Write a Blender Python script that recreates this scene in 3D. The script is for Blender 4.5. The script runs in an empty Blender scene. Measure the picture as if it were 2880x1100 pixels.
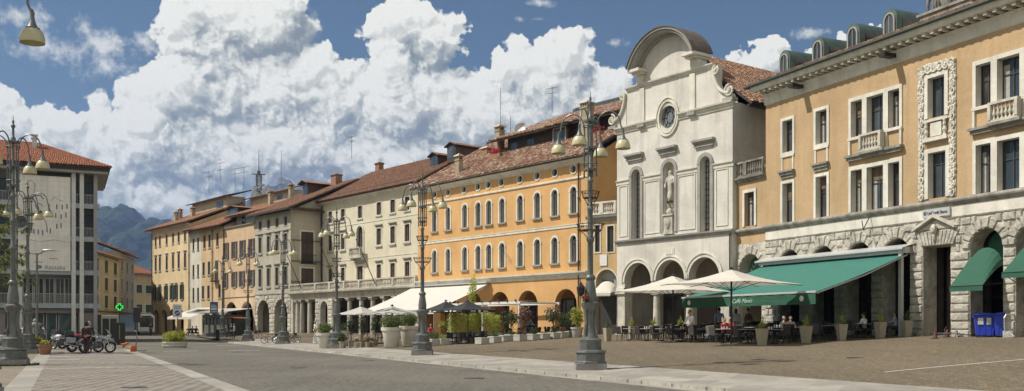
import bpy, bmesh, math, random
from math import sin, cos, pi, radians, sqrt, atan2, floor
from mathutils import Vector, Matrix, noise as mn
random.seed(7)
SC = bpy.context.scene; COL = SC.collection
# ---------------------------------------------------------------- camera
F, CX, HY, EYE = 2683.0, 1440.0, 918.0, 1.6      # focal length, centre and horizon in photo pixels (2880 wide)
cd = bpy.data.cameras.new('camera'); cam = bpy.data.objects.new('camera', cd); COL.objects.link(cam)
cam.location = (0, 0, EYE); cam.rotation_euler = (radians(90), 0, 0)
cd.sensor_width = 36; cd.lens = 36*F/2880; cd.shift_y = (HY-550)/2880
cd.clip_start = .1; cd.clip_end = 30000
SC.camera = cam
# ---------------------------------------------------------------- exposure
SC.view_settings.view_transform = 'Standard'; SC.view_settings.look = 'None'
SC.view_settings.exposure = 0.70; SC.view_settings.gamma = 1.0
SC.render.engine = 'CYCLES'
SC.cycles.volume_bounces = 0
SC.cycles.max_bounces = 6
# ---------------------------------------------------------------- sun
SUN = Vector((-.975, -.06, 0)).normalized(); EL = radians(52)
sdir = Vector((SUN.x*cos(EL), SUN.y*cos(EL), sin(EL)))
sl = bpy.data.lights.new('sun', 'SUN'); sl.energy = 3.5; sl.angle = radians(.55); sl.color = (1, .95, .87)
so = bpy.data.objects.new('sun', sl); COL.objects.link(so)
so.rotation_euler = sdir.to_track_quat('Z', 'Y').to_euler(); so.location = (-20, 10, 60)
# ---------------------------------------------------------------- world: clear sky with cumulus, laid out by azimuth and elevation
W = bpy.data.worlds.new('World'); SC.world = W; W.use_nodes = True
nt = W.node_tree; nt.nodes.clear(); L = nt.links
def N(t, tree=None, **k):
    n = (tree or nt).nodes.new(t)
    for a, b in k.items(): setattr(n, a, b)
    return n
def M(op, a, b=None, c=None, tree=None, clamp=False):
    t = tree or nt
    n = t.nodes.new('ShaderNodeMath'); n.operation = op; n.use_clamp = clamp
    for i, v in enumerate((a, b, c)):
        if v is None: continue
        if isinstance(v, (int, float)): n.inputs[i].default_value = v
        else: t.links.new(v, n.inputs[i])
    return n.outputs[0]
def azel(px, py):
    x, z = (px-CX)/F, (HY-py)/F
    return degrees(atan2(x, 1)), degrees(atan2(z, sqrt(1+x*x)))
degrees = math.degrees
# cumulus heads: centre (photo direction) and radii, in degrees
def blob(px, py, rx, ry): 
    a, e = azel(px, py); k = 180/pi/F
    return (a, e, rx*k, ry*k)
CL = [blob(*b) for b in [
 (600,130,150,120),(700,60,170,90),(540,50,85,80),(790,10,75,60),(470,270,120,90),(400,330,60,60),(560,220,120,100),
 (700,260,210,150),(880,190,85,75),(960,270,130,100),(1150,85,125,85),(1215,120,95,80),(1090,175,80,90),
 (1130,300,210,130),(1310,320,190,150),(1450,195,70,85),(1590,165,95,80),(1560,290,190,140),(1700,260,85,80),
 (25,325,85,85),(150,365,70,65),(215,430,75,75),(60,420,170,120),(300,480,170,95),
 (500,430,280,130),(800,430,300,150),(1150,470,330,140),(400,560,230,80),(120,560,220,110),(760,600,400,110),(1250,600,380,110),
 (1530,430,240,130),(2150,170,85,50),(2250,190,75,45),(2090,205,55,35),(2390,95,45,28),(2445,115,45,25)]]
# wisps: thin veils
CW = [blob(*b) for b in [(40,50,120,40),(130,130,230,50),(290,120,150,70),(300,190,110,50),(400,120,70,40),(870,70,55,45),(1520,8,60,14),(1720,122,60,18),(1500,55,50,10),(1900,200,120,30),(2260,95,60,20)]]
g = bpy.data.node_groups.new('cloud_height', 'ShaderNodeTree')
g.interface.new_socket('P', in_out='INPUT', socket_type='NodeSocketVector')
g.interface.new_socket('H', in_out='OUTPUT', socket_type='NodeSocketFloat')
gi = g.nodes.new('NodeGroupInput'); go = g.nodes.new('NodeGroupOutput')
def gn(scale, detail, rough, out='Fac', src=None, dist=0):
    n = g.nodes.new('ShaderNodeTexNoise'); n.noise_dimensions = '2D'; n.inputs['Scale'].default_value = scale; n.inputs['Detail'].default_value = detail
    n.inputs['Roughness'].default_value = rough; n.inputs['Distortion'].default_value = dist
    g.links.new(src or gi.outputs[0], n.inputs['Vector']); return n.outputs[out]
def gv(op, a, b=None, s=None):
    n = g.nodes.new('ShaderNodeVectorMath'); n.operation = op
    for i, v in enumerate((a, b)):
        if v is None: continue
        if isinstance(v, tuple): n.inputs[i].default_value = v
        else: g.links.new(v, n.inputs[i])
    if s is not None: n.inputs['Scale'].default_value = s
    return n.outputs[1] if op == 'LENGTH' else n.outputs[0]
wv = gv('SUBTRACT', gn(.55, 4, .55, 'Color'), (.5, .5, .5))
pw = gv('ADD', gi.outputs[0], gv('SCALE', wv, None, 2.6))
CL += [(95, 30, 26, 14), (140, 42, 34, 20), (178, 26, 30, 16), (-178, 30, 26, 18), (-135, 38, 34, 18), (-92, 22, 22, 10), (120, 14, 40, 9), (-140, 12, 44, 9)]     # rest of the sky: unseen clouds, added to lift fill light on shaded fronts
cur = None
for (a, e, rx, ry) in CL:
    dv = gv('MULTIPLY', gv('SUBTRACT', pw, (a, e, 0)), (1/rx, 1/ry, 0))
    dt = g.nodes.new('ShaderNodeVectorMath'); dt.operation = 'DOT_PRODUCT'; g.links.new(dv, dt.inputs[0]); g.links.new(dv, dt.inputs[1]); ln = dt.outputs['Value']
    cur = ln if cur is None else M('SMOOTH_MIN', cur, ln, .12, tree=g)
base = M('SUBTRACT', 1, cur, tree=g)
# cauliflower billows at three sizes
bil = None
for sc_, am in ((.26, .66), (.66, .42), (1.5, .24), (3.3, .12)):
    v = g.nodes.new('ShaderNodeTexVoronoi'); v.voronoi_dimensions = '2D'; v.feature = 'SMOOTH_F1'; v.inputs['Scale'].default_value = sc_
    v.inputs['Smoothness'].default_value = .35; v.inputs['Randomness'].default_value = 1
    g.links.new(gv('ADD', pw, gv('SCALE', gv('SUBTRACT', gn(sc_*2.2, 3, .6, 'Color'), (.5,.5,.5)), None, .36/sc_)), v.inputs['Vector'])
    t = M('MULTIPLY', M('SUBTRACT', .5, v.outputs['Distance'], tree=g), am, tree=g)
    bil = t if bil is None else M('ADD', bil, t, tree=g)
fine = M('MULTIPLY', M('SUBTRACT', gn(7, 7, .65), .5, tree=g), .09, tree=g)
hh = M('ADD', M('ADD', base, bil, tree=g), fine, tree=g)
g.links.new(hh, go.inputs[0])
tc = N('ShaderNodeTexCoord'); sep = N('ShaderNodeSeparateXYZ'); L.new(tc.outputs['Generated'], sep.inputs[0])
azd = M('MULTIPLY', M('ARCTAN2', sep.outputs[0], sep.outputs[1]), 180/pi)
eld = M('MULTIPLY', M('ARCSINE', sep.outputs[2]), 180/pi)
cmb = N('ShaderNodeCombineXYZ'); L.new(azd, cmb.inputs[0]); L.new(eld, cmb.inputs[1])
def grp(off):
    n = N('ShaderNodeGroup'); n.node_tree = g
    a = N('ShaderNodeVectorMath', operation='ADD'); L.new(cmb.outputs[0], a.inputs[0]); a.inputs[1].default_value = off
    L.new(a.outputs[0], n.inputs[0]); return n.outputs[0]
h0 = grp((0, 0, 0)); h1 = grp((-.22, .38, 0)); h2 = grp((-.9, 1.6, 0))
def sstep(v, a, b):
    n = N('ShaderNodeMapRange', interpolation_type='SMOOTHSTEP'); L.new(v, n.inputs[0]); n.inputs[1].default_value = a; n.inputs[2].default_value = b
    return n.outputs[0]
alpha = sstep(h0, .0, .20)
small = sstep(M('SUBTRACT', h0, h1), -.26, .30)     # surface turned to the sun, fine relief
large = sstep(M('SUBTRACT', h0, h2), -.82, .52)     # and the large form
lowd = sstep(eld, 1, 13)                            # lower clouds show more of their shaded undersides
lit3 = M('ADD', M('MULTIPLY', small, .44), M('MULTIPLY', large, .52))
lit3 = M('ADD', lit3, M('MULTIPLY', lowd, .12), clamp=True)
cr = N('ShaderNodeValToRGB'); L.new(lit3, cr.inputs[0]); e = cr.color_ramp.elements
e[0].position = .15; e[0].color = (.235, .265, .275, 1); e[1].position = .93; e[1].color = (.97, .95, .86, 1)
for p, c in ((.34, (.36, .385, .375, 1)), (.51, (.53, .545, .50, 1)), (.69, (.73, .73, .655, 1))):
    x = e.new(p); x.color = c
# wisps
cur = None
for (a, el_, rx, ry) in CW:
    s = N('ShaderNodeVectorMath', operation='SUBTRACT'); L.new(cmb.outputs[0], s.inputs[0]); s.inputs[1].default_value = (a, el_, 0)
    m = N('ShaderNodeVectorMath', operation='MULTIPLY'); L.new(s.outputs[0], m.inputs[0]); m.inputs[1].default_value = (1/rx, 1/ry, 0)
    l = N('ShaderNodeVectorMath', operation='LENGTH'); L.new(m.outputs[0], l.inputs[0])
    cur = l.outputs[1] if cur is None else M('MINIMUM', cur, l.outputs[1])
nw = N('ShaderNodeTexNoise'); nw.noise_dimensions = '2D'; nw.inputs['Scale'].default_value = .7; nw.inputs['Detail'].default_value = 9; nw.inputs['Roughness'].default_value = .66; L.new(cmb.outputs[0], nw.inputs['Vector'])
wis = M('MULTIPLY', sstep(M('ADD', M('SUBTRACT', 1, cur), M('MULTIPLY', M('SUBTRACT', nw.outputs[0], .5), 3.2)), .15, 1.3), .75)
sky = N('ShaderNodeTexSky', sky_type='NISHITA'); sky.sun_disc = False
sky.sun_elevation = EL; sky.sun_rotation = atan2(SUN.x, SUN.y); sky.air_density = 1.0; sky.dust_density = .6; sky.ozone_density = 2.0; sky.altitude = 400
bg1 = N('ShaderNodeBackground'); bg1.inputs[1].default_value = .040
tint = N('ShaderNodeMixRGB', blend_type='MULTIPLY'); tint.inputs[0].default_value = 1; tint.inputs[2].default_value = (.80, .90, .90, 1)
L.new(sky.outputs[0], tint.inputs[1]); L.new(tint.outputs[0], bg1.inputs[0])
bg2 = N('ShaderNodeBackground'); L.new(cr.outputs[0], bg2.inputs[0]); bg2.inputs[1].default_value = .66
amt = M('MAXIMUM', alpha, wis)
mx = N('ShaderNodeMixShader'); L.new(amt, mx.inputs[0]); L.new(bg1.outputs[0], mx.inputs[1]); L.new(bg2.outputs[0], mx.inputs[2])
wo = N('ShaderNodeOutputWorld'); L.new(mx.outputs[0], wo.inputs[0])
W.cycles.sampling_method = 'MANUAL'; W.cycles.sample_map_resolution = 512

# ================================================================ helpers
def at(px, Y):            # world x of a thing seen at photo column px and standing Y metres off
    return (px-CX)/F*Y
def sdist(X, Y): return (X-2.94+.468*(Y-35.3))*.9057    # distance right of the lamp line (kerb)
def sm(t): t = max(0, min(1, t)); return t*t*(3-2*t)
def gz(X, Y):             # height of the ground: the square climbs away from the road
    s = sdist(X, Y)
    return .048*max(0, min(s, 40)) + .012*max(0, min(Y, 170)-100) + sm(s/6)*max(0, min(Y-85, 30))*.011
def tag(o, label=None, cat=None, group=None, kind=None):
    if label: o['label'] = label
    if cat: o['category'] = cat
    if group: o['group'] = group
    if kind: o['kind'] = kind
    return o
def empty(name, loc=(0, 0, 0), rz=0, parent=None):
    o = bpy.data.objects.new(name, None); COL.objects.link(o); o.location = loc; o.rotation_euler[2] = rz
    o.empty_display_size = .2
    if parent: o.parent = parent
    return o
def thing(name, label, cat, loc=(0, 0, 0), rz=0, group=None):
    return tag(empty(name, loc, rz), label, cat, group)
def kids(o): return KID.get(o.name, [])
def copy_tree(o, parent=None, label=None):
    c = o.copy(); COL.objects.link(c); c.parent = parent
    if label: c['label'] = label
    for ch in [x for x in ALLOBJ if x.parent == o]: ALLOBJ.append(copy_tree(ch, c))
    return c
ALLOBJ = []
class MB:
    def __init__(s): s.v = []; s.f = []; s.m = []; s.uv = {}; s.cm = 0; s.X = None
    def pt(s, p):
        p = Vector(p)
        if s.X is not None: p = s.X @ p
        s.v.append(tuple(p)); return len(s.v)-1
    def face(s, pts, uv=None):
        ids = [s.pt(p) for p in pts]; s.f.append(ids); s.m.append(s.cm)
        if uv: s.uv[len(s.f)-1] = uv
    def fi(s, ids): s.f.append(list(ids)); s.m.append(s.cm)
    def box(s, x0, y0, z0, x1, y1, z1):
        if x0 > x1: x0, x1 = x1, x0
        if y0 > y1: y0, y1 = y1, y0
        if z0 > z1: z0, z1 = z1, z0
        i = [s.pt(p) for p in ((x0,y0,z0),(x1,y0,z0),(x1,y1,z0),(x0,y1,z0),(x0,y0,z1),(x1,y0,z1),(x1,y1,z1),(x0,y1,z1))]
        for q in ((0,3,2,1),(4,5,6,7),(0,1,5,4),(1,2,6,5),(2,3,7,6),(3,0,4,7)): s.fi([i[k] for k in q])
    def bbox(s, x0, y0, z0, x1, y1, z1, b):      # box with chamfered front edges and top
        pts = lambda x0,y0,x1,y1,z: [s.pt(p) for p in ((x0,y0,z),(x1,y0,z),(x1,y1,z),(x0,y1,z))]
        a = pts(x0+b,y0+b,x1-b,y1-b,z0); c = pts(x0,y0,x1,y1,z0+b); d = pts(x0,y0,x1,y1,z1-b); e = pts(x0+b,y0+b,x1-b,y1-b,z1)
        s.fi(a[::-1]); s.fi(e)
        for p, q in ((a,c),(c,d),(d,e)):
            for k in range(4): s.fi((p[k], p[(k+1)%4], q[(k+1)%4], q[k]))
    def lathe(s, prof, c=(0,0,0), n=12, cap=True, sq=False, ph=0):
        c = Vector(c); rings = []
        for r, z in prof:
            rings.append([s.pt(c+Vector((r*cos(2*pi*k/n+ph), r*sin(2*pi*k/n+ph), z))) for k in range(n)])
        for a, b in zip(rings, rings[1:]):
            for k in range(n): s.fi((a[k], a[(k+1)%n], b[(k+1)%n], b[k]))
        if cap: s.fi(rings[0][::-1]); s.fi(rings[-1])
    def tube(s, pts, r, n=6, cap=True):
        pts = [Vector(p) for p in pts]; rs = r if isinstance(r, (list, tuple)) else [r]*len(pts)
        rings = []; up = None
        for i, p in enumerate(pts):
            t = (pts[min(i+1, len(pts)-1)]-pts[max(i-1, 0)])
            t = t.normalized() if t.length > 1e-9 else Vector((0, 0, 1))
            if up is None: up = Vector((0,0,1)) if abs(t.z) < .9 else Vector((1,0,0))
            a = up-t*up.dot(t)
            if a.length < 1e-4: a = t.orthogonal()
            a.normalize(); b = t.cross(a); up = a
            rings.append([s.pt(p+(a*cos(2*pi*k/n)+b*sin(2*pi*k/n))*rs[i]) for k in range(n)])
        for a, b in zip(rings, rings[1:]):
            for k in range(n): s.fi((a[k], a[(k+1)%n], b[(k+1)%n], b[k]))
        if cap: s.fi(rings[0][::-1]); s.fi(rings[-1])
    def prism(s, poly, d, org=(0,0,0)):      # poly in the xz plane, extruded along y by d
        o = Vector(org)
        a = [s.pt(o+Vector((x, 0, z))) for x, z in poly]; b = [s.pt(o+Vector((x, d, z))) for x, z in poly]
        s.fi(a[::-1] if d < 0 else a); s.fi(b if d < 0 else b[::-1]); n = len(poly)
        for k in range(n):
            q = (a[k], b[k], b[(k+1)%n], a[(k+1)%n]); s.fi(q if d > 0 else q[::-1])
    def sph(s, c, r, n=8, m=6, jit=0):
        c = Vector(c); R = Vector(r if isinstance(r, (tuple, list)) else (r, r, r)); rows = []
        for j in range(m+1):
            th = pi*j/m; row = []
            for k in range(n):
                d = Vector((sin(th)*cos(2*pi*k/n), sin(th)*sin(2*pi*k/n), cos(th)))
                w = 1+(mn.noise((c+d)*2.3)*jit if jit else 0)
                row.append(s.pt(c+Vector((d.x*R.x, d.y*R.y, d.z*R.z))*w))
            rows.append(row)
        for a, b in zip(rows, rows[1:]):
            for k in range(n): s.fi((a[k], b[k], b[(k+1)%n], a[(k+1)%n]))
    def build(s, name, mats, parent=None, loc=None, rz=0, smooth=False):
        o = bpy.data.objects.new(name, s.mesh(name, mats, smooth)); COL.objects.link(o)
        if parent: o.parent = parent
        if loc is not None: o.location = loc
        if rz: o.rotation_euler[2] = rz
        ALLOBJ.append(o)
        return o
    def mesh(s, name, mats, smooth=False):
        me = bpy.data.meshes.new(name); me.from_pydata(s.v, [], s.f)
        for m in (mats if isinstance(mats, (list, tuple)) else [mats]): me.materials.append(m)
        if any(s.m): me.polygons.foreach_set('material_index', s.m)
        if s.uv:
            u = me.uv_layers.new(name='UVMap')
            for i, c in s.uv.items():
                for k, li in enumerate(me.polygons[i].loop_indices): u.data[li].uv = c[k]
        if smooth:
            me.polygons.foreach_set('use_smooth', [True]*len(me.polygons))
            try: me.set_sharp_from_angle(angle=radians(40))
            except Exception: pass
        me.update(); return me
def inst(name, me, parent, loc=(0,0,0), rz=0):
    o = bpy.data.objects.new(name, me); COL.objects.link(o); o.parent = parent; o.location = loc; o.rotation_euler[2] = rz
    ALLOBJ.append(o); return o
# ================================================================ materials
def newmat(name):
    m = bpy.data.materials.new(name); m.use_nodes = True; t = m.node_tree
    return m, t, t.nodes['Principled BSDF']
def lk(t, a, b): t.links.new(a, b)
def noise(t, src, scale, det=4, rough=.55, dist=0):
    n = t.nodes.new('ShaderNodeTexNoise'); n.inputs['Scale'].default_value = scale; n.inputs['Detail'].default_value = det
    n.inputs['Roughness'].default_value = rough; n.inputs['Distortion'].default_value = dist
    if src is not None: lk(t, src, n.inputs['Vector'])
    return n.outputs['Fac']
def pos(t): return t.nodes.new('ShaderNodeNewGeometry').outputs['Position']
def ramp(t, f, stops):
    r = t.nodes.new('ShaderNodeValToRGB'); lk(t, f, r.inputs[0]); e = r.color_ramp.elements
    for i, (p, c) in enumerate(stops):
        x = e[i] if i < 2 else e.new(p)
        x.position = p; x.color = (*c, 1) if len(c) == 3 else c
    return r.outputs[0]
def mixc(t, f, a, b, mode='MIX'):
    n = t.nodes.new('ShaderNodeMixRGB'); n.blend_type = mode
    for i, v in enumerate((f, a, b)):
        if isinstance(v, (int, float)): n.inputs[i].default_value = v if i == 0 else (v, v, v, 1)
        elif isinstance(v, tuple): n.inputs[i].default_value = (*v, 1) if len(v) == 3 else v
        else: lk(t, v, n.inputs[i])
    return n.outputs[0]
def bump(t, b, h, s, d=.02):
    n = t.nodes.new('ShaderNodeBump'); n.inputs['Strength'].default_value = s; n.inputs['Distance'].default_value = d
    lk(t, h, n.inputs['Height']); lk(t, n.outputs[0], b.inputs['Normal'])
def scaled(t, src, v):
    m = t.nodes.new('ShaderNodeVectorMath'); m.operation = 'MULTIPLY'; lk(t, src, m.inputs[0]); m.inputs[1].default_value = v
    return m.outputs[0]
def plain(name, c, rough=.6, var=.12, metal=0, sc=3, bmp=0, spec=.5, emit=None):
    m, t, b = newmat(name); p = pos(t); f = noise(t, p, sc, 5, .6)
    lo = tuple(x*(1-var) for x in c); hi = tuple(min(1, x*(1+var)) for x in c)
    lk(t, ramp(t, f, [(.3, lo), (.7, hi)]), b.inputs['Base Color'])
    b.inputs['Roughness'].default_value = rough; b.inputs['Metallic'].default_value = metal
    b.inputs['Specular IOR Level'].default_value = spec
    if bmp: bump(t, b, noise(t, p, sc*6, 4), bmp)
    if emit: b.inputs['Emission Color'].default_value = (*emit[:3], 1); b.inputs['Emission Strength'].default_value = emit[3]
    return m
def plaster(name, c, c2=None, stain=.35, sc=.35, grime=(.22, .2, .17)):
    """lime plaster: cloudy tone, vertical rain streaks, fine grain"""
    m, t, b = newmat(name); p = pos(t)
    c2 = c2 or tuple(x*.80 for x in c)
    f = noise(t, p, sc, 7, .62, .6)
    col = ramp(t, f, [(.32, tuple(x*.94 for x in c2)), (.62, c), (.74, tuple(min(1, x*1.07) for x in c))])
    st = noise(t, scaled(t, p, (1.1, 1.1, .10)), 1.3, 6, .6)
    col = mixc(t, M('MULTIPLY', ramp(t, st, [(.48, (0,0,0)), (.76, (1,1,1))]), min(1, stain*1.5), tree=t), col, grime)
    g2 = noise(t, p, 9, 5, .65)
    col = mixc(t, .10, col, ramp(t, g2, [(.3, (0,0,0)), (.7, (1,1,1))]), 'OVERLAY')
    lk(t, col, b.inputs['Base Color']); b.inputs['Roughness'].default_value = .88; b.inputs['Specular IOR Level'].default_value = .25
    dn_ = noise(t, scaled(t, p, (2.6, 2.6, .22)), 1.1, 5, .65)
    col = mixc(t, M('MULTIPLY', ramp(t, dn_, [(.55, (0,0,0)), (.75, (1,1,1))]), min(.5, stain), tree=t), col, tuple(x*.72 for x in c)); lk(t, col, b.inputs['Base Color'])
    bump(t, b, noise(t, p, 5, 7, .7), .35, .03)
    return m
def tiles(name, cols, lichen=.3):
    """one colour per clay tile; UVs count tiles"""
    m, t, b = newmat(name)
    uv = t.nodes.new('ShaderNodeUVMap').outputs[0]
    fl = t.nodes.new('ShaderNodeVectorMath'); fl.operation = 'FLOOR'; lk(t, uv, fl.inputs[0])
    wn = t.nodes.new('ShaderNodeTexWhiteNoise'); wn.noise_dimensions = '2D'; lk(t, fl.outputs[0], wn.inputs['Vector'])
    n = len(cols); col = ramp(t, wn.outputs['Value'], [(i/(n-1), c) for i, c in enumerate(cols)])
    p = pos(t); f = noise(t, p, .5, 6, .65)
    col = mixc(t, M('MULTIPLY', ramp(t, f, [(.45, (0,0,0)), (.7, (1,1,1))]), lichen, tree=t), col, (.15, .11, .08))
    fr = t.nodes.new('ShaderNodeVectorMath'); fr.operation = 'FRACTION'; lk(t, uv, fr.inputs[0])
    sp = t.nodes.new('ShaderNodeSeparateXYZ'); lk(t, fr.outputs[0], sp.inputs[0])
    a = M('ABSOLUTE', M('SUBTRACT', sp.outputs[0], .5, tree=t), tree=t)
    hgt = M('ADD', M('SUBTRACT', .25, M('POWER', a, 2, tree=t), tree=t), M('MULTIPLY', sp.outputs[1], -.12, tree=t), tree=t)
    lk(t, col, b.inputs['Base Color']); b.inputs['Roughness'].default_value = .85; b.inputs['Specular IOR Level'].default_value = .2
    bump(t, b, hgt, 1.0, .35)
    return m
def glassy(name, c=(.035, .037, .04), curtain=.0, rough=.12):
    m, t, b = newmat(name); p = pos(t)
    f = noise(t, scaled(t, p, (.9, .9, .35)), 1.1, 2, .5)
    col = ramp(t, f, [(.42, c), (.60, tuple(x+curtain for x in c))])
    lk(t, col, b.inputs['Base Color']); b.inputs['Roughness'].default_value = rough
    b.inputs['Specular IOR Level'].default_value = .6
    bump(t, b, noise(t, p, 1.2, 2), .12, .05)
    return m
MT = {}
MT['orange'] = plaster('orange_plaster', (.65, .388, .165), (.575, .335, .137), .16, .30, (.40, .25, .12))
MT['uni'] = plaster('ochre_plaster', (.50, .35, .198), (.42, .292, .163), .28, .35, (.30, .19, .10))
MT['white'] = plaster('cream_plaster', (.66, .60, .455), (.585, .53, .395), .12, .3, (.40, .36, .28))
MT['gray'] = plaster('grey_plaster', (.47, .43, .34), (.40, .365, .29), .2)
MT['ochre'] = plaster('pale_ochre_plaster', (.70, .55, .33), (.60, .46, .27), .2)
MT['narrow'] = plaster('off_white_plaster', (.62, .58, .48), (.54, .5, .41), .2)
MT['salmon'] = plaster('salmon_plaster', (.60, .43, .27), (.52, .36, .22), .22)
MT['ochre2'] = plaster('deep_ochre_plaster', (.62, .45, .26), (.54, .38, .21), .22)
MT['church'] = plaster('church_plaster', (.66, .63, .565), (.55, .525, .47), .30, .45, (.24, .22, .19))
MT['churchlow'] = plaster('church_lower_plaster', (.66, .625, .55), (.53, .50, .44), .26, .5, (.28, .26, .22))
MT['yellow'] = plaster('yellow_plaster', (.57, .39, .185), (.48, .325, .155), .25)
MT['cream2'] = plaster('pale_yellow_plaster', (.62, .53, .33), (.54, .46, .29), .2)
MT['concrete'] = plaster('painted_concrete', (.36, .37, .37), (.29, .30, .30), .35)
MT['stone'] = plaster('limestone', (.58, .545, .46), (.40, .375, .32), .5, 1.1, (.16, .145, .12))
MT['stoned'] = plaster('weathered_limestone', (.36, .335, .285), (.20, .185, .16), .8, 1.3, (.09, .08, .07))
MT['trim'] = plaster('white_trim', (.70, .665, .575), (.58, .55, .475), .3, .8, (.30, .28, .23))
MT['trimg'] = plaster('grey_stone_trim', (.36, .345, .31), (.27, .26, .235), .3, 1)
MT['rust'] = plaster('rough_limestone_blocks', (.60, .565, .48), (.36, .335, .285), .45, 2.2, (.17, .155, .13))
t_ = MT['rust'].node_tree; b_ = t_.nodes['Principled BSDF']; bump(t_, b_, noise(t_, pos(t_), 3.2, 8, .7), 1.0, .16)
MT['glass'] = glassy('window_glass', (.030, .028, .028), .05)
MT['glassb'] = glassy('window_glass_sky', (.035, .05, .06), .05, .06)
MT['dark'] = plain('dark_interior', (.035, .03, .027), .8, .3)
MT['shutter'] = plain('brown_wood', (.075, .052, .042), .65, .35, 0, 6)
MT['shutterg'] = plain('green_shutter', (.05, .075, .06), .65, .2, 0, 6)
MT['shuttergr'] = plain('grey_brown_shutter', (.095, .08, .085), .7, .2, 0, 6)
MT['sash'] = plain('dark_sash', (.055, .045, .04), .5, .2)
MT['sashw'] = plain('white_sash', (.42, .41, .38), .5, .1)
MT['curtain'] = plain('curtain', (.34, .33, .30), .9, .15, 0, 4)
MT['blind'] = plain('wooden_blind', (.17, .115, .075), .7, .2, 0, 4)
MT['iron'] = plain('dark_iron', (.030, .028, .028), .5, .2, .3)
MT['lampmetal'] = plain('lamp_post_paint', (.135, .142, .136), .42, .25, .2, 5, .1)
MT['lampstone'] = plain('granite_plinth', (.25, .235, .225), .8, .2, 0, 12, .3)
MT['bell'] = plain('cream_lamp_glass', (.55, .50, .30), .3, .1, 0, 4)
MT['roofo'] = tiles('old_clay_tiles', [(.23,.125,.085), (.33,.17,.105), (.17,.10,.075), (.40,.24,.16), (.28,.14,.09), (.50,.38,.28), (.21,.13,.10), (.66,.54,.43), (.26,.14,.09)], .25)
MT['roofc'] = tiles('church_clay_tiles', [(.25,.145,.10), (.36,.20,.125), (.15,.10,.075), (.30,.17,.11), (.46,.30,.20), (.20,.12,.085)], .4)
MT['roofr'] = tiles('red_clay_tiles', [(.30,.12,.07), (.34,.14,.085), (.26,.105,.06), (.36,.16,.10)], .12)
MT['roofw'] = tiles('brown_red_clay_tiles', [(.23,.125,.085), (.29,.16,.105), (.18,.105,.08), (.35,.205,.14), (.22,.12,.085)], .3)
MT['roofl'] = tiles('pale_clay_tiles', [(.36,.20,.12), (.30,.15,.09), (.42,.24,.15), (.27,.14,.09)], .35)
MT['eave'] = plain('dark_eave_wood', (.055, .045, .04), .8, .3)
MT['gutter'] = plain('gutter_metal', (.06, .05, .045), .5, .2, .3)
MT['copper'] = plain('green_copper', (.085, .135, .12), .55, .3, .2, 2)
MT['leadroof'] = plain('weathered_copper_sheet', (.13, .105, .085), .7, .35, 0, 2)
MT['brick'] = plain('chimney_brick', (.26, .15, .10), .9, .3, 0, 6, .3)
MT['chim'] = plaster('chimney_plaster', (.42, .36, .25), (.30, .25, .17), .5, 1)
MT['alu'] = plain('pale_metal', (.55, .55, .53), .4, .08, .3)
MT['antenna'] = plain('antenna_metal', (.16, .16, .165), .5, .1, .5)
MT['white_paint'] = plain('white_paint', (.72, .70, .66), .5, .06)
# ================================================================ ground
ANG_ = atan2(1, -.468)
def ground_mat(name, c1, c2, brick=None, big=.25, rough=.9, spots=.3, bs=.5):
    m, t, b = newmat(name); p = pos(t)
    col = ramp(t, noise(t, p, big, 6, .6), [(.35, c1), (.65, c2)])
    f2 = noise(t, p, 6, 6, .7)
    col = mixc(t, spots, col, ramp(t, f2, [(.3, (0,0,0)), (.7, (1,1,1))]), 'OVERLAY')
    rt_ = t.nodes.new('ShaderNodeMapping'); rt_.inputs['Rotation'].default_value = (0, 0, -(ANG_-pi/2)); rt_.inputs['Scale'].default_value = (1.2, .05, 1); lk(t, p, rt_.inputs[0])
    col = mixc(t, M('MULTIPLY', ramp(t, noise(t, rt_.outputs[0], 1.4, 5, .6), [(.45, (0,0,0)), (.7, (1,1,1))]), .28, tree=t), col, tuple(x*.62 for x in c1))
    f3 = noise(t, p, 1.3, 5, .65)
    col = mixc(t, M('MULTIPLY', ramp(t, f3, [(.56, (0,0,0)), (.72, (1,1,1))]), .30, tree=t), col, tuple(x*.6 for x in c1))
    if brick:
        bw, bh, mor, rot, mc = brick
        mp = t.nodes.new('ShaderNodeMapping'); mp.inputs['Rotation'].default_value = (0, 0, rot); lk(t, p, mp.inputs[0])
        br = t.nodes.new('ShaderNodeTexBrick'); br.inputs['Scale'].default_value = 1; br.inputs['Brick Width'].default_value = bw
        br.inputs['Row Height'].default_value = bh; br.inputs['Mortar Size'].default_value = mor; br.inputs['Mortar Smooth'].default_value = .3
        br.inputs['Color1'].default_value = (.7,.7,.7,1); br.inputs['Color2'].default_value = (1,1,1,1); br.inputs['Mortar'].default_value = (.5,.5,.5,1)
        lk(t, mp.outputs[0], br.inputs['Vector'])
        col = mixc(t, 1, col, br.outputs['Color'], 'MULTIPLY')
        col = mixc(t, br.outputs['Fac'], col, mc)
        hh_ = M('SUBTRACT', M('MULTIPLY', f2, .4, tree=t), br.outputs['Fac'], tree=t)
    else: hh_ = f2
    lk(t, col, b.inputs['Base Color']); b.inputs['Roughness'].default_value = rough; b.inputs['Specular IOR Level'].default_value = .25
    bump(t, b, hh_, bs, .02)
    return m
ANG = atan2(1, -.468)     # direction of the road in plan
MT['asphalt'] = ground_mat('worn_asphalt', (.122, .111, .090), (.170, .155, .127), None, .12, .9, .6, 1.0)
MT['asphaltd'] = ground_mat('dark_asphalt', (.10, .10, .105), (.135, .135, .135), None, .2, .9, .2, .4)
MT['porphyry'] = ground_mat('porphyry_setts', (.155, .125, .083), (.215, .170, .112), (.11, .11, .006, ANG, (.14, .115, .08)), .10, .85, .55, .5)
MT['slab'] = ground_mat('pale_stone_slabs', (.33, .305, .26), (.41, .378, .322), (1.6, .9, .012, ANG, (.30, .27, .23)), .5, .75, .12, .25)
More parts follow.
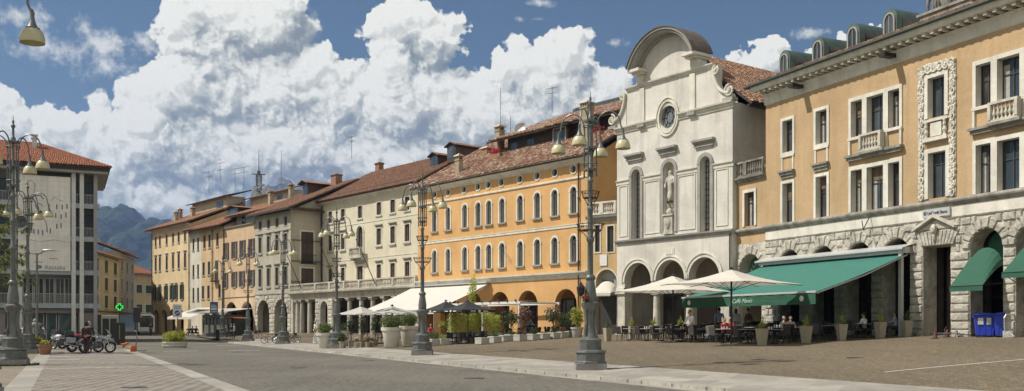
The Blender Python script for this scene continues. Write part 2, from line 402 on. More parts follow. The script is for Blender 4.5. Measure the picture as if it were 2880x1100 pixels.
MT['kerbface'] = ground_mat('kerb_stone', (.36, .34, .29), (.45, .42, .36), (1.0, 3, .03, ANG, (.16, .15, .13)), .9, .8, .25, .4)
MT['paver'] = ground_mat('grey_brown_pavers', (.15, .122, .10), (.21, .172, .142), (.46, .34, .035, ANG+pi/2, (.40, .365, .30)), .6, .8, .25, .5)
MT['soil'] = ground_mat('earth_path', (.20, .165, .125), (.26, .215, .165), None, .5, .95, .3, .6)
MT['field'] = ground_mat('far_ground', (.12, .12, .10), (.16, .15, .12), None, .02, .95, .2, .3)
MT['marking'] = plain('white_road_paint', (.55, .55, .52), .7, .2, 0, 4)
RD = Vector((-.468, 1, 0)).normalized(); RN = Vector((RD.y, -RD.x, 0))     # along the road, and to its right
O0 = Vector((2.94, 35.3, 0))
def st(s, t_): return O0+RN*s+RD*t_
def strip(name, s0, s1, t0, t1, mat, dz, ds=2, dt=4, fz=None, kind='structure'):
    b = MB(); ns = max(1, int(abs(s1-s0)/ds)); n2 = max(1, int(abs(t1-t0)/dt))
    g_ = [[b.pt((lambda p: (p.x, p.y, (gz(p.x, p.y)+(fz(s0+(s1-s0)*i/ns) if fz else 0))+dz))(st(s0+(s1-s0)*i/ns, t0+(t1-t0)*j/n2))) for i in range(ns+1)] for j in range(n2+1)]
    for j in range(n2):
        for i in range(ns): b.fi((g_[j][i], g_[j][i+1], g_[j+1][i+1], g_[j+1][i]))
    o = b.build(name, mat, smooth=True); tag(o, kind=kind); return o
camber = lambda s: -.10*sm((s+7)/4.6)
b = MB()
def gring(rs, seg=64):
    rows = []
    for r in rs:
        rows.append([b.pt((r*cos(2*pi*k/seg), 60+r*sin(2*pi*k/seg), -.25+(max(0, r-400)*-.004))) for k in range(seg)])
    for a, c in zip(rows, rows[1:]):
        for k in range(seg): b.fi((a[k], a[(k+1)%seg], c[(k+1)%seg], c[k]))
    b.fi(rows[0])
gring([30, 60, 120, 250, 500, 1500, 5000, 14000])
tag(b.build('ground', MT['field']), kind='structure')
strip('road', -13.6, -2.12, -45, 190, MT['asphalt'], 0, 1, 4, camber)
strip('street', -60, -13.6, 42, 190, MT['asphalt'], -.004, 4, 4)
strip('plaza', 1.9, 44, -45, 78, MT['porphyry'], 0, 1, 3)
strip('far_plaza', -2, 1.9, 78, 150, MT['porphyry'], -.003, 1, 3)
strip('plaza_end', 1.9, 44, 78, 150, MT['porphyry'], -.002, 1, 3)
strip('pavement', -2.12, 1.9, -45, 78, MT['slab'], 0, 1, 2)
b = MB()
for j in range(-45, 78):
    p, q = st(-2.3, j), st(-2.3, j+1); p2, q2 = st(-2.118, j), st(-2.118, j+1)
    for (a, c, za, zc) in ((p, q, -.12, -.004),): b.face(((a.x,a.y,gz(a.x,a.y)-.14),(c.x,c.y,gz(c.x,c.y)-.14),(c.x,c.y,gz(c.x,c.y)+.004),(a.x,a.y,gz(a.x,a.y)+.004)))
    b.face(((p.x,p.y,gz(p.x,p.y)+.004),(q.x,q.y,gz(q.x,q.y)+.004),(q2.x,q2.y,gz(q2.x,q2.y)+.004),(p2.x,p2.y,gz(p2.x,p2.y)+.004)))
tag(b.build('kerb', MT['kerbface']), kind='structure')
strip('gutter_strip', -2.75, -2.3, -45, 78, MT['slab'], .004, .45, 2, camber)
# left-hand pavement of narrow pavers between stone bands
strip('paver_walk', -18.4, -13.6, -45, 42, MT['paver'], 0, 5, 2)
strip('left_kerb', -19.05, -18.4, -45, 42, MT['slab'], .003, 2, 2)
strip('left_ground', -60, -19.05, -45, 42, MT['soil'], 0, 4, 4)
strip('edge_band', -14.05, -13.5, -45, 42, MT['slab'], .005, 2, 2)
for t0, w in ((42, .5), (33.6, .9), (25.3, .9), (9.6, .55), (.9, .14), (-2.6, .14), (14.5, .16), (5, .14)):
    strip('cross_band', -18.4, -14.05, t0-w, t0, MT['slab'], .005, 5, 1)
for i, (s_, t_) in enumerate(((-6.2, -3.5), (-9.5, 6), (-4.4, 14), (-8, 30), (9, -4), (14, 6), (-16, -4))):       # cast-iron covers
    p_ = st(s_, t_); bb = MB(); bb.lathe([(.33, 0), (.33, .006), (.0, .007)], (p_.x, p_.y, gz(p_.x, p_.y)+camber(s_)+.004 if s_ < 0 else gz(p_.x, p_.y)+.004), 20, False)
    tag(bb.build('manhole_cover', plain('cast_iron', (.07, .065, .06), .6, .3, .2, 20, .3) if i == 0 else bpy.data.materials['cast_iron']), 'round iron manhole cover %s' % ('in the road nearest the camera', 'in the road beside the paver strip', 'in the road before the first kerb lamp', 'in the road towards the stone planter', 'on the plaza setts near the kerb', 'on the plaza setts before the cafe', 'in the left paver strip')[i], 'manhole cover', 'manhole covers')
# road markings by the far junction
def mark(s, t_, w, l, name='road_marking'):
    p = [st(s, t_), st(s+w, t_), st(s+w, t_+l), st(s, t_+l)]; bb = MB()
    bb.face([(q.x, q.y, gz(q.x, q.y)+camber(s)+.010) for q in p]); tag(bb.build(name, MT['marking']), kind='structure')
for i in range(5): mark(-24+i*4.0, 33.5, 2.1, .35)
for i in range(6): mark(-23+i*4.2, 51.5, 2.1, .5)
for i in range(4): mark(-12.3+i*3.0, 62, 1.6, .5)
mark(-20, 26.5, .12, 22); mark(-30, 19.5, 13, .35)
bb = MB(); pts = [(11.2, 28.6), (13.2, 29.6), (15.5, 30.6), (18, 31.6), (21.5, 32.8)]
for (a, c), (d, e_) in zip(pts, pts[1:]): bb.face([(a, c, gz(a,c)+.008), (d, e_, gz(d,e_)+.008), (d, e_+.12, gz(d,e_+.12)+.008), (a, c+.12, gz(a,c+.12)+.008)])
tag(bb.build('plaza_marking', MT['marking']), kind='structure')
# grass round the left lamps
gm, t, b_ = newmat('short_grass'); lk(t, ramp(t, noise(t, pos(t), 2, 4), [(.3, (.055, .075, .022)), (.7, (.10, .12, .04))]), b_.inputs['Base Color']); b_.inputs['Roughness'].default_value = .9
b = MB()
for i in range(2600):
    t_ = random.uniform(2, 21); s = random.choice((-20.0, -20.2, -20.6, -21.0))-random.random()**2*.9-.05
    if random.random() < .4: a_ = random.random()*2*pi; q = Vector((-20.4+.95*cos(a_), 39+.95*sin(a_), 0))
    else: q = st(s, t_)
    a_ = random.random()*pi; h = random.uniform(.04, .12); d = Vector((cos(a_), sin(a_), 0))*.02; z = gz(q.x, q.y)
    b.face(((q.x-d.x, q.y-d.y, z), (q.x+d.x, q.y+d.y, z), (q.x+random.uniform(-.03,.03), q.y, z+h)))
tag(b.build('grass', gm), 'tufts of short grass growing along the left stone kerb', 'grass', kind='stuff')

# ================================================================ facade kit
def R_(u0, u1, z0, z1, **k): return dict(t='r', u0=u0, u1=u1, z0=z0, z1=z1, **k)
def A_(c, w, z0, z1, **k): return dict(t='a', u0=c-w/2, u1=c+w/2, z0=z0, z1=z1, **k)
def O_(c, z, r, **k): return dict(t='o', u0=c-r, u1=c+r, z0=z-r, z1=z+r, **k)
def outline(o, off=0, bot=0, n=10):
    u0, u1, z0, z1 = o['u0']-off, o['u1']+off, o['z0']-bot, o['z1']+off
    if o['t'] == 'r': return [(u0, z0), (u0, z1), (u1, z1), (u1, z0)]
    c = (u0+u1)/2; r = (u1-u0)/2
    if o['t'] == 'o':
        rz = (z1-z0)/2 if bot else (z1-o['z0']+off)/2; zc = (o['z0']+o['z1'])/2
        return [(c-r*cos(a), zc+r*sin(a)) for a in [2*pi*k/(2*n) for k in range(2*n)]]
    rr = o.get('rise', (o['u1']-o['u0'])/2)+off; sp = z1-rr
    return [(u0, z0)]+[(c-r*cos(pi*k/n), sp+rr*sin(pi*k/n)) for k in range(n+1)]+[(u1, z0)]
def wall(b, u0, u1, z0, z1, ops, y=0, depth=.25, du=None, closed=True):
    us = {u0, u1}; zs = {z0, z1}
    for o in ops:
        us |= {max(u0, o['u0']), min(u1, o['u1'])}; zs |= {max(z0, o['z0']), min(z1, o['z1'])}
    us = sorted(us); zs = sorted(zs)
    for i in range(len(us)-1):
        if us[i+1]-us[i] < 1e-5: continue
        j = 0
        while j < len(zs)-1:                         # merge free cells upwards
            k = j
            while k < len(zs)-1:
                cu, cz = (us[i]+us[i+1])/2, (zs[k]+zs[k+1])/2
                if any(o['u0'] < cu < o['u1'] and o['z0'] < cz < o['z1'] for o in ops): break
                k += 1
            if k > j: b.face(((us[i],y,zs[j]),(us[i+1],y,zs[j]),(us[i+1],y,zs[k]),(us[i],y,zs[k]))); j = k
            else: j += 1
    for o in ops:
        ol = outline(o); d = o.get('d', depth)
        if o['t'] == 'a':
            arc = ol[1:-1]
            for p, q in zip(arc, arc[1:]):
                if q[0]-p[0] > 1e-6: b.face(((p[0],y,p[1]),(q[0],y,q[1]),(q[0],y,o['z1']),(p[0],y,o['z1'])))
        if o['t'] == 'o':
            n = len(ol)
            for p, q in zip(ol, ol[1:]+ol[:1]):
                zz = o['z1'] if (p[1]+q[1])/2 > (o['z0']+o['z1'])/2 else o['z0']
                b.face(((p[0],y,p[1]),(q[0],y,q[1]),(q[0],y,zz),(p[0],y,zz)))
        if d > 0:
            pr = list(zip(ol, ol[1:]+ol[:1])) if (closed and not o.get('open')) or o['t'] == 'o' else list(zip(ol, ol[1:]))
            for p, q in pr: b.face(((p[0],y,p[1]),(p[0],y+d,p[1]),(q[0],y+d,q[1]),(q[0],y,q[1])))
def ringmesh(b, inn, out, y0, y1, closed=True):
    n = len(inn); rg = range(n if closed else n-1)
    for k in rg:
        a, c, d, e_ = inn[k], inn[(k+1)%n], out[k], out[(k+1)%n]
        b.face(((a[0],y0,a[1]),(c[0],y0,c[1]),(e_[0],y0,e_[1]),(d[0],y0,d[1])))
        b.face(((d[0],y0,d[1]),(e_[0],y0,e_[1]),(e_[0],y1,e_[1]),(d[0],y1,d[1])))
        b.face(((a[0],y1,a[1]),(c[0],y1,c[1]),(c[0],y0,c[1]),(a[0],y0,a[1])))
MC = {}
def shift(o): 
    c = (o['u0']+o['u1'])/2; return dict(o, u0=o['u0']-c, u1=o['u1']-c, z0=0, z1=o['z1']-o['z0']), c, o['z0']
def window(root, o, fr=.15, frm='trim', fp=.05, sill=None, pane='glass', sash='sash', mull=1, bars=(.3,), d=.22, shutters=None, curtain=None, head=None, name='window', frbot=True, blind=0, sillm=None):
    """a window as a part of its house: pane, with frame, sash, sill and shutters below it"""
    so_, c, z = shift(o); w = so_['u1']-so_['u0']; h = so_['z1']
    key = (o['t'], round(w, 2), round(h, 2), fr, frm, fp, sill, pane, sash, mull, bars, d, shutters, curtain, head, frbot, round(blind, 2))
    if key not in MC:
        L_ = []
        b = MB(); ol = outline(so_); b.face([(p[0], d, p[1]) for p in ol])
        L_.append((name, b.mesh(name, MT[pane])))
        if curtain:
            b = MB(); cw = w*.30
            for sx in ((-1, 1) if curtain > 1 else (-1,)):
                x0 = sx*w/2; x1 = x0-sx*cw
                for k in range(5): b.face(((x0+(x1-x0)*k/5, d-.012+.008*(k%2), .04),(x0+(x1-x0)*(k+1)/5, d-.012+.008*((k+1)%2), .04),(x0+(x1-x0)*(k+1)/5, d-.012+.008*((k+1)%2), h*.86),(x0+(x1-x0)*k/5, d-.012+.008*(k%2), h*.86)))
            L_.append(('curtain', b.mesh('curtain', MT['curtain'])))
        if blind:
            b = MB(); nn = int(h*blind/.07)
            for k in range(nn): b.box(-w/2+.04, d-.05, h-.07*(k+1), w/2-.04, d-.02, h-.07*k-.012)
            L_.append(('blind', b.mesh('blind', MT['blind'])))
        if sash:
            b = MB(); s_ = .05
            if o['t'] == 'r': ringmesh(b, [(-w/2+s_, s_), (-w/2+s_, h-s_), (w/2-s_, h-s_), (w/2-s_, s_)], outline(so_), d-.05, d)
            else: ringmesh(b, outline(so_, -s_, -s_), outline(so_), d-.05, d)
            for k in range(mull): x = w*((k+1)/(mull+1)-.5); b.box(x-.035, d-.055, .03, x+.035, d-.004, h-.04)
            for q in bars: b.box(-w/2+.05, d-.05, h*(1-q)-.03, w/2-.05, d-.006, h*(1-q)+.03)
            L_.append(('sash', b.mesh('sash', MT[sash])))
        if fr:
            b = MB()
            ringmesh(b, outline(so_), outline(so_, fr, fr if (frbot and o['t'] == 'r') else 0), -fp, 0, o['t'] == 'o' or (frbot and o['t'] == 'r'))
            if o['t'] == 'a':       # impost blocks
                zs_ = h-w/2
                for sx in (-1, 1): b.box(sx*(w/2-.0), -fp-.025, zs_-.06, sx*(w/2+fr+.03), 0, zs_+.05)
            L_.append(('window_frame', b.mesh('window_frame', MT[frm])))
        if sill:
            b = MB(); b.box(-w/2-fr-.06, -sill, -.13-(fr if frbot and o['t'] == 'r' else 0), w/2+fr+.06, 0, -.003-(fr if frbot and o['t'] == 'r' else 0))
            L_.append(('sill', b.mesh('sill', MT[sillm or 'trimg'])))
        if head:
            b = MB(); z_ = h+fr+.05
            b.box(-w/2-fr-.02, -head*.5, z_, w/2+fr+.02, 0, z_+.14); b.box(-w/2-fr-.12, -head, z_+.142, w/2+fr+.12, 0, z_+.24)
            L_.append(('hood', b.mesh('hood', MT['trimg'])))
        if shutters:
            b = MB()
            for sx in (-1, 1):
                b.box(sx*(w/2+.02), -.09, -.02, sx*(w+.0), -.03, h+.02)
                for k in range(int(h/.16)): b.box(sx*(w/2+.05), -.105, .04+k*.16, sx*(w-.03), -.088, .10+k*.16)
            L_.append(('shutter', b.mesh('shutter', MT[shutters])))
        MC[key] = L_
    L_ = MC[key]; p = inst(L_[0][0], L_[0][1], root, (c, 0, z))
    for nm, me in L_[1:]: inst(nm, me, p)
    return p
def cyl_part(root, name, mat, pts, r, n=8): b = MB(); b.tube(pts, r, n); return b.build(name, MT[mat], root, smooth=True)
def baluster(b, x, y, z, h, r=.075, n=6):
    b.lathe([(r*.9,0),(r*.9,h*.08),(r*.5,h*.14),(r*1.15,h*.36),(r*.8,h*.52),(r*.42,h*.74),(r*.75,h*.86),(r*.9,h*.93),(r*.9,h)], (x, y, z), n, False)
def balustrade(root, x0, x1, y0, y1, z, h, mat='stone', posts=(), gap=.24, name='balustrade', r=.075):
    """low stone balustrade running from (x0,y0) to (x1,y1)"""
    b = MB(); dx, dy = x1-x0, y1-y0; Ln = sqrt(dx*dx+dy*dy); a = atan2(dy, dx)
    b.X = Matrix.Translation((x0, y0, z)) @ Matrix.Rotation(a, 4, 'Z')
    b.box(0, -.13, 0, Ln, .13, .12); b.box(0, -.14, h-.13, Ln, .14, h)
    P_ = sorted(set([0, Ln]+[p for p in posts]))
    for p in P_: b.box(max(0, p-.17), -.16, .122, min(Ln, p+.17), .16, h-.132)
    for p, q in zip(P_, P_[1:]):
        n = max(1, int((q-p-.34)/gap))
        for k in range(n): baluster(b, p+.17+(q-p-.34)*(k+.5)/n, 0, .12, h-.25, r)
    return b.build(name, MT[mat], root, smooth=False)
def cornice(root, u0, u1, prof, mat='trim', y=0, name='cornice', ends=True):
    """moulding: prof is [(projection, z), ...] bottom to top"""
    b = MB(); pr = [(y-p, z) for p, z in prof]
    for a, c in zip(pr, pr[1:]): b.face(((u0,a[0],a[1]),(u1,a[0],a[1]),(u1,c[0],c[1]),(u0,c[0],c[1])))
    for u in (u0, u1): b.face([(u, q[0], q[1]) for q in pr]+[(u, y, pr[-1][1]), (u, y, pr[0][1])])
    a = pr[-1]; b.face(((u0,a[0],a[1]),(u1,a[0],a[1]),(u1,y,a[1]),(u0,y,a[1]))); a = pr[0]
    b.face(((u0,y,a[1]),(u1,y,a[1]),(u1,a[0],a[1]),(u0,a[0],a[1])))
    return b.build(name, MT[mat], root)
def roof(root, A, B, C, D, mat, pu=.22, pv=.38, geo=False, name='roof', th=.14, lift=.08, under='eave'):
    """tiled slope: eave A-B, ridge D-C"""
    A, B, C, D = map(Vector, (A, B, C, D)); b = MB()
    W_ = max((B-A).length, (C-D).length); H_ = ((D-A).length+(C-B).length)/2
    nu = max(2, int(W_/pu)); nv = max(2, int(H_/pv)); nrm = (B-A).cross(D-A).normalized()
    if nrm.z < 0: nrm = -nrm
    P = lambda s, t: (A.lerp(B, s)).lerp(D.lerp(C, s), t)
    if geo:
        rr = random.Random(5)
        for j in range(nv):
            for i in range(nu):
                w = rr.uniform(-.14, .14)/nu; o1 = rr.uniform(0, .02); rows = []
                for t, l in ((j/nv+rr.uniform(-.12, .04)/nv, lift+o1), ((j+1.12)/nv, .012)):
                    rows.append([b.pt(P((i+q)/nu+w, min(t, 1))+nrm*(l+hh__)) for q, hh__ in ((.02, 0), (.2, .085), (.5, .125), (.8, .085), (.98, 0))])
                for k in range(4):
                    b.fi((rows[0][k], rows[0][k+1], rows[1][k+1], rows[1][k])); b.uv[len(b.f)-1] = [(i+.5, j+.5)]*4
                b.fi(rows[0]); b.uv[len(b.f)-1] = [(i+.5, j+.5)]*5
        z_ = -.0
    gu, gv_ = 12, 6
    for i in range(gu):
        for j in range(gv_):
            q = [(i/gu, j/gv_), ((i+1)/gu, j/gv_), ((i+1)/gu, (j+1)/gv_), (i/gu, (j+1)/gv_)]
            b.face([P(*x)+nrm*(0 if not geo else -.01) for x in q], [(x[0]*nu, x[1]*nv) for x in q])
    b.cm = 1; dn = nrm*-th
    c = [A, B, C, D]; e_ = [p+dn for p in c]
    for k in range(4): b.face((c[k], e_[k], e_[(k+1)%4], c[(k+1)%4]))
    b.face(e_[::-1])
    return b.build(name, [MT[mat], MT[under]], root)
def ridge(root, A, B, mat, r=.13, name='ridge_tiles'):
    A, B = Vector(A), Vector(B); b = MB(); n = max(2, int((B-A).length/.4))
    for k in range(n):
        p, q = A.lerp(B, k/n), A.lerp(B, (k+1.1)/n); i0 = len(b.f); b.tube([p, q], [r*1.1, r*.9], 7)
        for f in range(i0, len(b.f)): b.uv[f] = [(k+.5, .5)]*len(b.f[f])
    return b.build(name, MT[mat], root)
def chimney(root, x, y, z, w, d, h, mat='chim', cap='roofw', style=0):
    b = MB(); b.box(x-w/2, y-d/2, z, x+w/2, y+d/2, z+h); b.box(x-w/2-.06, y-d/2-.06, z+h, x+w/2+.06, y+d/2+.06, z+h+.1)
    if style:
        for k in range(4):
            xx = x-w/2+.06+(w-.12)*k/3
            for yy in (y-d/2+.06, y+d/2-.06): b.box(xx-.05, yy-.05, z+h+.1, xx+.05, yy+.05, z+h+.42)
        zt = z+h+.42
    else: zt = z+h+.1
    o = b.build('chimney', MT[mat], root); c = MB()
    c.box(x-w/2-.12, y-d/2-.12, zt, x+w/2+.12, y+d/2+.12, zt+.07)
    c.face(((x-w/2-.12,y-d/2-.12,zt+.07),(x+w/2+.12,y-d/2-.12,zt+.07),(x,y,zt+.32)), [(0.5,.5)]*3); c.face(((x+w/2+.12,y-d/2-.12,zt+.07),(x+w/2+.12,y+d/2+.12,zt+.07),(x,y,zt+.32)), [(1.5,.5)]*3)
    c.face(((x+w/2+.12,y+d/2+.12,zt+.07),(x-w/2-.12,y+d/2+.12,zt+.07),(x,y,zt+.32)), [(2.5,.5)]*3); c.face(((x-w/2-.12,y+d/2+.12,zt+.07),(x-w/2-.12,y-d/2-.12,zt+.07),(x,y,zt+.32)), [(3.5,.5)]*3)
    c.build('chimney_cap', MT[cap], o); return o
def shell(root, u0, u1, z0, z1, dep, ops, mat, name='wall', left=True, right=True, y=0, depth=.25, gable=None, back=True, rop=()):
    """front wall with its openings, both side walls and the back, as one wall"""
    b = MB(); wall(b, u0, u1, z0, z1, ops, y, depth)
    for u, on in ((u0, left), (u1, right)):
        if on and not (u == u1 and rop):
            pts = [(u, y, z0), (u, y+dep, z0), (u, y+dep, z1), (u, y, z1)]
            b.face(pts)
        if gable and on: b.face([(u, y, z1), (u, y+dep, z1), (u, gable[0], gable[1])])
    if rop:    # right side with openings: build in a turned frame
        b.X = Matrix.Translation((u1, y, 0)) @ Matrix.Rotation(pi/2, 4, 'Z'); wall(b, 0, dep, z0, z1, list(rop), 0, depth); b.X = None
    if back: b.face(((u1, y+dep, z0), (u0, y+dep, z0), (u0, y+dep, z1), (u1, y+dep, z1)))
    return b.build(name, MT[mat], root)
def reveals(root, ops, d, mat='trim'):
    for o in ops:          # stone-lined depth of each opening
        b = MB(); so_, c, z = shift(o); ol = outline(so_)
        for p, q in zip(ol, ol[1:]+ol[:1]): b.face(((p[0],-.002,p[1]),(p[0],d,p[1]),(q[0],d,q[1]),(q[0],-.002,q[1])))
        k = ('rv', o['t'], round(so_['u1']*2, 3), round(so_['z1'], 3), d, mat)
        if k not in MC: MC[k] = b.mesh('window_lining', MT[mat])
        inst('window_lining', MC[k], root, (c, 0, z))
def house(name, label, cat, org, k=None, ang=None, group=None):
    a = ang if ang is not None else atan2(-1/sqrt(1+k*k), k/sqrt(1+k*k))
    return thing(name, label, cat, (org[0], org[1], 0), a, group)
def portico(root, u0, u1, z0, z1, y0, y1, mat, shops=None, pane='dark', name='portico'):
    b = MB(); b.face(((u0,y1,z0),(u1,y1,z0),(u1,y1,z1),(u0,y1,z1)))
    b.face(((u0,y0,z1),(u1,y0,z1),(u1,y1,z1),(u0,y1,z1))); b.face(((u0,y0,z0),(u0,y1,z0),(u0,y1,z1),(u0,y0,z1))); b.face(((u1,y0,z0),(u1,y1,z0),(u1,y1,z1),(u1,y0,z1)))
    o = b.build(name, MT[mat], root)
    for (a, c, zb, zt) in (shops or ()):
        q = MB(); q.box(a, y1-.06, zb, c, y1-.01, zt); w_ = q.build('shopfront', MT[pane], root)
        q = MB(); ringmesh(q, [(a, zb), (a, zt), (c, zt), (c, zb)], [(a-.08, zb), (a-.08, zt+.08), (c+.08, zt+.08), (c+.08, zb)], y1-.12, y1); q.box((a+c)/2-.03, y1-.1, zb, (a+c)/2+.03, y1-.06, zt); q.build('shop_frame', MT['sash'], w_)
    return o
def column(root, x, y, z0, z1, r=.3, mat='stone', n=14, name='column', sq=False):
    b = MB(); b.box(x-r*1.35, y-r*1.35, z0, x+r*1.35, y+r*1.35, z0+.14)
    if sq: b.box(x-r, y-r, z0+.14, x+r, y+r, z1-.3)
    else: b.lathe([(r*1.25, .14), (r*1.25, .22), (r*1.02, .30), (r*1.02, (z1-z0)*.35), (r*.86, z1-z0-.38), (r*1.0, z1-z0-.34), (r*.9, z1-z0-.30)], (x, y, z0), n)
    b.box(x-r*1.1, y-r*1.1, z1-.30, x+r*1.1, y+r*1.1, z1-.16); b.box(x-r*1.35, y-r*1.35, z1-.158, x+r*1.35, y+r*1.35, z1)
    return b.build(name, MT[mat], root, smooth=True)
def text(root, s, size, mat, loc, rot=(pi/2, 0, 0), ext=.01, name='lettering', sx=1, align='LEFT', shear=0):
    cu = bpy.data.curves.new('t', 'FONT'); cu.body = s; cu.size = size; cu.extrude = ext; cu.align_x = align; cu.shear = shear; cu.resolution_u = 3
    o = bpy.data.objects.new('t', cu); COL.objects.link(o); me = bpy.data.meshes.new_from_object(o); bpy.data.objects.remove(o)
    me.materials.clear(); me.materials.append(MT[mat]); q = bpy.data.objects.new(name, me); COL.objects.link(q)
    q.parent = root; q.location = loc; q.rotation_euler = rot; q.scale = (sx, 1, 1); ALLOBJ.append(q); return q
def rblock(b, u0, u1, z0, z1, p, g_=.02, bev=.05):
    """one rusticated block standing p proud of the wall"""
    u0 += g_; u1 -= g_; z0 += g_; z1 -= g_
    if u1-u0 < .06: return
    bev = min(bev, (u1-u0)*.3, (z1-z0)*.3); q = p+random.uniform(-.03, .03)
    o = [(u0,z0),(u1,z0),(u1,z1),(u0,z1)]; m_ = [(u0+bev,z0+bev),(u1-bev,z0+bev),(u1-bev,z1-bev),(u0+bev,z1-bev)]
    a = [b.pt((x, 0, z)) for x, z in o]; c = [b.pt((x, -q, z)) for x, z in m_]
    mid = b.pt(((u0+u1)/2+random.uniform(-.05,.05), -q-random.uniform(0, .045), (z0+z1)/2))
    for k in range(4): b.fi((a[k], a[(k+1)%4], c[(k+1)%4], c[k])); b.fi((c[k], c[(k+1)%4], mid))
def rustic(root, u0, u1, z0, z1, ch, bw, ops, p=.08, mat='rust', name='rustication', vous=1):
    b = MB(); j = 0; z = z0
    n = max(1, round((z1-z0)/ch)); ch = (z1-z0)/n
    for j in range(n):
        za, zb = z0+j*ch, z0+(j+1)*ch; spans = [(u0, u1)]
        for o in ops:
            if zb <= o['z0'] or za >= o['z1']+(.62*vous if o['t'] == 'a' else 0): continue
            lo, hi = o['u0'], o['u1']
            if o['t'] == 'a' and vous:
                r = (o['u1']-o['u0'])/2; sp = o['z1']-r
                if zb > sp:
                    dz = max(0, (za+zb)/2-sp); rr = r+.62
                    if dz >= rr: continue
                    hw = sqrt(max(.0, rr*rr-dz*dz)); hw = max(hw, r if dz < .1 else 0); lo, hi = (o['u0']+o['u1'])/2-hw, (o['u0']+o['u1'])/2+hw
            ns = []
            for a, c in spans:
                if hi <= a or lo >= c: ns.append((a, c))
                else:
                    if lo > a: ns.append((a, lo))
                    if hi < c: ns.append((hi, c))
            spans = ns
        for a, c in spans:
            m_ = max(1, round((c-a)/bw)); w = (c-a)/m_
            off = (w/2 if (j % 2 and m_ > 1) else 0)
            e_ = [a]+[a+w*k+off for k in range(1 if not off else 0, m_)]+[c]
            e_ = sorted(set(round(x, 3) for x in e_ if a <= x <= c))
            for x, y_ in zip(e_, e_[1:]): rblock(b, x, y_, za, zb, p)
    if vous:
        for o in ops:
            if o['t'] != 'a': continue
            r = (o['u1']-o['u0'])/2; c = (o['u0']+o['u1'])/2; sp = o['z1']-r; nn = 9
            for k in range(nn):
                a0, a1 = pi*(k+.04)/nn, pi*(k+.96)/nn; ro = r+(.60 if k % 2 else .50)+(.16 if k == nn//2 else 0); ri = r+.01
                q = [(c-ri*cos(a0), sp+ri*sin(a0)), (c-ro*cos(a0), sp+ro*sin(a0)), (c-ro*cos(a1), sp+ro*sin(a1)), (c-ri*cos(a1), sp+ri*sin(a1))]
                cx_, cz_ = sum(x[0] for x in q)/4, sum(x[1] for x in q)/4
                s2 = [(cx_+(x-cx_)*.80, cz_+(z-cz_)*.80) for x, z in q]
                A1 = [b.pt((x, 0, z)) for x, z in q]; B1 = [b.pt((x, -p-.03, z)) for x, z in s2]
                for i in range(4): b.fi((A1[i], A1[(i+1)%4], B1[(i+1)%4], B1[i]))
                b.fi(B1)
    return b.build(name, MT[mat], root)
def downpipe(root, u, z0, z1, y=-.12, r=.06, mat='gutter'):
    b = MB(); b.tube([(u, y, z1), (u, y, z0)], r, 7)
    for k in range(int((z1-z0)/2.5)): b.box(u-.09, y-.07, z0+1+k*2.5, u+.09, 0, z0+1.06+k*2.5)
    return b.build('downpipe', MT[mat], root)
def dormer(root, x, y, z, w, h, d, mat='roofw', wallm='eave', glass='glassb', over=.25, rise=.35):
    """gabled dormer: x centre, y front, z foot"""
    b = MB(); b.box(x-w/2, y, z-.3, x+w/2, y+d, z+h); o = b.build('dormer', MT[wallm], root)
    b = MB(); b.box(x-w/2+.12, y-.03, z+.12, x+w/2-.12, y-.005, z+h-.12); b.build('dormer_window', MT[glass], o)
    b = MB()
    for sx in (-1, 1):
        A = (x, y-over, z+h+rise); B = (x+sx*(w/2+over), y-over, z+h-.06); C_ = (x+sx*(w/2+over), y+d, z+h-.06); D = (x, y+d, z+h+rise)
        b.cm = 0; b.face((A, B, C_, D), [(0, 0), (0, w), (d*2, w), (d*2, 0)])
        b.cm = 1; b.face([(p[0], p[1], p[2]-.1) for p in (A, B, C_, D)][::-1]); b.face((A, (A[0],A[1],A[2]-.1), (B[0],B[1],B[2]-.1), B))
        b.face((B, (B[0],B[1],B[2]-.1), (C_[0],C_[1],C_[2]-.1), C_))
    b.face(((x-w/2, y-.01, z+h), (x+w/2, y-.01, z+h), (x, y-.01, z+h+rise-.1)))
    b.build('dormer_roof', [MT[mat], MT['eave']], o); return o
# ================================================================ ORANGE PALAZZO
MT['porch'] = plaster('porch_shade_plaster', (.17,.135,.105), (.11,.09,.07), .4); MT['passage'] = plain('passage_shade', (.055,.045,.037), .85, .3)  # both darkened so the colour carries the indoor shade
r = house('orange_palazzo', 'orange plastered palazzo with two rows of white arched windows and round oculi', 'building', (5.94, 74.72), .828)
ORA = r
UX = [-20.86,-18.65,-16.05,-14.05,-12.5,-10.65,-8.2,-6.0,-3.85,-1.62]
OX = [-20.86,-18.67,-16.18,-14.09,-12.58,-10.73,-8.25,-6.0,-3.83,-1.63]
w1 = [A_(x, .70, 10.60, 12.72) for x in UX]; w2 = [A_(x, .70, 6.72, 8.84) for x in UX]; oc = [O_(x, 14.12, .31) for x in OX]
ar = [A_(x, 2.6, .2, 4.62, d=.6, open=1) for x in (-22.2, -18.6, -14.8, -11.0, -7.25, -2.55)]
reveals(r, w1+w2+oc, .26, 'trim')
shell(r, -23.7, 0, .2, 14.62, 11, w1+w2+oc+ar, 'orange', depth=0, gable=(11, 21.2), rop=[R_(5.1, 6.0, 14.0, 15.6)][:0])
for o in w1+w2: window(r, o, .17, 'trim', .05, .16, 'glassb', 'sash', 1, (.32,), .24, curtain=1, sillm='trimg')
for o in oc: window(r, o, .11, 'trim', .05, None, 'glass', None, 0, (), .22, name='oculus')
q = window(r, R_(5.1, 6.0, 13.6, 15.3), .09, 'trim', .03, .1, 'shutter', 'sash', 1, (), .1); q.rotation_euler[2] = pi/2; q.location = (.012, 5.5, 13.6)
cornice(r, -23.75, .05, [(0, 14.45), (.10, 14.5), (.14, 14.62), (.32, 14.72), (.5, 14.80), (.62, 14.84), (.66, 15.02)], 'trim')
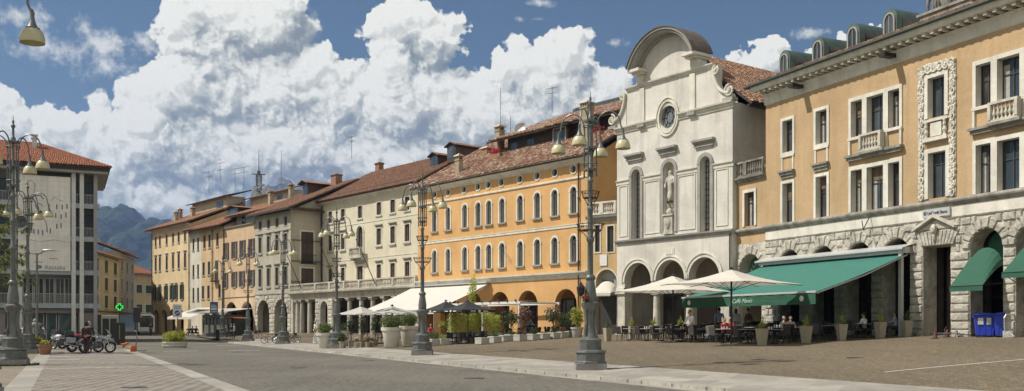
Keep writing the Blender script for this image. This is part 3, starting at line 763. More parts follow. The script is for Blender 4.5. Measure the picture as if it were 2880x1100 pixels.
cornice(r, -23.7, .04, [(0, 13.30), (.09, 13.33), (.10, 13.44), (.03, 13.48)], 'trim', name='string_course')
cornice(r, -23.7, .04, [(0, 9.48), (.06, 9.5), (.06, 9.68), (.09, 9.70), (.09, 9.76)], 'trim', name='string_course')
cornice(r, -23.7, .06, [(0, 5.42), (.10, 5.46), (.12, 5.62), (.22, 5.68), (.24, 5.80), (.34, 5.84), (.36, 5.96)], 'trim')
b = MB(); b.box(-.34, -.035, 5.97, 0, -.002, 13.29); b.build('corner_strip', MT['yellow'], r)
portico(r, -23.6, -.1, .3, 5.0, .6, 4.4, 'orange', [(-22.9,-21.2,.6,3.6),(-19.4,-17.6,.6,3.6),(-15.6,-13.9,.6,3.6),(-12.2,-9.8,.6,3.9),(-8.3,-6.1,.6,3.9),(-3.6,-1.5,.6,3.9)], 'glassb')
downpipe(r, -.95, .7, 14.5)
roof(r, (-24.1,-.7,14.93), (.25,-.7,14.93), (.25,11,21.5), (-24.1,11,21.5), 'roofo', .25, .36, True)
roof(r, (.25,22.6,14.9), (-24.1,22.6,14.9), (-24.1,11,21.45), (.25,11,21.45), 'roofo', .25, .36)
ridge(r, (-24.1,11,21.5), (.25,11,21.5), 'roofo')
# long raised roof light behind the front slope
zf = lambda y: 14.93+(y+.7)*.5615
b = MB(); b.box(-15.5, 4.6, 17.2, -.6, 9.5, 19.35); b.box(-17.2, 6.0, 17.5, -15.5, 10, 19.0); alt = b.build('roof_storey', MT['eave'], r)
b = MB(); b.box(-14.9, 4.55, 18.0, -14.0, 4.598, 19.2); b.box(-12.6, 4.55, 18.1, -11.7, 4.598, 19.2); b.box(-4.4, 4.55, 18.1, -3.4, 4.598, 19.2); b.build('roof_storey_window', MT['glassb'], alt)
b = MB(); b.box(-8.6, 4.0, 17.5, -6.6, 4.7, 18.95); dk = b.build('roof_door_bay', MT['shutter'], r)
b = MB(); b.box(-8.35, 3.95, 17.65, -7.65, 3.99, 18.85); b.box(-7.55, 3.95, 17.65, -6.85, 3.99, 18.85); b.build('window', MT['glassb'], dk)
b = MB(); ringmesh(b, [(-8.35,17.65),(-8.35,18.85),(-6.85,18.85),(-6.85,17.65)], [(-8.43,17.6),(-8.43,18.93),(-6.77,18.93),(-6.77,17.6)], 3.9, 3.99); b.build('window_frame', MT['sashw'], dk)
roof(r, (-9.2,3.3,19.0), (-5.9,3.3,19.0), (-5.9,5.4,19.75), (-9.2,5.4,19.75), 'roofo', .25, .36, True, name='bay_roof')
roof(r, (-17.6,3.7,19.05), (.1,3.7,19.05), (.1,11.6,22.35), (-14.2,11.6,22.35), 'roofo', .25, .36, True, name='upper_roof')
b = MB(); b.cm = 0
for i in range(24): b.box(-13+i*.55, 10.6, 22.05, -13+i*.55+.5, 11.5, 22.42)
b.cm = 1; b.tube([(-13, 11.1, 22.62), (.2, 11.1, 22.62)], .03)
for i in range(12): b.tube([(-13+i*1.1, 10.7, 22.4), (-13+i*1.1, 11.1, 22.62)], .03)
b.build('glass_roof_strip', [MT['glassb'], MT['antenna']], r)
chimney(r, -18.3, 1.0, 15.4, .6, .5, 1.7, 'chim', 'roofo', 1)
chimney(r, -17.2, 5.0, 17.8, .7, .65, 2.4, 'chim', 'roofo', 1)
chimney(r, -3.4, 3.2, 16.6, .85, .8, 3.1, 'chim', 'roofo', 1)
chimney(r, -19.8, 5.6, 17.8, .9, .9, 1.1, 'brick', 'roofo', 0)
b = MB(); b.tube([(-15.1, 6.2, 19.4), (-15.1, 6.2, 20.9)], .05); b.lathe([(.0, 0), (.35, .05), (.55, .16), (.62, .3)], (0, 0, 0), 12, False); 

dish = b.build('satellite_dish', MT['alu'], r, (-14.2, 5.2, 19.9)); dish.rotation_euler = (1.2, 0, .4)
# red geraniums on the roof terrace
def leafcloud(b, c, rad, n, size, seed=1, flat=0, shellf=.55):
    rr = random.Random(seed); c = Vector(c)
    for _ in range(n):
        d = Vector((rr.gauss(0, 1), rr.gauss(0, 1), rr.gauss(0, 1))).normalized(); q = rr.random()**shellf*.5+.5*rr.random()
        w = 1+.30*mn.noise(d*2.2+c*.7)
        p = c+Vector((d.x*rad[0], d.y*rad[1], d.z*rad[2]))*q*w
        s = size*rr.uniform(.6, 1.4); a = Vector((rr.gauss(0, 1), rr.gauss(0, 1), rr.gauss(0, 1))).normalized(); e_ = a.orthogonal().normalized(); f = a.cross(e_)
        b.face((p-e_*s, p-f*s*.45, p+e_*s, p+f*s*.45))
def leafmat(name, cs, rough=.6, tr=.25):
    m, t, b = newmat(name); p = pos(t)
    oi = noise(t, p, 5.5, 3, .7); lk(t, ramp(t, oi, [(.28+.44*i/(len(cs)-1), c) for i, c in enumerate(cs)]), b.inputs['Base Color'])
    b.inputs['Roughness'].default_value = rough
    try: b.inputs['Transmission Weight'].default_value = 0; b.inputs['Subsurface Weight'].default_value = 0
    except Exception: pass
    ts = t.nodes.new('ShaderNodeBsdfTranslucent'); ts.inputs[0].default_value = (*[min(1, x*1.5) for x in cs[-1]], 1)
    mx_ = t.nodes.new('ShaderNodeMixShader'); mx_.inputs[0].default_value = tr; lk(t, b.outputs[0], mx_.inputs[1]); lk(t, ts.outputs[0], mx_.inputs[2])
    lk(t, mx_.outputs[0], t.nodes['Material Output'].inputs[0]); return m
MT['leaf'] = leafmat('green_leaves', [(.035,.055,.018), (.065,.095,.03), (.10,.14,.045)])
MT['leafy'] = leafmat('yellow_green_leaves', [(.14,.17,.03), (.26,.28,.05), (.40,.40,.08)])
MT['leafb'] = leafmat('bamboo_leaves', [(.20,.25,.04), (.34,.39,.07), (.48,.52,.13)], .6, .35)
MT['box'] = leafmat('box_leaves', [(.05,.075,.025), (.09,.12,.035), (.15,.18,.05)])
MT['dkleaf'] = leafmat('dark_leaves', [(.022,.035,.016), (.04,.058,.025), (.06,.085,.032)])
MT['pine'] = leafmat('pine_needles', [(.06,.09,.02), (.13,.17,.035), (.22,.26,.06)])
MT['redf'] = leafmat('red_flowers', [(.25,.02,.03), (.42,.03,.05), (.50,.08,.09)])
MT['yelf'] = leafmat('yellow_flowers', [(.42,.30,.04), (.60,.45,.06), (.55,.50,.10)])
MT['oraf'] = leafmat('orange_flowers', [(.45,.15,.03), (.60,.22,.04)])
MT['whif'] = leafmat('pale_flowers', [(.55,.50,.45), (.65,.55,.55)])
MT['maroon'] = leafmat('maroon_leaves', [(.07,.03,.025), (.12,.05,.04), (.18,.09,.06)])
MT['bark'] = plain('bark', (.12, .09, .065), .9, .3, 0, 6, .4)
MT['terracotta'] = plain('terracotta', (.28, .15, .09), .8, .15, 0, 4)
for i, (x, y, z, nm) in enumerate(((-15.9, 3.4, 18.0, 'red geraniums on the orange palazzo roof beside the chimney'), (-2.6, 3.3, 18.4, 'red geraniums on the orange palazzo roof near the church end'))):
    p = Matrix.Rotation(r.rotation_euler[2], 4, 'Z') @ Vector((x, y, z-.2)); g_ = thing('flower_box', nm, 'flower box', (r.location.x+p.x, r.location.y+p.y, zf(y)+.05), r.rotation_euler[2], 'roof geraniums')
    b = MB(); b.box(-.9, -.2, 0, .9, .2, .4); b.build('trough', MT['terracotta'], g_)
    b = MB(); leafcloud(b, (0, 0, .65), (1.0, .4, .4), 260, .10, i+3); b.build('flowers', MT['redf'], g_)
def antenna(px, Y, z, h, label, arms=((.95, 1.2), (.75, .8)), r_=.025, grp='rooftop antennas'):
    t_ = thing('antenna', label, 'antenna', (at(px, Y), Y, z), -.7, grp)
    b = MB(); b.tube([(0, 0, 0), (0, 0, h)], r_, 5); b.build('mast', MT['antenna'], t_)
    b = MB()
    for f, l in arms:
        b.tube([(-l/2, 0, h*f), (l/2, 0, h*f)], r_*.7, 4)
        for k in range(5): b.tube([(-l/2+l*k/4, -.18, h*f), (-l/2+l*k/4, .18, h*f)], r_*.5, 4)
    if arms: b.build('arms', MT['antenna'], t_)
antenna(1408, 93, 20.4, 4.5, 'thin bare antenna mast rising from the orange palazzo roof', ())
antenna(1553, 88, 21.3, 2.4, 'thin comb antenna on the orange palazzo ridge near the glass strip')
antenna(1436, 93, 20.5, 1.6, 'short thin rod beside the bare antenna mast on the orange palazzo', ())
# ================================================================ CREAM HOUSE and its LOGGIA
r = house('cream_house', 'pale cream plastered house with brown shuttered windows above the columned loggia', 'building', (-9.89, 100.23), .828)
XS = [-18.75,-15.7,-11.79,-7.7,-4.86,-2.0]
ops = []
w1 = [R_(x-.47, x+.47, 14.02, 15.42) for x in XS]; w2 = [R_(x-.47, x+.47, 10.68, 12.5) for x in XS if x != -11.79]; w3 = [R_(x-.47, x+.47, 6.95, 8.5) for x in XS if x != -11.79]
cw = A_(-11.79, 1.4, 9.75, 13.1, rise=.7); c3 = R_(-12.5, -11.1, 6.6, 8.5)
shell(r, -21.8, .2, .3, 16.5, 16, w1+w2+w3+[cw, c3, R_(-14.6,-13.2,.3,4.2), R_(-8.5,-7,.3,4.2), R_(-19,-17.5,.3,4.2)], 'white', gable=(8, 21.0))
for o in w1: window(r, o, .12, 'trim', .04, .08, 'shutter', 'sash', 1, (), .14)
for o in w2: window(r, o, .15, 'trim', .05, .14, 'shutter', 'sash', 1, (.5,), .14, head=.22)
for o in w3: window(r, o, .15, 'trim', .05, .14, 'shutter', 'sash', 1, (.5,), .14, head=.22)
window(r, cw, .22, 'trim', .09, None, 'shutter', 'sash', 1, (.35,), .25, name='balcony_door')
window(r, c3, .2, 'trim', .06, None, 'shutter', 'sash', 1, (), .2, head=.25)
b = MB(); b.box(-13.2, -.75, 9.40, -10.4, 0, 9.62); b.box(-13.1, -.5, 9.15, -12.8, 0, 9.40); b.box(-10.8, -.5, 9.15, -10.5, 0, 9.40); bl = b.build('balcony', MT['stone'], r)
balustrade(bl, -13.05, -10.55, -.62, -.62, 9.62, 1.0, name='balcony_rail')
cornice(r, -21.9, .25, [(0, 16.1), (.06, 16.15), (.1, 16.35), (.3, 16.5), (.5, 16.55), (.55, 16.68)], 'trim')
cornice(r, -21.8, .2, [(0, 13.35), (.04, 13.37), (.04, 13.44)], 'trim', name='string_course')
cornice(r, -21.8, .2, [(0, 9.28), (.04, 9.30), (.04, 9.38)], 'trim', name='string_course')
roof(r, (-22.3,-.75,16.62), (.6,-.75,16.62), (.6,8,21.3), (-22.3,8,21.3), 'roofw', .24, .36, True)
roof(r, (.6,16.7,16.6), (-22.3,16.7,16.6), (-22.3,8,21.25), (.6,8,21.25), 'roofw')
ridge(r, (-22.3,8,21.3), (.6,8,21.3), 'roofw')
b = MB()
for i in range(40): b.box(-22+i*.57, .3, 17.25, -22+i*.57+.03, .36, 17.45)
b.tube([(-22.2, .33, 17.42), (.5, .33, 17.42)], .03, 4); b.build('snow_guard', MT['gutter'], r)
dormer(r, -2.2, 3.6, 19.0, 1.5, 1.3, 4, 'roofw', 'shutter'); dormer(r, 1.6, 3.2, 19.3, 1.6, 1.5, 4, 'roofw', 'shutter')
chimney(r, -20.9, 8.2, 20.6, .9, .7, 1.6, 'brick', 'roofw', 0)
downpipe(r, -20.6, 5.6, 16.3)
antenna(989, 108, 20.6, 2.6, 'thin comb antenna on the cream house ridge')
lg = house('loggia', 'long stone loggia with columns and a balustraded terrace in front of the cream house', 'loggia', (-9.18, 92.97), .828)
cols = [-26.0, -24.9, -23.0, -16.45, -13.83, -11.35, -9.04, -6.69, -4.54, -2.3]
for x in cols: column(lg, x, .45, .35, 4.72, .30)
for x, w in ((-26.75, .5), (-20.45, .9), (-17.4, .9), (-.4, .8)):
    b = MB(); b.box(x-w/2, .02, .3, x+w/2, .8, 4.72); pi_ = b.build('pier', MT['stone'], lg)
b = MB(); wall(b, -20.0, -17.85, .3, 4.72, [A_(-18.93, 1.7, .3, 4.45, d=.7, open=1)], .04, .7); b.build('arch_wall', MT['stone'], lg)
rustic(lg, -20.9, -17.0, .45, 4.7, .42, .6, [R_(-19.95, -17.9, 0, 4.8)], .035, 'stone', vous=0).location = (0, .02, 0)
b = MB(); b.box(-27.0, .0, 4.725, 0, .9, 5.0); b.box(-27.0, .02, 5.002, 0, 4.05, 5.34); b.build('entablature', MT['stone'], lg)
cornice(lg, -27.05, 0, [(0.0, 5.0), (.06, 5.05), (.08, 5.3), (.28, 5.36), (.42, 5.42), (.46, 5.58)], 'stone')
b = MB(); b.box(-27, .0, 5.36, 0, 4.05, 5.56); b.build('terrace_floor', MT['stone'], lg)
balustrade(lg, -26.9, -.1, -.1, -.1, 5.585, .98, 'stone', [0, 3.2, 6.4, 9.7, 12.9, 16.1, 19.4, 22.7], .27, r=.085)
b = MB(); b.box(-27, 3.9, .3, 0, 4.0, 5.0); b.build('back_wall', MT['porch'], lg)  # dark plaster stands in for the shade behind the columns
for a, c in ((-25.5, -23.9), (-22.4, -21), (-15.5, -13.5), (-12.2, -10.3), (-8.8, -7.2), (-5.4, -3.6)):
    q = MB(); q.box(a, 3.84, .4, c, 3.89, 3.7); s_ = q.build('shopfront', MT['glass'], lg)
    q = MB(); ringmesh(q, [(a, .4), (a, 3.7), (c, 3.7), (c, .4)], [(a-.12, .4), (a-.12, 3.82), (c+.12, 3.82), (c+.12, .4)], 3.76, 3.9); q.build('shop_frame', MT['shutter'], s_)
# flag poles leaning off the balustrade
for i, (x, lab) in enumerate(((-23.6, 'thin leaning flagpole over the left end of the loggia balustrade'), (-15.0, 'thin leaning flagpole over the middle of the loggia balustrade'), (-7.3, 'thin leaning flagpole over the right part of the loggia balustrade'))):
    p = Matrix.Rotation(lg.rotation_euler[2], 4, 'Z') @ Vector((x, -.1, 5.5)); f_ = thing('flagpole', lab, 'flagpole', (lg.location.x+p.x, lg.location.y+p.y, 5.5), lg.rotation_euler[2], 'flagpoles on the loggia')
    b = MB(); b.tube([(0, 0, 0), (-1.3, -1.7, 5.0)], [.05, .03], 6); b.build('pole', MT['iron'], f_)
    b = MB(); b.sph((-1.3, -1.7, 5.05), .09); b.build('finial', MT['iron'], f_)
# ================================================================ GREY CORNER HOUSE
r = house('grey_corner_house', 'grey corner house with small top windows and rusticated ground floor arches', 'building', (-26.39, 113.76), .828)
XS = [-8.35, -5.98, -3.62, -1.3]
w0 = [R_(x-.36, x+.36, 13.76, 14.78) for x in XS]; w1 = [R_(x-.40, x+.40, 10.86, 12.78) for x in XS]; w2 = [R_(x-.40, x+.40, 6.6, 8.8) for x in XS]
ar = [A_(x, 3.4, .3, 4.85, d=.7, open=1) for x in (-7.4, -2.55)]
sd_ = [R_(1.75, 3.4, 9.1, 13.0), R_(1.75, 3.4, 5.7, 8.6)]
shell(r, -9.86, 0, .3, 15.5, 4.1, w0+w1+w2+ar, 'gray', gable=None, rop=[dict(o, u0=o['u0']-.4, u1=o['u1']-.4) for o in sd_])
b = MB(); b.box(-9.8, 4.1, .3, -.05, 18, 15.5); b.face(((0, 0, 15.5), (0, 18, 15.5), (0, 9, 19.6))); b.face(((-9.86, 0, 15.5), (-9.86, 18, 15.5), (-9.86, 9, 19.6))); b.build('rear_wall', MT['gray'], r)
for o in w0: window(r, o, .14, 'trimg', .03, None, 'shutter', 'sash', 1, (), .12)
for o in w1+w2: window(r, o, .17, 'trimg', .05, .12, 'shutter', 'sash', 1, (.5,), .12, head=.2)
for o in sd_:
    o2 = dict(o, u0=o['u0']-.4, u1=o['u1']-.4); q = window(r, o2, .2, 'trim', .05, None, 'shutter', 'sash', 1, (), .15, name='side_door')
    q.rotation_euler[2] = pi/2; q.location = (0, (o2['u0']+o2['u1'])/2, o2['z0'])
b = MB(); b.box(.02, 1.2, 9.1, .5, 3.2, 9.2)
for k in range(14): b.tube([(.45, 1.25+k*.145, 9.2), (.45, 1.25+k*.145, 10.2)], .015, 4)
b.tube([(.45, 1.2, 10.2), (.45, 3.2, 10.2)], .03, 4); b.build('balcony', MT['iron'], r)
rustic(r, -9.86, 0, .5, 5.5, .5, 1.1, [dict(o, z0=0) for o in ar], .05, 'stone')
cornice(r, -9.86, .05, [(0, 5.5), (.08, 5.52), (.1, 5.66), (.02, 5.7)], 'trimg', name='string_course')
cornice(r, -9.86, .05, [(0, 13.15), (.06, 13.17), (.06, 13.26)], 'trimg', name='string_course')
portico(r, -9.8, -.05, .3, 5.0, .7, 4.05, 'gray', [(-9.1,-7.6,.4,3.5),(-7.2,-5.7,.4,3.5),(-4.4,-2.8,.4,3.5),(-2.4,-.7,.4,3.5)], 'glass')
roof(r, (-10.8,-.8,15.55), (.6,-.8,15.55), (.6,9,20.0), (-10.8,9,20.0), 'roofw', .25, .36, True)
roof(r, (.6,18.7,15.5), (-10.8,18.7,15.5), (-10.8,9,19.95), (.6,9,19.95), 'roofw')
roof(r, (.75,-.3,15.55), (.75,4.3,15.55), (-.1,4.3,15.95), (-.1,-.3,15.95), 'roofw', .25, .3, name='side_eave')
b = MB(); b.tube([(-10.8, -.88, 15.5), (.72, -.88, 15.5), (.8, 4.2, 15.5)], .09, 6); b.build('gutter', MT['gutter'], r)
dormer(r, -5.6, 4.8, 18.2, 1.4, 1.6, 4.5, 'roofl', 'shutter', over=.5); chimney(r, -3.3, 8.0, 19.0, 1.2, .9, 1.7, 'brick', 'roofw', 0)
downpipe(r, .1, .9, 15.3, y=4.0)
antenna(791, 123, 19.6, 4.6, 'plain thin mast on the roof of the grey corner house', ())
# ================================================================ LEFT ROW
def rowwin(r, xs, z0, z1, w=.72, pane='shutter', **k):
    o = [R_(x-w/2, x+w/2, z0, z1) for x in xs]; return o
r = house('salmon_house', 'orange-brown house with open louvred shutters beside the grey corner house', 'building', (-26.39, 113.76), .828)
A1 = [R_(x-.45, x+.45, 10.6, 12.8) for x in (-18.9, -16.2, -13.6, -10.85)]; A2 = [R_(x-.45, x+.45, 6.8, 8.8) for x in (-19.1, -16.2, -13.8, -10.85)]
AA = [A_(-12.4, 3.9, .3, 4.85, d=.8, open=1), A_(-17.3, 3.9, .3, 4.85, d=.8, open=1)]
shell(r, -19.5, -9.87, .3, 14.75, 9, A1+A2+AA, 'salmon', depth=.2)
for o in A1+A2: window(r, o, .0, 'trim', .03, .12, 'glass', 'sashw', 1, (.5,), .15, shutters='shuttergr')
cornice(r, -19.5, -9.88, [(0, 14.55), (.08, 14.6), (.2, 14.75), (.22, 14.85)], 'trimg')
cornice(r, -19.5, -9.88, [(0, 5.35), (.05, 5.37), (.05, 5.45)], 'shutter', name='string_course')
portico(r, -19.4, -9.95, .3, 5.0, .8, 4, 'dark')
b = MB(); b.box(-19.3, 1.6, 14.75, -10.2, 6.5, 16.6); at_ = b.build('attic', MT['gray'], r)
b = MB(); b.box(-13.6, 1.55, 15.0, -12.4, 1.59, 16.3); b.box(-17.4, 1.55, 15.0, -16.2, 1.59, 16.3); b.build('attic_window', MT['glass'], at_)
roof(r, (-21,.6,16.4), (-9.6,.6,16.4), (-9.6,9,19.4), (-21,9,19.4), 'roofl', .25, .36, True)
b = MB(); b.box(-19.2, 7, 16, -10.2, 9.3, 19.0); b.build('rear_wall', MT['gray'], r)
chimney(r, -14.2, 4.2, 17.6, .6, .5, 1.5, 'chim', 'roofl', 1); chimney(r, -11.9, 6.0, 18.4, .55, .5, 1.5, 'chim', 'roofl', 1)

r2 = house('narrow_ochre_house', 'ochre house with small balconies between the white sliver house and the shuttered house', 'building', (-26.39, 113.76), .828)
r = r2
B1 = [R_(x-.36, x+.36, 12.6, 14.35) for x in (-26.38, -24.57, -21.85)]; B2 = [R_(x-.36, x+.36, 8.8, 10.58) for x in (-26.7, -24.76)]+[R_(-22.6, -21.6, 7.9, 10.6)]; B3 = [R_(x-.36, x+.36, 5.5, 7.25) for x in (-26.9, -24.95, -21.1)]
shell(r, -27.55, -19.52, .3, 15.2, 9, B1+B2+B3+[R_(-26.5,-24.5,.3,3.6), R_(-23.5,-21.2,.3,3.6)], 'ochre2', gable=(8.9, 19.2))
for o in B1+B2+B3: window(r, o, .08, 'trimg', .03, .1, 'shutter', 'sash', 1, (), .1)
b = MB(); b.box(-22.9, -.6, 7.7, -21.3, 0, 7.85)
for k in range(12): b.tube([(-22.85+k*.136, -.55, 7.85), (-22.85+k*.136, -.55, 8.8)], .015, 4)
b.tube([(-22.9, -.55, 8.8), (-21.3, -.55, 8.8)], .03, 4); b.build('balcony', MT['iron'], r)
q = MB(); q.box(-26.5, .16, .3, -24.5, .2, 3.5); q.box(-23.5, .16, .3, -21.2, .2, 3.5); q.build('shopfront', MT['glass'], r)
roof(r, (-28.4,-1.0,15.15), (-19.3,-1.0,15.15), (-19.3,8.9,19.5), (-28.4,8.9,19.5), 'roofl', .25, .36, True)
dormer(r, -24.2, 3.2, 17.2, 3.6, 1.1, 4.5, 'roofl', 'eave', over=.4)
b = MB(); b.box(-31, 8.9, 12, -18, 14, 20.8); rb = b.build('rear_wall', MT['gray'], r)
roof(r, (-32,8.2,20.7), (-17.5,8.2,20.7), (-17.5,12,22.0), (-32,12,22.0), 'eave' if 0 else 'roofw', .3, .4, name='rear_roof')
b = MB(); b.box(-22, 8.85, 19.2, -20.4, 8.88, 20.3); b.build('attic_window', MT['glassb'], r)
downpipe(r, -23.4, .9, 15.0); downpipe(r, -19.45, .9, 15)
r = house('white_sliver_house', 'narrow white house squeezed between the two ochre houses', 'building', (-26.39, 113.76), .828)
D = [R_(x-.33, x+.33, a, c) for x in (-30.5, -28.75) for a, c in ((12.5, 14.22), (8.7, 10.42), (5.3, 7.1))]
shell(r, -31.95, -27.57, .3, 15.3, 9, D, 'narrow', gable=(8.9, 19.0))
for o in D: window(r, o, .0, 'trim', .03, .12, 'shutter', 'sash', 1, (), .1)
roof(r, (-32.3,-1.0,15.3), (-27.4,-1.0,15.3), (-27.4,8.9,19.3), (-32.3,8.9,19.3), 'roofl', .25, .36, True)
downpipe(r, -31.9, .9, 15.2)
r = house('pale_ochre_house', 'pale ochre four storey house with a ground floor arcade at the far street corner', 'building', (-26.39, 113.76), .828)
xs = [-45.95,-44.1,-41.15,-38.5,-36.2,-33.7]
E1 = [R_(x-.33, x+.33, 14.08, 15.52) for x in xs]; E2 = [R_(x-.36, x+.36, 10.25, 12.35) for x in xs]; E3 = [R_(x-.38, x+.38, 5.65, 7.78) for x in (-46.36,-44.2,-41.4,-39.0,-37.3,-34.9)]
EA = [A_(x, 2.6, .3, 4.2, d=.6, open=1) for x in (-45.9, -42.4, -38.95, -35.5)]
shell(r, -47.6, -31.97, .3, 16.5, 11, E1+E2+E3+EA, 'ochre', gable=(8, 19.8))
for o in E1: window(r, o, .08, 'trimg', .03, .1, 'shutter', 'sash', 1, (), .1)
for o in E2: window(r, o, .10, 'trimg', .03, .12, 'shutter', 'sash', 1, (), .1, head=.16)
for o in E3: window(r, o, .06, 'trimg', .03, .12, 'glass', 'sash', 1, (.5,), .1, shutters='shutterg', head=.14)
for x in (-47.3, -44.15, -40.7, -37.2, -33.6): column(r, x, .3, .4, 3.1, .22)
portico(r, -47.5, -32, .3, 4.6, .6, 4, 'ochre', [(-46.6,-45,.4,3),(-43,-41.4,.4,3),(-39.6,-38,.4,3)], 'glass')
cornice(r, -47.6, -31.98, [(0, 16.1), (.06, 16.15), (.1, 16.4), (.5, 16.5), (.55, 16.65)], 'trim')
roof(r, (-48.4,-.9,16.6), (-31.6,-.9,16.6), (-31.6,8,20.2), (-48.4,8,20.2), 'roofl', .25, .36, True)
b = MB(); b.box(-46.5, 6, 18, -33, 9, 21.2); tt = b.build('attic', MT['gray'], r)
b = MB(); b.box(-36.6, 5.95, 19.3, -34.2, 5.99, 20.6); b.build('attic_window', MT['glassb'], tt)
roof(r, (-47.2,5.2,21.1), (-32,5.2,21.1), (-32,9.6,22.3), (-47.2,9.6,22.3), 'roofw', .3, .4, name='attic_roof')
for x, y, z in ((-44.0, 2.5, 17.6), (-39.0, 3.2, 17.9), (-46.4, 4, 18.4)): chimney(r, x, y, z, .65, .55, 1.3, 'chim', 'roofl', 1)
downpipe(r, -47.4, .9, 16.3)
for px, Y, z, h, l in ((588, 145, 21.8, 3.4, 'left comb antenna above the ochre roofs'), (619, 143, 21.6, 4.6, 'tall comb antenna above the ochre roofs'), (661, 140, 21.6, 3.2, 'low wide comb antenna above the ochre roofs'), (686, 138, 21.5, 3.2, 'right comb antenna above the ochre roofs')):
    antenna(px, Y, z, h, l, ((.97, 2.2), (.75, 1.6)), .026)
# ================================================================ COMMUNICATION TOWER
t_ = thing('antenna_tower', 'lattice communication mast with drum dishes above the far roofs', 'tower', (at(728, 180), 180, 0), .3)
b = MB(); b.tube([(0, 0, 0), (0, 0, 26.5)], .9, 10); b.box(-1.3, -1.3, 25.4, 1.3, 1.3, 25.7); b.build('shaft', MT['gray'], t_)
b = MB(); zs_ = [26.5+k*.55 for k in range(8)]
for k, z in enumerate(zs_[:-1]):
    for i in range(4):
        a, c = pi/2*i+.4, pi/2*(i+1)+.4; R0 = .55
        p, q = Vector((R0*cos(a), R0*sin(a), 0)), Vector((R0*cos(c), R0*sin(c), 0))
        b.tube([p+Vector((0,0,z)), p+Vector((0,0,z+.55))], .075, 4); b.tube([p+Vector((0,0,z)), q+Vector((0,0,z+.55))], .045, 4); b.tube([p+Vector((0,0,z)), q+Vector((0,0,z))], .045, 4)
b.tube([(0,0,30.2), (0,0,32), (0,0,35)], [.13, .07, .04], 6); b.box(-1.2, -.12, 30.2, 1.2, .12, 30.35); b.box(-.12, -1.1, 30.2, .12, 1.1, 30.35); b.box(-.3, -.3, 30.35, .3, .3, 30.9); b.build('mast', MT['antenna'], t_)
for x, y, z, s in ((-.7,-.5,27.6,.42), (.75,-.55,26.9,.45), (.1,-.7,28.3,.36), (-.6,-.5,26.6,.45), (.8,-.4,28.2,.3)):
    b = MB(); b.tube([(x, y+.2, z), (x, y-.2, z)], s, 12); b.build('dish', MT['alu'], t_)
def hscale(r, s): r.scale = (s, s, s); r.location = (r.location.x*s, r.location.y*s, EYE*(1-s))
def W_(r, u, y, z=0):      # building coordinates to the world
    s = r.scale[0]; a = r.rotation_euler[2]
    return Vector((r.location.x+s*(u*cos(a)-y*sin(a)), r.location.y+s*(u*sin(a)+y*cos(a)), r.location.z+s*z))
# ================================================================ BANK PALAZZO
r = house('bank_palazzo', 'large ochre bank palazzo on rusticated stone arches with green dormers', 'building', (17.65, 66.34), .45)
hscale(r, .92); UNI = r
MT['gutterg'] = plain('dark_green_gutter', (.04, .055, .05), .5, .2)
S1 = [(2.28, 1.0), (5.5, 1.0)]; S1 += [(29.2-2.28, 1.0), (29.2-5.5, 1.0)]
ops = []; wl = []
for c, w in S1:
    a = R_(c-.5, c+.5, 13.35, 15.5); d = R_(c-.5, c+.5, 8.62, 11.25); ops += [a, d]; wl += [(a, .2, None), (d, .2, None)]
TR = [(7.92, 12.15), (16.95, 21.18)]
for a, c in TR:
    for i, (p, q) in enumerate(((a+.2, a+1.12), (a+1.5, a+2.80), (c-1.04, c-.2))):
        o1 = R_(p, q, 13.25 if i != 1 else 13.25, 15.45); o2 = R_(p, q, 8.62, 11.2); ops += [o1, o2]; wl += [(o1, 0, i), (o2, 0, i)]
cvu = R_(13.98, 15.12, 13.25, 15.5); cvl = R_(14.0, 15.2, 8.75, 11.3); ops += [cvu, cvl]
ARX = [2.46, 5.65, 8.75, 11.69, 17.76, 20.5, 23.4, 26.5]
arc = [A_(x, 2.0, .3, 6.75, d=.95, open=1) for x in ARX]; por = R_(13.62, 15.5, .3, 6.06, d=1.05, open=1)
reveals(r, ops, .42, 'trim')
b = MB(); wall(b, 0, 29.2, 8.45, 17.1, ops, 0, 0)
b.box(0, .45, 8.4, 29.2, 11.5, 17.9); b.build('wall', MT['uni'], r)
b = MB(); wall(b, 0, 29.2, .3, 8.45, arc+[por], 0, 1.25); b.face(((0,0,.3),(0,11,.3),(0,11,8.4),(0,0,8.4))); b.face(((29.2,0,.3),(29.2,11,.3),(29.2,11,8.4),(29.2,0,8.4)))
b.build('ground_floor_wall', MT['rust'], r)
for (o, fr, i) in wl:
    w = o['u1']-o['u0']; up = o['z0'] > 12
    window(r, o, fr or .14, 'trim', .06, None, 'glassb' if (i == 1 or random.random() < .3) else 'glass', 'sash', 1, (.38,), .40, curtain=(1 if random.random() < .5 else None), frbot=up, blind=random.choice((0, .3, .45, 0)), name='window')
for o in (cvu, cvl): window(r, o, .24, 'trim', .07, None, 'glassb', 'sash', 1, (.25,), .40, frbot=False)
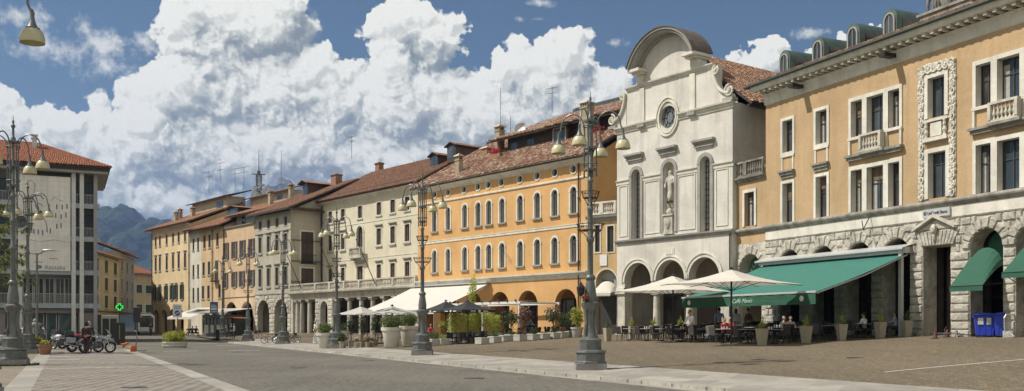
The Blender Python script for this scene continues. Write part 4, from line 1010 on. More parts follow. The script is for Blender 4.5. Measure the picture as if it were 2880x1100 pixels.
for a, c in TR:                                           # triple windows: mullion strips, balcony and ledge
    b = MB(); b.box(a, -.075, 15.45, c, -.003, 15.68)
    for u in (a, a+1.16, a+2.86, c-.2): pass
    for p, q in ((a, a+.2), (a+1.12, a+1.5), (a+2.8, c-1.04), (c-.2, c)): b.box(p, -.075, 13.1, q, -.003, 15.448); b.box(p, -.075, 8.62, q, -.003, 11.2)
    b.box(a, -.075, 11.2, c, -.003, 11.45); b.build('window_surround', MT['trim'], r)
    b = MB(); b.box(a-.12, -.34, 11.98, c+.12, 0, 12.12); b.box(a-.04, -.22, 11.78, c+.04, 0, 11.98); b.box(a+1.2, -.5, 12.0, c-1.2+.1, -.3, 12.14)
    bl = b.build('balcony_ledge', MT['stoned'], r)
    b = MB()
    for p, q in ((a+.02, a+.16), (a+1.14, a+1.32), (c-1.32+.04, c-1.1), (c-.16, c-.02)): b.box(p, -.12, 12.125, q, 0, 13.05)
    for p, q in ((a-.02, a+1.3), (c-1.3, c+.02)): b.box(p, -.14, 13.052, q, 0, 13.2)
    b.build('parapet', MT['trim'], r)
    balustrade(bl, a+1.28, c-1.22, -.36, -.36, 12.14, 1.05, 'stone', (), .2, r=.085)
for c, w in S1:
    b = MB(); b.box(c-.72, -.30, 11.98, c+.72, 0, 12.1); b.box(c-.66, -.2, 11.8, c+.66, 0, 11.98); b.box(c-.62, -.1, 11.6, c+.62, 0, 11.8); b.build('hood', MT['stoned'], r)
    b = MB(); b.box(c-.60, -.06, 12.103, c-.48, -.002, 13.02); b.box(c+.48, -.06, 12.103, c+.60, -.002, 13.02); b.box(c-.66, -.09, 13.02, c+.66, -.002, 13.14); b.build('parapet', MT['trim'], r)
# carved surround of the middle bay
b = MB(); rr = random.Random(3)
def blobs(u0, u1, z0, z1, n):
    for _ in range(n):
        u, z = rr.uniform(u0, u1), rr.uniform(z0, z1); s = rr.uniform(.05, .11); b.sph((u, -.06, z), (s, rr.uniform(.07,.14), s*rr.uniform(.8, 1.6)), 6, 4)
for z in [8.9+.46*k for k in range(16)]:
    for u in (13.55, 15.66):
        w = .17; 
        pts = [(u+w*sin(a)*(.6+.4*cos(a*.5)), -.10, z+.2*cos(a)) for a in [2*pi*k/9 for k in range(10)]]; b.tube(pts, .045, 5, False)
for u in [13.7+.38*k for k in range(6)]:
    pts = [(u+.19*cos(a), -.10, 16.02+.24*sin(a)) for a in [2*pi*k/9 for k in range(10)]]; b.tube(pts, .055, 5, False); b.sph((u, -.08, 16.0), (.08, .09, .1), 6, 4)
blobs(13.38, 13.72, 8.8, 16.2, 120); blobs(15.48, 15.84, 8.8, 16.2, 120); blobs(13.4, 15.8, 15.85, 16.25, 60)
b.build('carved_frame', MT['trim'], r, smooth=True)
b = MB(); b.box(13.32, -.05, 8.72, 13.76, -.002, 16.2); b.box(15.44, -.05, 8.72, 15.88, -.002, 16.2); b.box(13.762, -.05, 15.76, 15.438, -.002, 16.2); b.build('carved_frame_back', MT['stone'], r)
b = MB(); b.box(13.78, -.26, 11.92, 15.42, 0, 12.12); b.box(13.78, -.16, 13.02, 15.42, 0, 13.16); b.box(14.2, -.1, 12.2, 14.95, -.002, 12.95)
for u in (13.95, 15.2): baluster(b, u, -.12, 12.12, .9, .11, 8); b.sph((u, -.14, 12.75), (.1, .1, .15), 6, 4)
b.build('balcony_panel', MT['trim'], r)
# ledge, frieze, cornice
cornice(r, -3.7, 29.2, [(0, 8.18), (.06, 8.2), (.12, 8.3), (.22, 8.38), (.25, 8.46), (.22, 8.55), (.05, 8.62)], 'stoned', name='ledge')
b = MB(); b.box(0, -.03, 7.56, 29.2, -.001, 8.18); b.build('frieze', MT['trim'], r)
cornice(r, 0, 29.2, [(0, 7.5), (.05, 7.5), (.07, 7.58), (0, 7.6)], 'stoned', name='string_course')
cornice(r, -.1, 29.3, [(0, 16.95), (.05, 17.0), (.07, 17.5), (.16, 17.55), (.2, 17.68)], 'trim', name='eave_frieze')
b = MB(); 
for k in range(52): b.box(.1+k*.565, -.78, 17.70, .32+k*.565, 0, 17.90)
b.build('modillions', MT['stone'], r)
cornice(r, -.5, 29.5, [(.80, 17.90), (.86, 18.0), (.9, 18.06), (.95, 18.2)], 'trim', name='cornice')
b = MB(); b.tube([(-1.0, -1.04, 18.27), (29.7, -1.04, 18.27)], .11, 7); b.box(-1.0, -1.0, 18.2, 29.7, -.8, 18.3); b.build('gutter', MT['gutterg'], r)
roof(r, (-1.0,-.95,18.32), (29.7,-.95,18.32), (29.7,5.8,20.6), (-1.0,5.8,20.6), 'roofc', .25, .36, True)
roof(r, (29.7,12.4,18.3), (-1.0,12.4,18.3), (-1.0,5.8,20.5), (29.7,5.8,20.5), 'roofc', .25, .36)
for c in (.8, 4.1, 7.25, 10.25, 18.9, 22.1):            # barrel-roofed copper dormers
    b = MB(); n = 10; arcp = [(c-.56*cos(pi*k/n), 20.05+.66*sin(pi*k/n)) for k in range(n+1)]; pol = [(c-.56, 18.3)]+arcp+[(c+.56, 18.3)]
    b.prism(pol, 3.6, (0, .95, 0)); d_ = b.build('dormer', MT['copper'], r)
    b = MB(); pol2 = [(c-.34, 18.95)]+[(c-.34*cos(pi*k/n), 19.95+.42*sin(pi*k/n)) for k in range(n+1)]+[(c+.34, 18.95)]
    b.face([(p[0], .93, p[1]) for p in pol2]); w_ = b.build('dormer_window', MT['glassb'], d_)
    b = MB(); ringmesh(b, pol2, [(c-.44, 18.85)]+[(c-.44*cos(pi*k/n), 19.97+.50*sin(pi*k/n)) for k in range(n+1)]+[(c+.44, 18.85)], .86, .94); b.box(c-.02, .88, 18.95, c+.02, .925, 20.3); b.build('window_frame', MT['trimg'], w_)
    b = MB(); b.box(c+.565, 1.4, 19.1, c+.59, 2.3, 20.0); b.box(c-.59, 1.4, 19.1, c-.565, 2.3, 20.0); b.build('side_window', MT['glass'], d_)
# statue group and parapet over the middle of the roof
b = MB(); b.box(13.1, .3, 18.4, 16.6, 1.3, 19.25); b.box(12.95, .2, 19.25, 16.75, 1.4, 19.4); b.build('roof_plinth', MT['stoned'], r)
def skinfig(name, joints, edges, mat, parent, loc=(0,0,0), rz=0, sub=1, root=0, scale=1):
    """one continuous body grown round its joints; joints: [(x, y, z, radius)]"""
    me = bpy.data.meshes.new(name); me.from_pydata([j[:3] for j in joints], edges, []); me.materials.append(MT[mat])
    o = bpy.data.objects.new(name, me); COL.objects.link(o); o.parent = parent; o.location = loc; o.rotation_euler[2] = rz; o.scale = (scale,)*3
    bm = bmesh.new(); bm.from_mesh(me); sk = bm.verts.layers.skin.verify(); bm.verts.ensure_lookup_table()
    for i, j in enumerate(joints):
        rr_ = j[3]; bm.verts[i][sk].radius = (rr_ if isinstance(rr_, tuple) else (rr_, rr_)); bm.verts[i][sk].use_root = (i == root)
    bm.to_mesh(me); bm.free()
    o.modifiers.new('s', 'SKIN').use_smooth_shade = True; m = o.modifiers.new('u', 'SUBSURF'); m.levels = m.render_levels = sub
    ALLOBJ.append(o); return o
HANDS = True
def person(label, loc, rz, pose, shirt, trousers, hair, skin='skin', h=1.72, hold=None, female=False, longhair=False, helmet=None, cat='person'):
    """pose: 'stand', 'sit', 'walk', 'lean', 'serve'"""
    root = thing('person', label, cat, loc, rz); k = h/1.75; J = []; E_ = []
    def add(p, r_, par):
        J.append((p[0]*k, p[1]*k, p[2]*k, r_*k if not isinstance(r_, tuple) else tuple(x*k for x in r_))); i = len(J)-1
        if par is not None: E_.append((par, i))
        return i
    sit = pose == 'sit'; hz = .50 if sit else .93; ly = {'lean': -.22, 'serve': -.12, 'sit': -.05}.get(pose, 0)
    hips = add((0, 0, hz), (.15, .115), None); waist = add((0, ly*.4, hz+.20), (.13, .10), hips); chest = add((0, ly*.8, hz+.40), (.165, .115), waist)
    neckb = add((0, ly, hz+.55), (.085, .075), chest); neck = add((0, ly*1.15-.01, hz+.62), .052, neckb)
    hd = add((0, ly*1.3-.015, hz+.71), (.075, .085), neck); top = add((0, ly*1.35, hz+.80), (.062, .075), hd)
    sw = .19 if female else .215
    arms = {'stand': ((-.05, .02, -.28), (-.03, -.06, -.54)), 'walk': ((-.05, .08, -.27), (-.03, .04, -.52)), 'sit': ((-.03, -.08, -.25), (.04, -.30, -.26)), 'lean': ((-.02, -.12, -.26), (.03, -.32, -.40)), 'serve': ((-.03, -.10, -.26), (.02, -.34, -.22))}[pose]
    wrists = []
    for sx in (-1, 1):
        sh = add((sx*sw, ly, hz+.50), .062, chest); a, w = arms; f = (1 if pose != 'walk' or sx > 0 else -1)
        el = add((sx*(sw-a[0]), ly+a[1]*f, hz+.50+a[2]), .043, sh); wr = add((sx*(sw-w[0]), ly+w[1]*f*(1 if pose != 'walk' else 2.2), hz+.50+w[2]), .028, el)
        x0, y0, z0 = [q/k for q in J[wr][:3]]; e0 = [q/k for q in J[el][:3]]; d = Vector((x0-e0[0], y0-e0[1], z0-e0[2])).normalized(); s_ = d.orthogonal().normalized()
        pl = add((x0+d.x*.05, y0+d.y*.05, z0+d.z*.05), (.034, .018), wr); wrists.append((Vector((x0, y0, z0)), d, s_))
        for i_, (off, ln_) in enumerate(((-.03, .062), (-.01, .075), (.01, .07), (.03, .055))):
            q = Vector((x0, y0, z0))+d*.09+s_*off; e1 = add(tuple(q), .009, pl); add(tuple(q+d*ln_*.6+Vector((0, -.006, -.01))), .008, e1)
        q = Vector((x0, y0, z0))+d*.04+s_*.045*-sx; t1 = add(tuple(q), .011, pl); add(tuple(q+d*.035), .009, t1)
    for sx in (-1, 1):
        hp = add((sx*.09, 0, hz-.06), .095, hips)
        if sit: kn = add((sx*.12, -.44, hz-.02), .062, hp); an = add((sx*.12, -.46, .09), .04, kn)
        elif pose == 'walk': kn = add((sx*.09, -.12*sx-.04, .50), .062, hp); an = add((sx*.09, -.26*sx+.08, .09), .04, kn)
        else: kn = add((sx*.10, -.02, .50), .062, hp); an = add((sx*.11, .02, .09), .04, kn)
        j_ = J[an]; hl = add((j_[0]/k, j_[1]/k-.02, .045), .04, an); add((j_[0]/k*1.08, j_[1]/k-.17, .03), .030, hl)
    body = skinfig('body', J, E_, skin, root)
    # clothing: skinned sleeves, shirt and trousers over the body
    def garment(name, idx, ed, extra, mat):
        m_ = {a: i for i, a in enumerate(idx)}; js = []
        for a in idx:
            j = J[a]; rr_ = j[3]; js.append((*j[:3], tuple(x+extra for x in rr_) if isinstance(rr_, tuple) else rr_+extra))
        return skinfig(name, js, [(m_[a], m_[c]) for a, c in ed if a in m_ and c in m_], mat, body)
    na = 5+2*0
    armj = [i for i in range(7, 7+2*13)]
    s1, s2 = 7, 7+14
    sl_ = [0, 1, 2, 3, s1, s1+1, s1+2, s2, s2+1, s2+2]
    garment('shirt', sl_, E_, .016, shirt)
    L0 = 7+28; garment('trousers', [0, L0, L0+1, L0+2, L0+5, L0+6, L0+7], E_, .014, trousers)
    for s_ in (0, 5):
        a_ = J[L0+s_+3]; b = MB(); b.sph((a_[0], a_[1]-.05*k, .045*k), (.05*k, .13*k, .05*k), 8, 5); b.build('shoe', MT['black'], body)
    b = MB(); hx, hy, hz_ = J[hd][:3]; b.sph((hx, hy, hz_+.035*k), (.082*k, .098*k, .122*k), 12, 8); b.sph((hx, hy-.10*k, hz_+.02*k), (.014*k, .022*k, .022*k), 6, 4)
    for sx in (-1, 1): b.sph((hx+sx*.083*k, hy, hz_+.03*k), (.012*k, .022*k, .032*k), 6, 4)
    b.build('head', MT[skin], body, smooth=True)
    b = MB(); 
    for sx in (-1, 1): b.sph((hx+sx*.03*k, hy-.092*k, hz_+.045*k), .011*k, 6, 4)
    b.box(hx-.025*k, hy-.096*k, hz_-.028*k, hx+.025*k, hy-.09*k, hz_-.02*k); b.build('face', MT['black'], body)
    if helmet: b = MB(); b.sph((hx, hy+.01, hz_+.05*k), (.125*k, .145*k, .15*k), 12, 8); b.build('helmet', MT[helmet], body, smooth=True)
    else:
        b = MB(); b.sph((hx, hy+.028*k, hz_+.075*k), (.094*k, .100*k, .105*k), 12, 8, .1)
        if longhair: b.sph((hx, hy+.055*k, hz_-.03*k), (.095*k, .065*k, .16*k), 10, 7, .1)
        b.build('hair', MT[hair], body, smooth=True)
    return root
for n_, c_ in dict(skin=(.45, .27, .19), black=(.02, .02, .022), shirt_white=(.68, .68, .68), navy=(.03, .035, .06), red_cloth=(.42, .05, .06), blue_cloth=(.25, .33, .45), brown_cloth=(.16, .08, .05), maroon_cloth=(.055, .022, .026), dark_cloth=(.035, .035, .042), pale_cloth=(.50, .50, .46), pink_cloth=(.52, .42, .38), lilac_cloth=(.36, .38, .50), orange_cloth=(.65, .18, .04), beige_cloth=(.45, .38, .27), hair_dark=(.03, .022, .017), hair_grey=(.35, .33, .31), hair_brown=(.10, .055, .035), jeans=(.07, .10, .16)).items():
    MT[n_] = plain(n_, c_, .75 if n_ != 'black' else .4, .12, 0, 8)
# roof statues: two figures holding a shield
for i, (u, hh_) in enumerate(((13.45, 2.1), (13.95, 1.9), (15.3, 1.9), (16.0, 2.1))):
    J = [(0,0,.95,(.19,.15)),(0,-.03,1.2,(.17,.13)),(0,-.05,1.42,(.21,.15)),(0,-.04,1.6,.09),(0,-.05,1.75,.11),(0,-.05,1.88,.09),(-.25,-.04,1.5,.08),(-.32,-.12,1.2,.06),(-.15,-.3,1.05,.05),(.25,-.04,1.5,.08),(.36,-.1,1.75,.06),(.42,-.2,2.0,.05),(-.11,0,.85,.13),(-.13,-.1,.45,.09),(-.13,0,.05,.07),(.11,0,.85,.13),(.14,-.03,.45,.09),(.13,.05,.05,.07)]
    skinfig('statue', J, [(0,1),(1,2),(2,3),(3,4),(4,5),(2,6),(6,7),(7,8),(2,9),(9,10),(10,11),(0,12),(12,13),(13,14),(0,15),(15,16),(16,17)], 'stoned', r, (u, .8, 19.4), .4*(-1)**i, 1, 0, hh_/1.9)
b = MB(); b.sph((14.65, .7, 20.1), (.5, .2, .7), 10, 8, .2); b.build('coat_of_arms', MT['stoned'], r)
# rusticated ground floor
rustic(r, 0, 29.2, .95, 7.5, .468, .85, [dict(o, z0=0) for o in arc]+[R_(13.62, 15.5, 0, 6.06), R_(13.3, 15.85, 6.0, 7.4)], .09)
b = MB()
for k in range(11):                                        # flat arch and pediment over the portal
    a0, a1 = -.42+.084*k, -.42+.084*(k+.94); q = [(14.56+a0*2.3, 6.06), (14.56+a1*2.3, 6.06), (14.56+a1*3.3, 6.95), (14.56+a0*3.3, 6.95)]
    cx_ = sum(x[0] for x in q)/4; s2 = [(cx_+(x-cx_)*.8, 6.5+(z-6.5)*.85) for x, z in q]
    A1 = [b.pt((x, 0, z)) for x, z in q]; B1 = [b.pt((x, -.14, z)) for x, z in s2]
    for i in range(4): b.fi((A1[i], A1[(i+1)%4], B1[(i+1)%4], B1[i]))
    b.fi(B1)
b.build('flat_arch', MT['rust'], r)
b = MB(); b.prism([(13.1, 6.96), (14.56, 7.66), (16.0, 6.96), (16.0, 7.10), (14.56, 7.84), (13.1, 7.10)], -.34); b.prism([(13.5, 7.02), (14.56, 7.52), (15.6, 7.02)], -.08); b.build('pediment', MT['stone'], r)
b = MB(); b.sph((14.56, -.24, 7.0), (.2, .16, .28), 10, 8, .2); b.sph((14.56, -.2, 6.6), (.13, .12, .3), 8, 6, .2); b.sph((14.56, -.34, 7.05), (.05, .08, .07), 6, 4); b.build('keystone_mask', MT['stone'], r, smooth=True)
# deep passage behind the arches, its doors, green canopies and glazing
b = MB(); b.face(((0,1.25,.3),(29.2,1.25,.3),(29.2,1.25,7),(0,1.25,7))) if 0 else None

for x0, x1 in zip([0]+[x+1.0 for x in ARX], [x-1.0 for x in ARX]+[29.2]): 
    if x0 == 12.69: b.box(x0, 1.25, .3, 13.62, 1.6, 7.2); b.box(15.5, 1.25, .3, x1, 1.6, 7.2)
    elif x1-x0 > .05: b.box(x0, 1.25, .3, x1, 1.6, 7.2)
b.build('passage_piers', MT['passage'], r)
b = MB(); b.face(((0,4.6,.3),(29.2,4.6,.3),(29.2,4.6,7.2),(0,4.6,7.2))); b.face(((0,1.25,7.2),(29.2,1.25,7.2),(29.2,4.6,7.2),(0,4.6,7.2))); b.build('passage', MT['passage'], r)  # passage and piers coloured near black to imitate interior shade
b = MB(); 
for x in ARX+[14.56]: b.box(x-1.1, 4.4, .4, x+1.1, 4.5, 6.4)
b.build('shopfront', MT['dark'], r)  # dark shop panels, raised high to stand in for shade deep in the passage
b = MB()
for x in ARX+[14.56]: b.box(x-.9, 4.3, 3.2, x+.9, 4.38, 3.3); b.box(x-.04, 4.3, .8, x+.04, 4.38, 4.6); b.box(x-1.0, 4.3, .8, x-.9, 4.42, 4.7); b.box(x+.9, 4.3, .8, x+1.0, 4.42, 4.7)
b.build('shop_frame', MT['shutter'], r)
b = MB(); b.box(13.75, 1.7, .8, 15.4, 1.8, 6.0); b.build('portal_door', MT['shutter'], r)
MT['greencloth'] = plain('green_awning_cloth', (.055, .22, .165), .75, .10, 0, 1.5, .15)
MT['greendk'] = plain('dark_green_canopy', (.045, .17, .105), .75, .12, 0, 1.5)
def clothmat(name, c, tr=.25):
    m, t, b_ = newmat(name); p = pos(t); lk(t, ramp(t, noise(t, p, 1.2, 5, .6), [(.3, tuple(x*.9 for x in c)), (.7, c)]), b_.inputs['Base Color']); b_.inputs['Roughness'].default_value = .85
    ts = t.nodes.new('ShaderNodeBsdfTranslucent'); ts.inputs[0].default_value = (*c, 1); mx_ = t.nodes.new('ShaderNodeMixShader'); mx_.inputs[0].default_value = tr
    lk(t, b_.outputs[0], mx_.inputs[1]); lk(t, ts.outputs[0], mx_.inputs[2]); lk(t, mx_.outputs[0], t.nodes['Material Output'].inputs[0]); bump(t, b_, noise(t, scaled(t, p, (.5, .5, 2.2)), 1.6, 4), .55, .10); return m
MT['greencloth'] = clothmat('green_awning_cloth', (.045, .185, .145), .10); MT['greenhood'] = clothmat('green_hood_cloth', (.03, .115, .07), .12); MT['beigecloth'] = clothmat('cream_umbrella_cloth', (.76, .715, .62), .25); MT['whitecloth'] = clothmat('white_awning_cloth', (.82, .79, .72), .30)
MT['greyumb'] = clothmat('grey_white_umbrella_cloth', (.66, .64, .58), .35); MT['blackcloth'] = clothmat('black_umbrella_cloth', (.03, .033, .035), .1)
for i, (x, lab) in enumerate(((17.76, 'green quarter-round canopy in the arch above the blue bins'), (20.5, 'green quarter-round canopy at the right edge above the steel barrier'))):
    PD, PH = ((1.5, 1.05), (1.0, .45))[i]; c_ = W_(r, x, -.02, 4.75); g_ = thing('canopy', lab, 'awning', c_, r.rotation_euler[2], 'green arch canopies'); g_.scale = r.scale; b = MB(); n = 9
    for k in range(n):                                     # hood: sloping vault from the arch to a low front bar
        for j in range(6):
            def Q(a, t): 
                A_a = pi*a/n; xx = -1.0*cos(A_a); z1 = 1.0*sin(A_a); return (xx*(1+.02*t), -PD*t, (z1)*(1-t)**.9 - PH*t**1.4+.0)
            b.face((Q(k, j/6), Q(k+1, j/6), Q(k+1, (j+1)/6), Q(k, (j+1)/6)))
    b.face(((-1.02,-PD,-PH),(1.02,-PD,-PH),(1.02,-PD,-PH-.27),(-1.02,-PD,-PH-.27)))
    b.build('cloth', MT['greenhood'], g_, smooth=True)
    b = MB(); b.tube([(-1.02, 0, -.9), (-1.02, -PD, -PH), (1.02, -PD, -PH), (1.02, 0, -.9)], .025, 5); b.build('frame', MT['iron'], g_)
b = MB()
for x in ARX: 
    if x > 13: b.face([(x-1.0, 1.3, 4.9)]+[(x-1.0*cos(pi*k/10), 1.3, 5.75+1.0*sin(pi*k/10)) for k in range(11)]+[(x+1.0, 1.3, 4.9)])
b.build('lunette', MT['greendk'], r)
# bank sign
b = MB(); b.box(13.72, -.16, 7.68, 15.55, -.04, 8.14); sg = b.build('sign', MT['alu'], r)
MT['sign_ink'] = plain('sign_ink', (.06, .06, .065), .6, .05)
text(sg, 'UniCredit Banca', .26, 'sign_ink', (14.06, -.17, 7.83), sx=.78)
b = MB(); ringmesh(b, [(13.9+.07*cos(2*pi*k/12), 7.92+.07*sin(2*pi*k/12)) for k in range(12)], [(13.9+.11*cos(2*pi*k/12), 7.92+.11*sin(2*pi*k/12)) for k in range(12)], -.175, -.16); b.box(13.87, -.178, 7.82, 13.92, -.17, 8.02); b.build('emblem', MT['sign_ink'], sg)
b = MB(); b.tube([(9.7, -.1, 8.2), (9.9, -.8, 7.4), (10.0, -1.0, 7.9)], .03, 5); b.build('flag_bracket', MT['iron'], r)
for u in (3.9, 11.7): b = MB(); b.box(u-.2, -1.2, 17.2, u+.25, -.3, 17.42); b.tube([(u, -.1, 17.3), (u, -.6, 17.3)], .05); b.build('floodlight', MT['iron'], r)
chimney(r, 1.4, 8.5, 19.3, .9, .7, 1.6, 'brick', 'roofw')
# ---------------------------------------------------------------- link wing between the bank and the church
r = house('link_wing', 'low ochre wing with a roof balustrade between the church and the bank palazzo', 'building', (17.65, 66.34), .45); hscale(r, .92); WNG = r
ww = R_(-2.30, -1.22, 8.75, 11.15); wa = A_(-1.72, 2.5, .3, 6.72, d=1.0, open=1)
b = MB(); wall(b, -4.2, -.002, 7.5, 12.0, [ww], .02, .35); b.build('wall', MT['uni'], r)
b = MB(); wall(b, -4.2, -.002, .3, 7.5, [wa], .02, 1.0); b.build('ground_floor_wall', MT['stone'], r)
window(r, ww, .22, 'trim', .06, None, 'glass', 'sash', 1, (.3,), .36, curtain=1, frbot=False)
cornice(r, -4.2, 0, [(0, 11.9), (.1, 11.95), (.14, 12.1), (.3, 12.16), (.32, 12.28)], 'stoned')
b = MB(); b.box(-4.2, .02, 11.95, 0, 6, 12.25); b.build('terrace', MT['stoned'], r)
balustrade(r, -4.15, -.1, .0, .0, 12.28, 1.15, 'stoned', [0, 2.0, 4.05], .24, r=.085)
rustic(r, -4.1, 0, .95, 7.45, .6, 1.1, [dict(wa, z0=0)], .03, 'stone')
b = MB(); b.box(-4, 4.5, .3, -.1, 4.6, 7); b.box(-4.2, 1.0, 6.9, 0, 4.6, 7.2); b.build('passage', MT['dark'], r)
b = MB(); b.face([(-1.72-1.25, .85, 3.9)]+[(-1.72-1.25*cos(pi*k/12), .85, 5.47+1.25*sin(pi*k/12)) for k in range(13)]+[(-1.72+1.25, .85, 3.9)]); lun = b.build('sign_board', MT['greendk'], r)
for i, ch in enumerate('GELATERIA'):                      # letters round the arch
    a = pi-(.12+i*.36); rr_ = .88
    text(lun, ch, .42, 'white_paint', (-1.72+rr_*cos(a), .84, 5.2+rr_*sin(a)), (pi/2, -(a-pi/2), 0), .004, align='CENTER')
text(lun, 'BAR', .5, 'white_paint', (-2.15, .84, 4.75))
# ================================================================ CHURCH
r = house('church', 'pale church front with a round oculus, curved pediment, statue niche and scrolled shoulders', 'church', (8.5, 77.21), .737); hscale(r, .94); CHU = r
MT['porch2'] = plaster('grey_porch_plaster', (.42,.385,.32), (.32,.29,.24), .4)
oc = dict(t='o', u0=5.66-.86, u1=5.66+.86, z0=17.55-1.16, z1=17.55+1.16)
wl_ = [A_(2.25, .95, 8.5, 14.0), A_(9.48, .95, 8.5, 14.0)]; nich = A_(5.81, 1.15, 8.75, 14.1)
up = [oc]+wl_+[nich]
CA = [A_(2.40, 3.0, .3, 6.62, d=.7, open=1), A_(5.92, 3.0, .3, 6.65, d=.7, open=1), A_(9.33, 3.0, .3, 6.66, d=.7, open=1)]
b = MB(); wall(b, 0, 12, 8.35, 16.3, [nich]+wl_, 0, .6); wall(b, 1.15, 10.2, 16.3, 20.6, [oc], 0, .5)
wall(b, 0, 1.15, 16.3, 17.6, [], 0, .5); wall(b, 10.2, 12, 16.3, 17.6, [], 0, .5)
b.box(.02, .62, 7, 11.98, 1.2, 17.55); b.box(1.16, .52, 17.5, 10.19, 1.0, 20.58)
b.build('wall', MT['church'], r)
# trim the shoulders: the front above the entablature is only as wide as the attic
b = MB(); wall(b, 0, 12, 4.36, 8.35, [dict(o, z0=4.36) for o in CA], .0, .7); b.build('porch_wall', MT['churchlow'], r)
b = MB(); b.face(((12,0,.3),(12,20,.3),(12,20,17.5),(12,0,17.5))); b.face(((0,0,.3),(0,20,.3),(0,20,17.5),(0,0,17.5))); b.face(((0,20,.3),(12,20,.3),(12,20,17.5),(0,20,17.5)))
b.face(((0, 1.0, 17.4), (12, 1.0, 17.4), (6, 1.0, 22.3))); b.build('nave_wall', MT['church'], r)
MT['leaded'] = glassy('leaded_glass', (.13, .15, .15), .05, .2)
# windows
for o in wl_:
    q = window(r, o, .28, 'trimg', .10, None, 'curtain', None, 0, (), .5, frbot=False); c_ = (o['u0']+o['u1'])/2
    b = MB()
    for k in range(4): b.box(c_-.36+k*.24-.012, .44, 8.5, c_-.36+k*.24+.012, .48, 13.8)
    for k in range(13): b.box(c_-.47, .44, 8.7+k*.42, c_+.47, .48, 8.73+k*.42)
    b.build('glazing_bars', MT['iron'], q, loc=(-c_, 0, -8.5))
b = MB(); b.face([(p[0], .26, p[1]) for p in outline(oc)]); ow_ = b.build('round_window', MT['leaded'], r)
b = MB(); cx_, cz_ = 5.66, 17.55
for k in range(8): a = 2*pi*k/8; b.tube([(cx_+.28*cos(a), .24, cz_+.38*sin(a)), (cx_+.84*cos(a), .24, cz_+1.13*sin(a))], .028, 4)
for s in (.40, .66): b.tube([(cx_+.86*s*cos(2*pi*k/16), .24, cz_+1.16*s*sin(2*pi*k/16)) for k in range(17)], .026, 4)
b.build('glazing_bars', MT['iron'], ow_)
b = MB(); e_ = lambda o_: [(cx_+(.86+o_)*cos(2*pi*k/28), cz_+(1.16+o_)*sin(2*pi*k/28)) for k in range(28)]
ringmesh(b, e_(0), e_(.10), -.10, 0); ringmesh(b, e_(.10), e_(.26), -.05, 0); ringmesh(b, e_(.26), e_(.33), -.12, 0); b.build('window_frame', MT['trim'], ow_)
for k_, (c_, w_) in enumerate(((2.1, 2.0), (5.7, 2.0), (9.38, 2.05))):
    b = MB(); b.box(c_-w_/2+.12, -.16, 14.72, c_+w_/2-.12, 0, 14.98); b.box(c_-w_/2+.05, -.26, 14.98, c_+w_/2-.05, 0, 15.1); b.box(c_-w_/2, -.36, 15.1, c_+w_/2, 0, 15.26); b.box(c_-w_/2+.25, -.1, 14.6, c_+w_/2-.25, 0, 14.72); b.build('lintel', MT['trimg'], r)
# niche with statue and pedestal
b = MB(); b.face([(p[0], .58, p[1]) for p in outline(nich)]); b.build('niche', MT['church'], r)
b = MB(); ringmesh(b, outline(nich), outline(nich, .28), -.09, 0, False); b.build('niche_frame', MT['trimg'], r)
b = MB(); b.box(5.35, -.14, 8.72, 6.27, .4, 10.0); b.box(5.28, -.22, 10.0, 6.34, .42, 10.14); b.box(5.28, -.2, 8.6, 6.34, .4, 8.75); b.sph((5.81, -.16, 9.4), (.25, .1, .38), 8, 6, .3)
b.sph((5.81, .12, 10.3), (.34, .3, .28), 8, 6, .3); b.build('pedestal', MT['stone'], r)
J = [(0,0,1.15,(.20,.16)),(0,0,.75,(.22,.18)),(-.10,-.02,.32,(.14,.13)),(-.12,0,.04,.09),(0,-.02,1.45,(.20,.14)),(0,-.02,1.72,(.24,.15)),(0,-.02,1.92,.09),(0,-.05,2.06,.12),(0,-.05,2.2,.10),(-.27,0,1.76,.09),(-.36,-.05,1.45,.075),(-.28,-.2,1.2,.06),(.27,0,1.76,.09),(.34,-.08,1.5,.075),(.20,-.26,1.42,.06),(.14,.02,.32,.13),(.16,.05,.04,.09)]
skinfig('statue', J, [(0,1),(1,2),(2,3),(0,4),(4,5),(5,6),(6,7),(7,8),(5,9),(9,10),(10,11),(5,12),(12,13),(13,14),(1,15),(15,16)], 'stone', r, (5.81, .18, 10.5), 0, 1, 0, 1.35)
# strips, panels, cornices
b = MB()
for u0, u1, z0, z1 in ((.28,1.25,8.8,12.9),(3.15,4.85,8.8,12.9),(6.75,8.5,8.8,12.9),(10.45,11.6,8.8,12.9)):
    ringmesh(b, [(u0+.07,z0+.07),(u0+.07,z1-.07),(u1-.07,z1-.07),(u1-.07,z0+.07)], [(u0,z0),(u0,z1),(u1,z1),(u1,z0)], -.05, 0)
for u in (2.68, 7.98): b.box(u, -.10, 17.56, u+.52, -.002, 20.3)
b.build('panels', MT['trim'], r)
for u in (2.68, 7.98): b = MB(); b.box(u-.12, -.28, 17.2, u+.64, 0, 17.5); b.build('bracket', MT['trimg'], r)
def segcorn(z0, segs, prof, mat, nm):
    for a, c in segs: cornice(r, a, c, [(p, z0+q) for p, q in prof], mat, name=nm)
segcorn(8.2, [(-.1, 12.12)], [(0, 0), (.12, .02), (.14, .12), (.24, .18), (.26, .3)], 'trimg', 'cornice')
segcorn(12.95, [(-.05, 1.45), (3.0, 5.0), (6.62, 8.73), (10.25, 12.1)], [(0, 0), (.05, .02), (.06, .26), (.14, .3), (.15, .38)], 'trim', 'string_course')
segcorn(17.1, [(-.12, 4.5), (6.85, 12.12)], [(0, 0), (.08, .02), (.08, .14), (.16, .2), (.17, .32), (.3, .38), (.32, .5)], 'trim', 'cornice')
segcorn(20.35, [(1.15, 10.3)], [(0, 0), (.08, .03), (.1, .12), (.24, .18), (.26, .28)], 'trim', 'cornice')
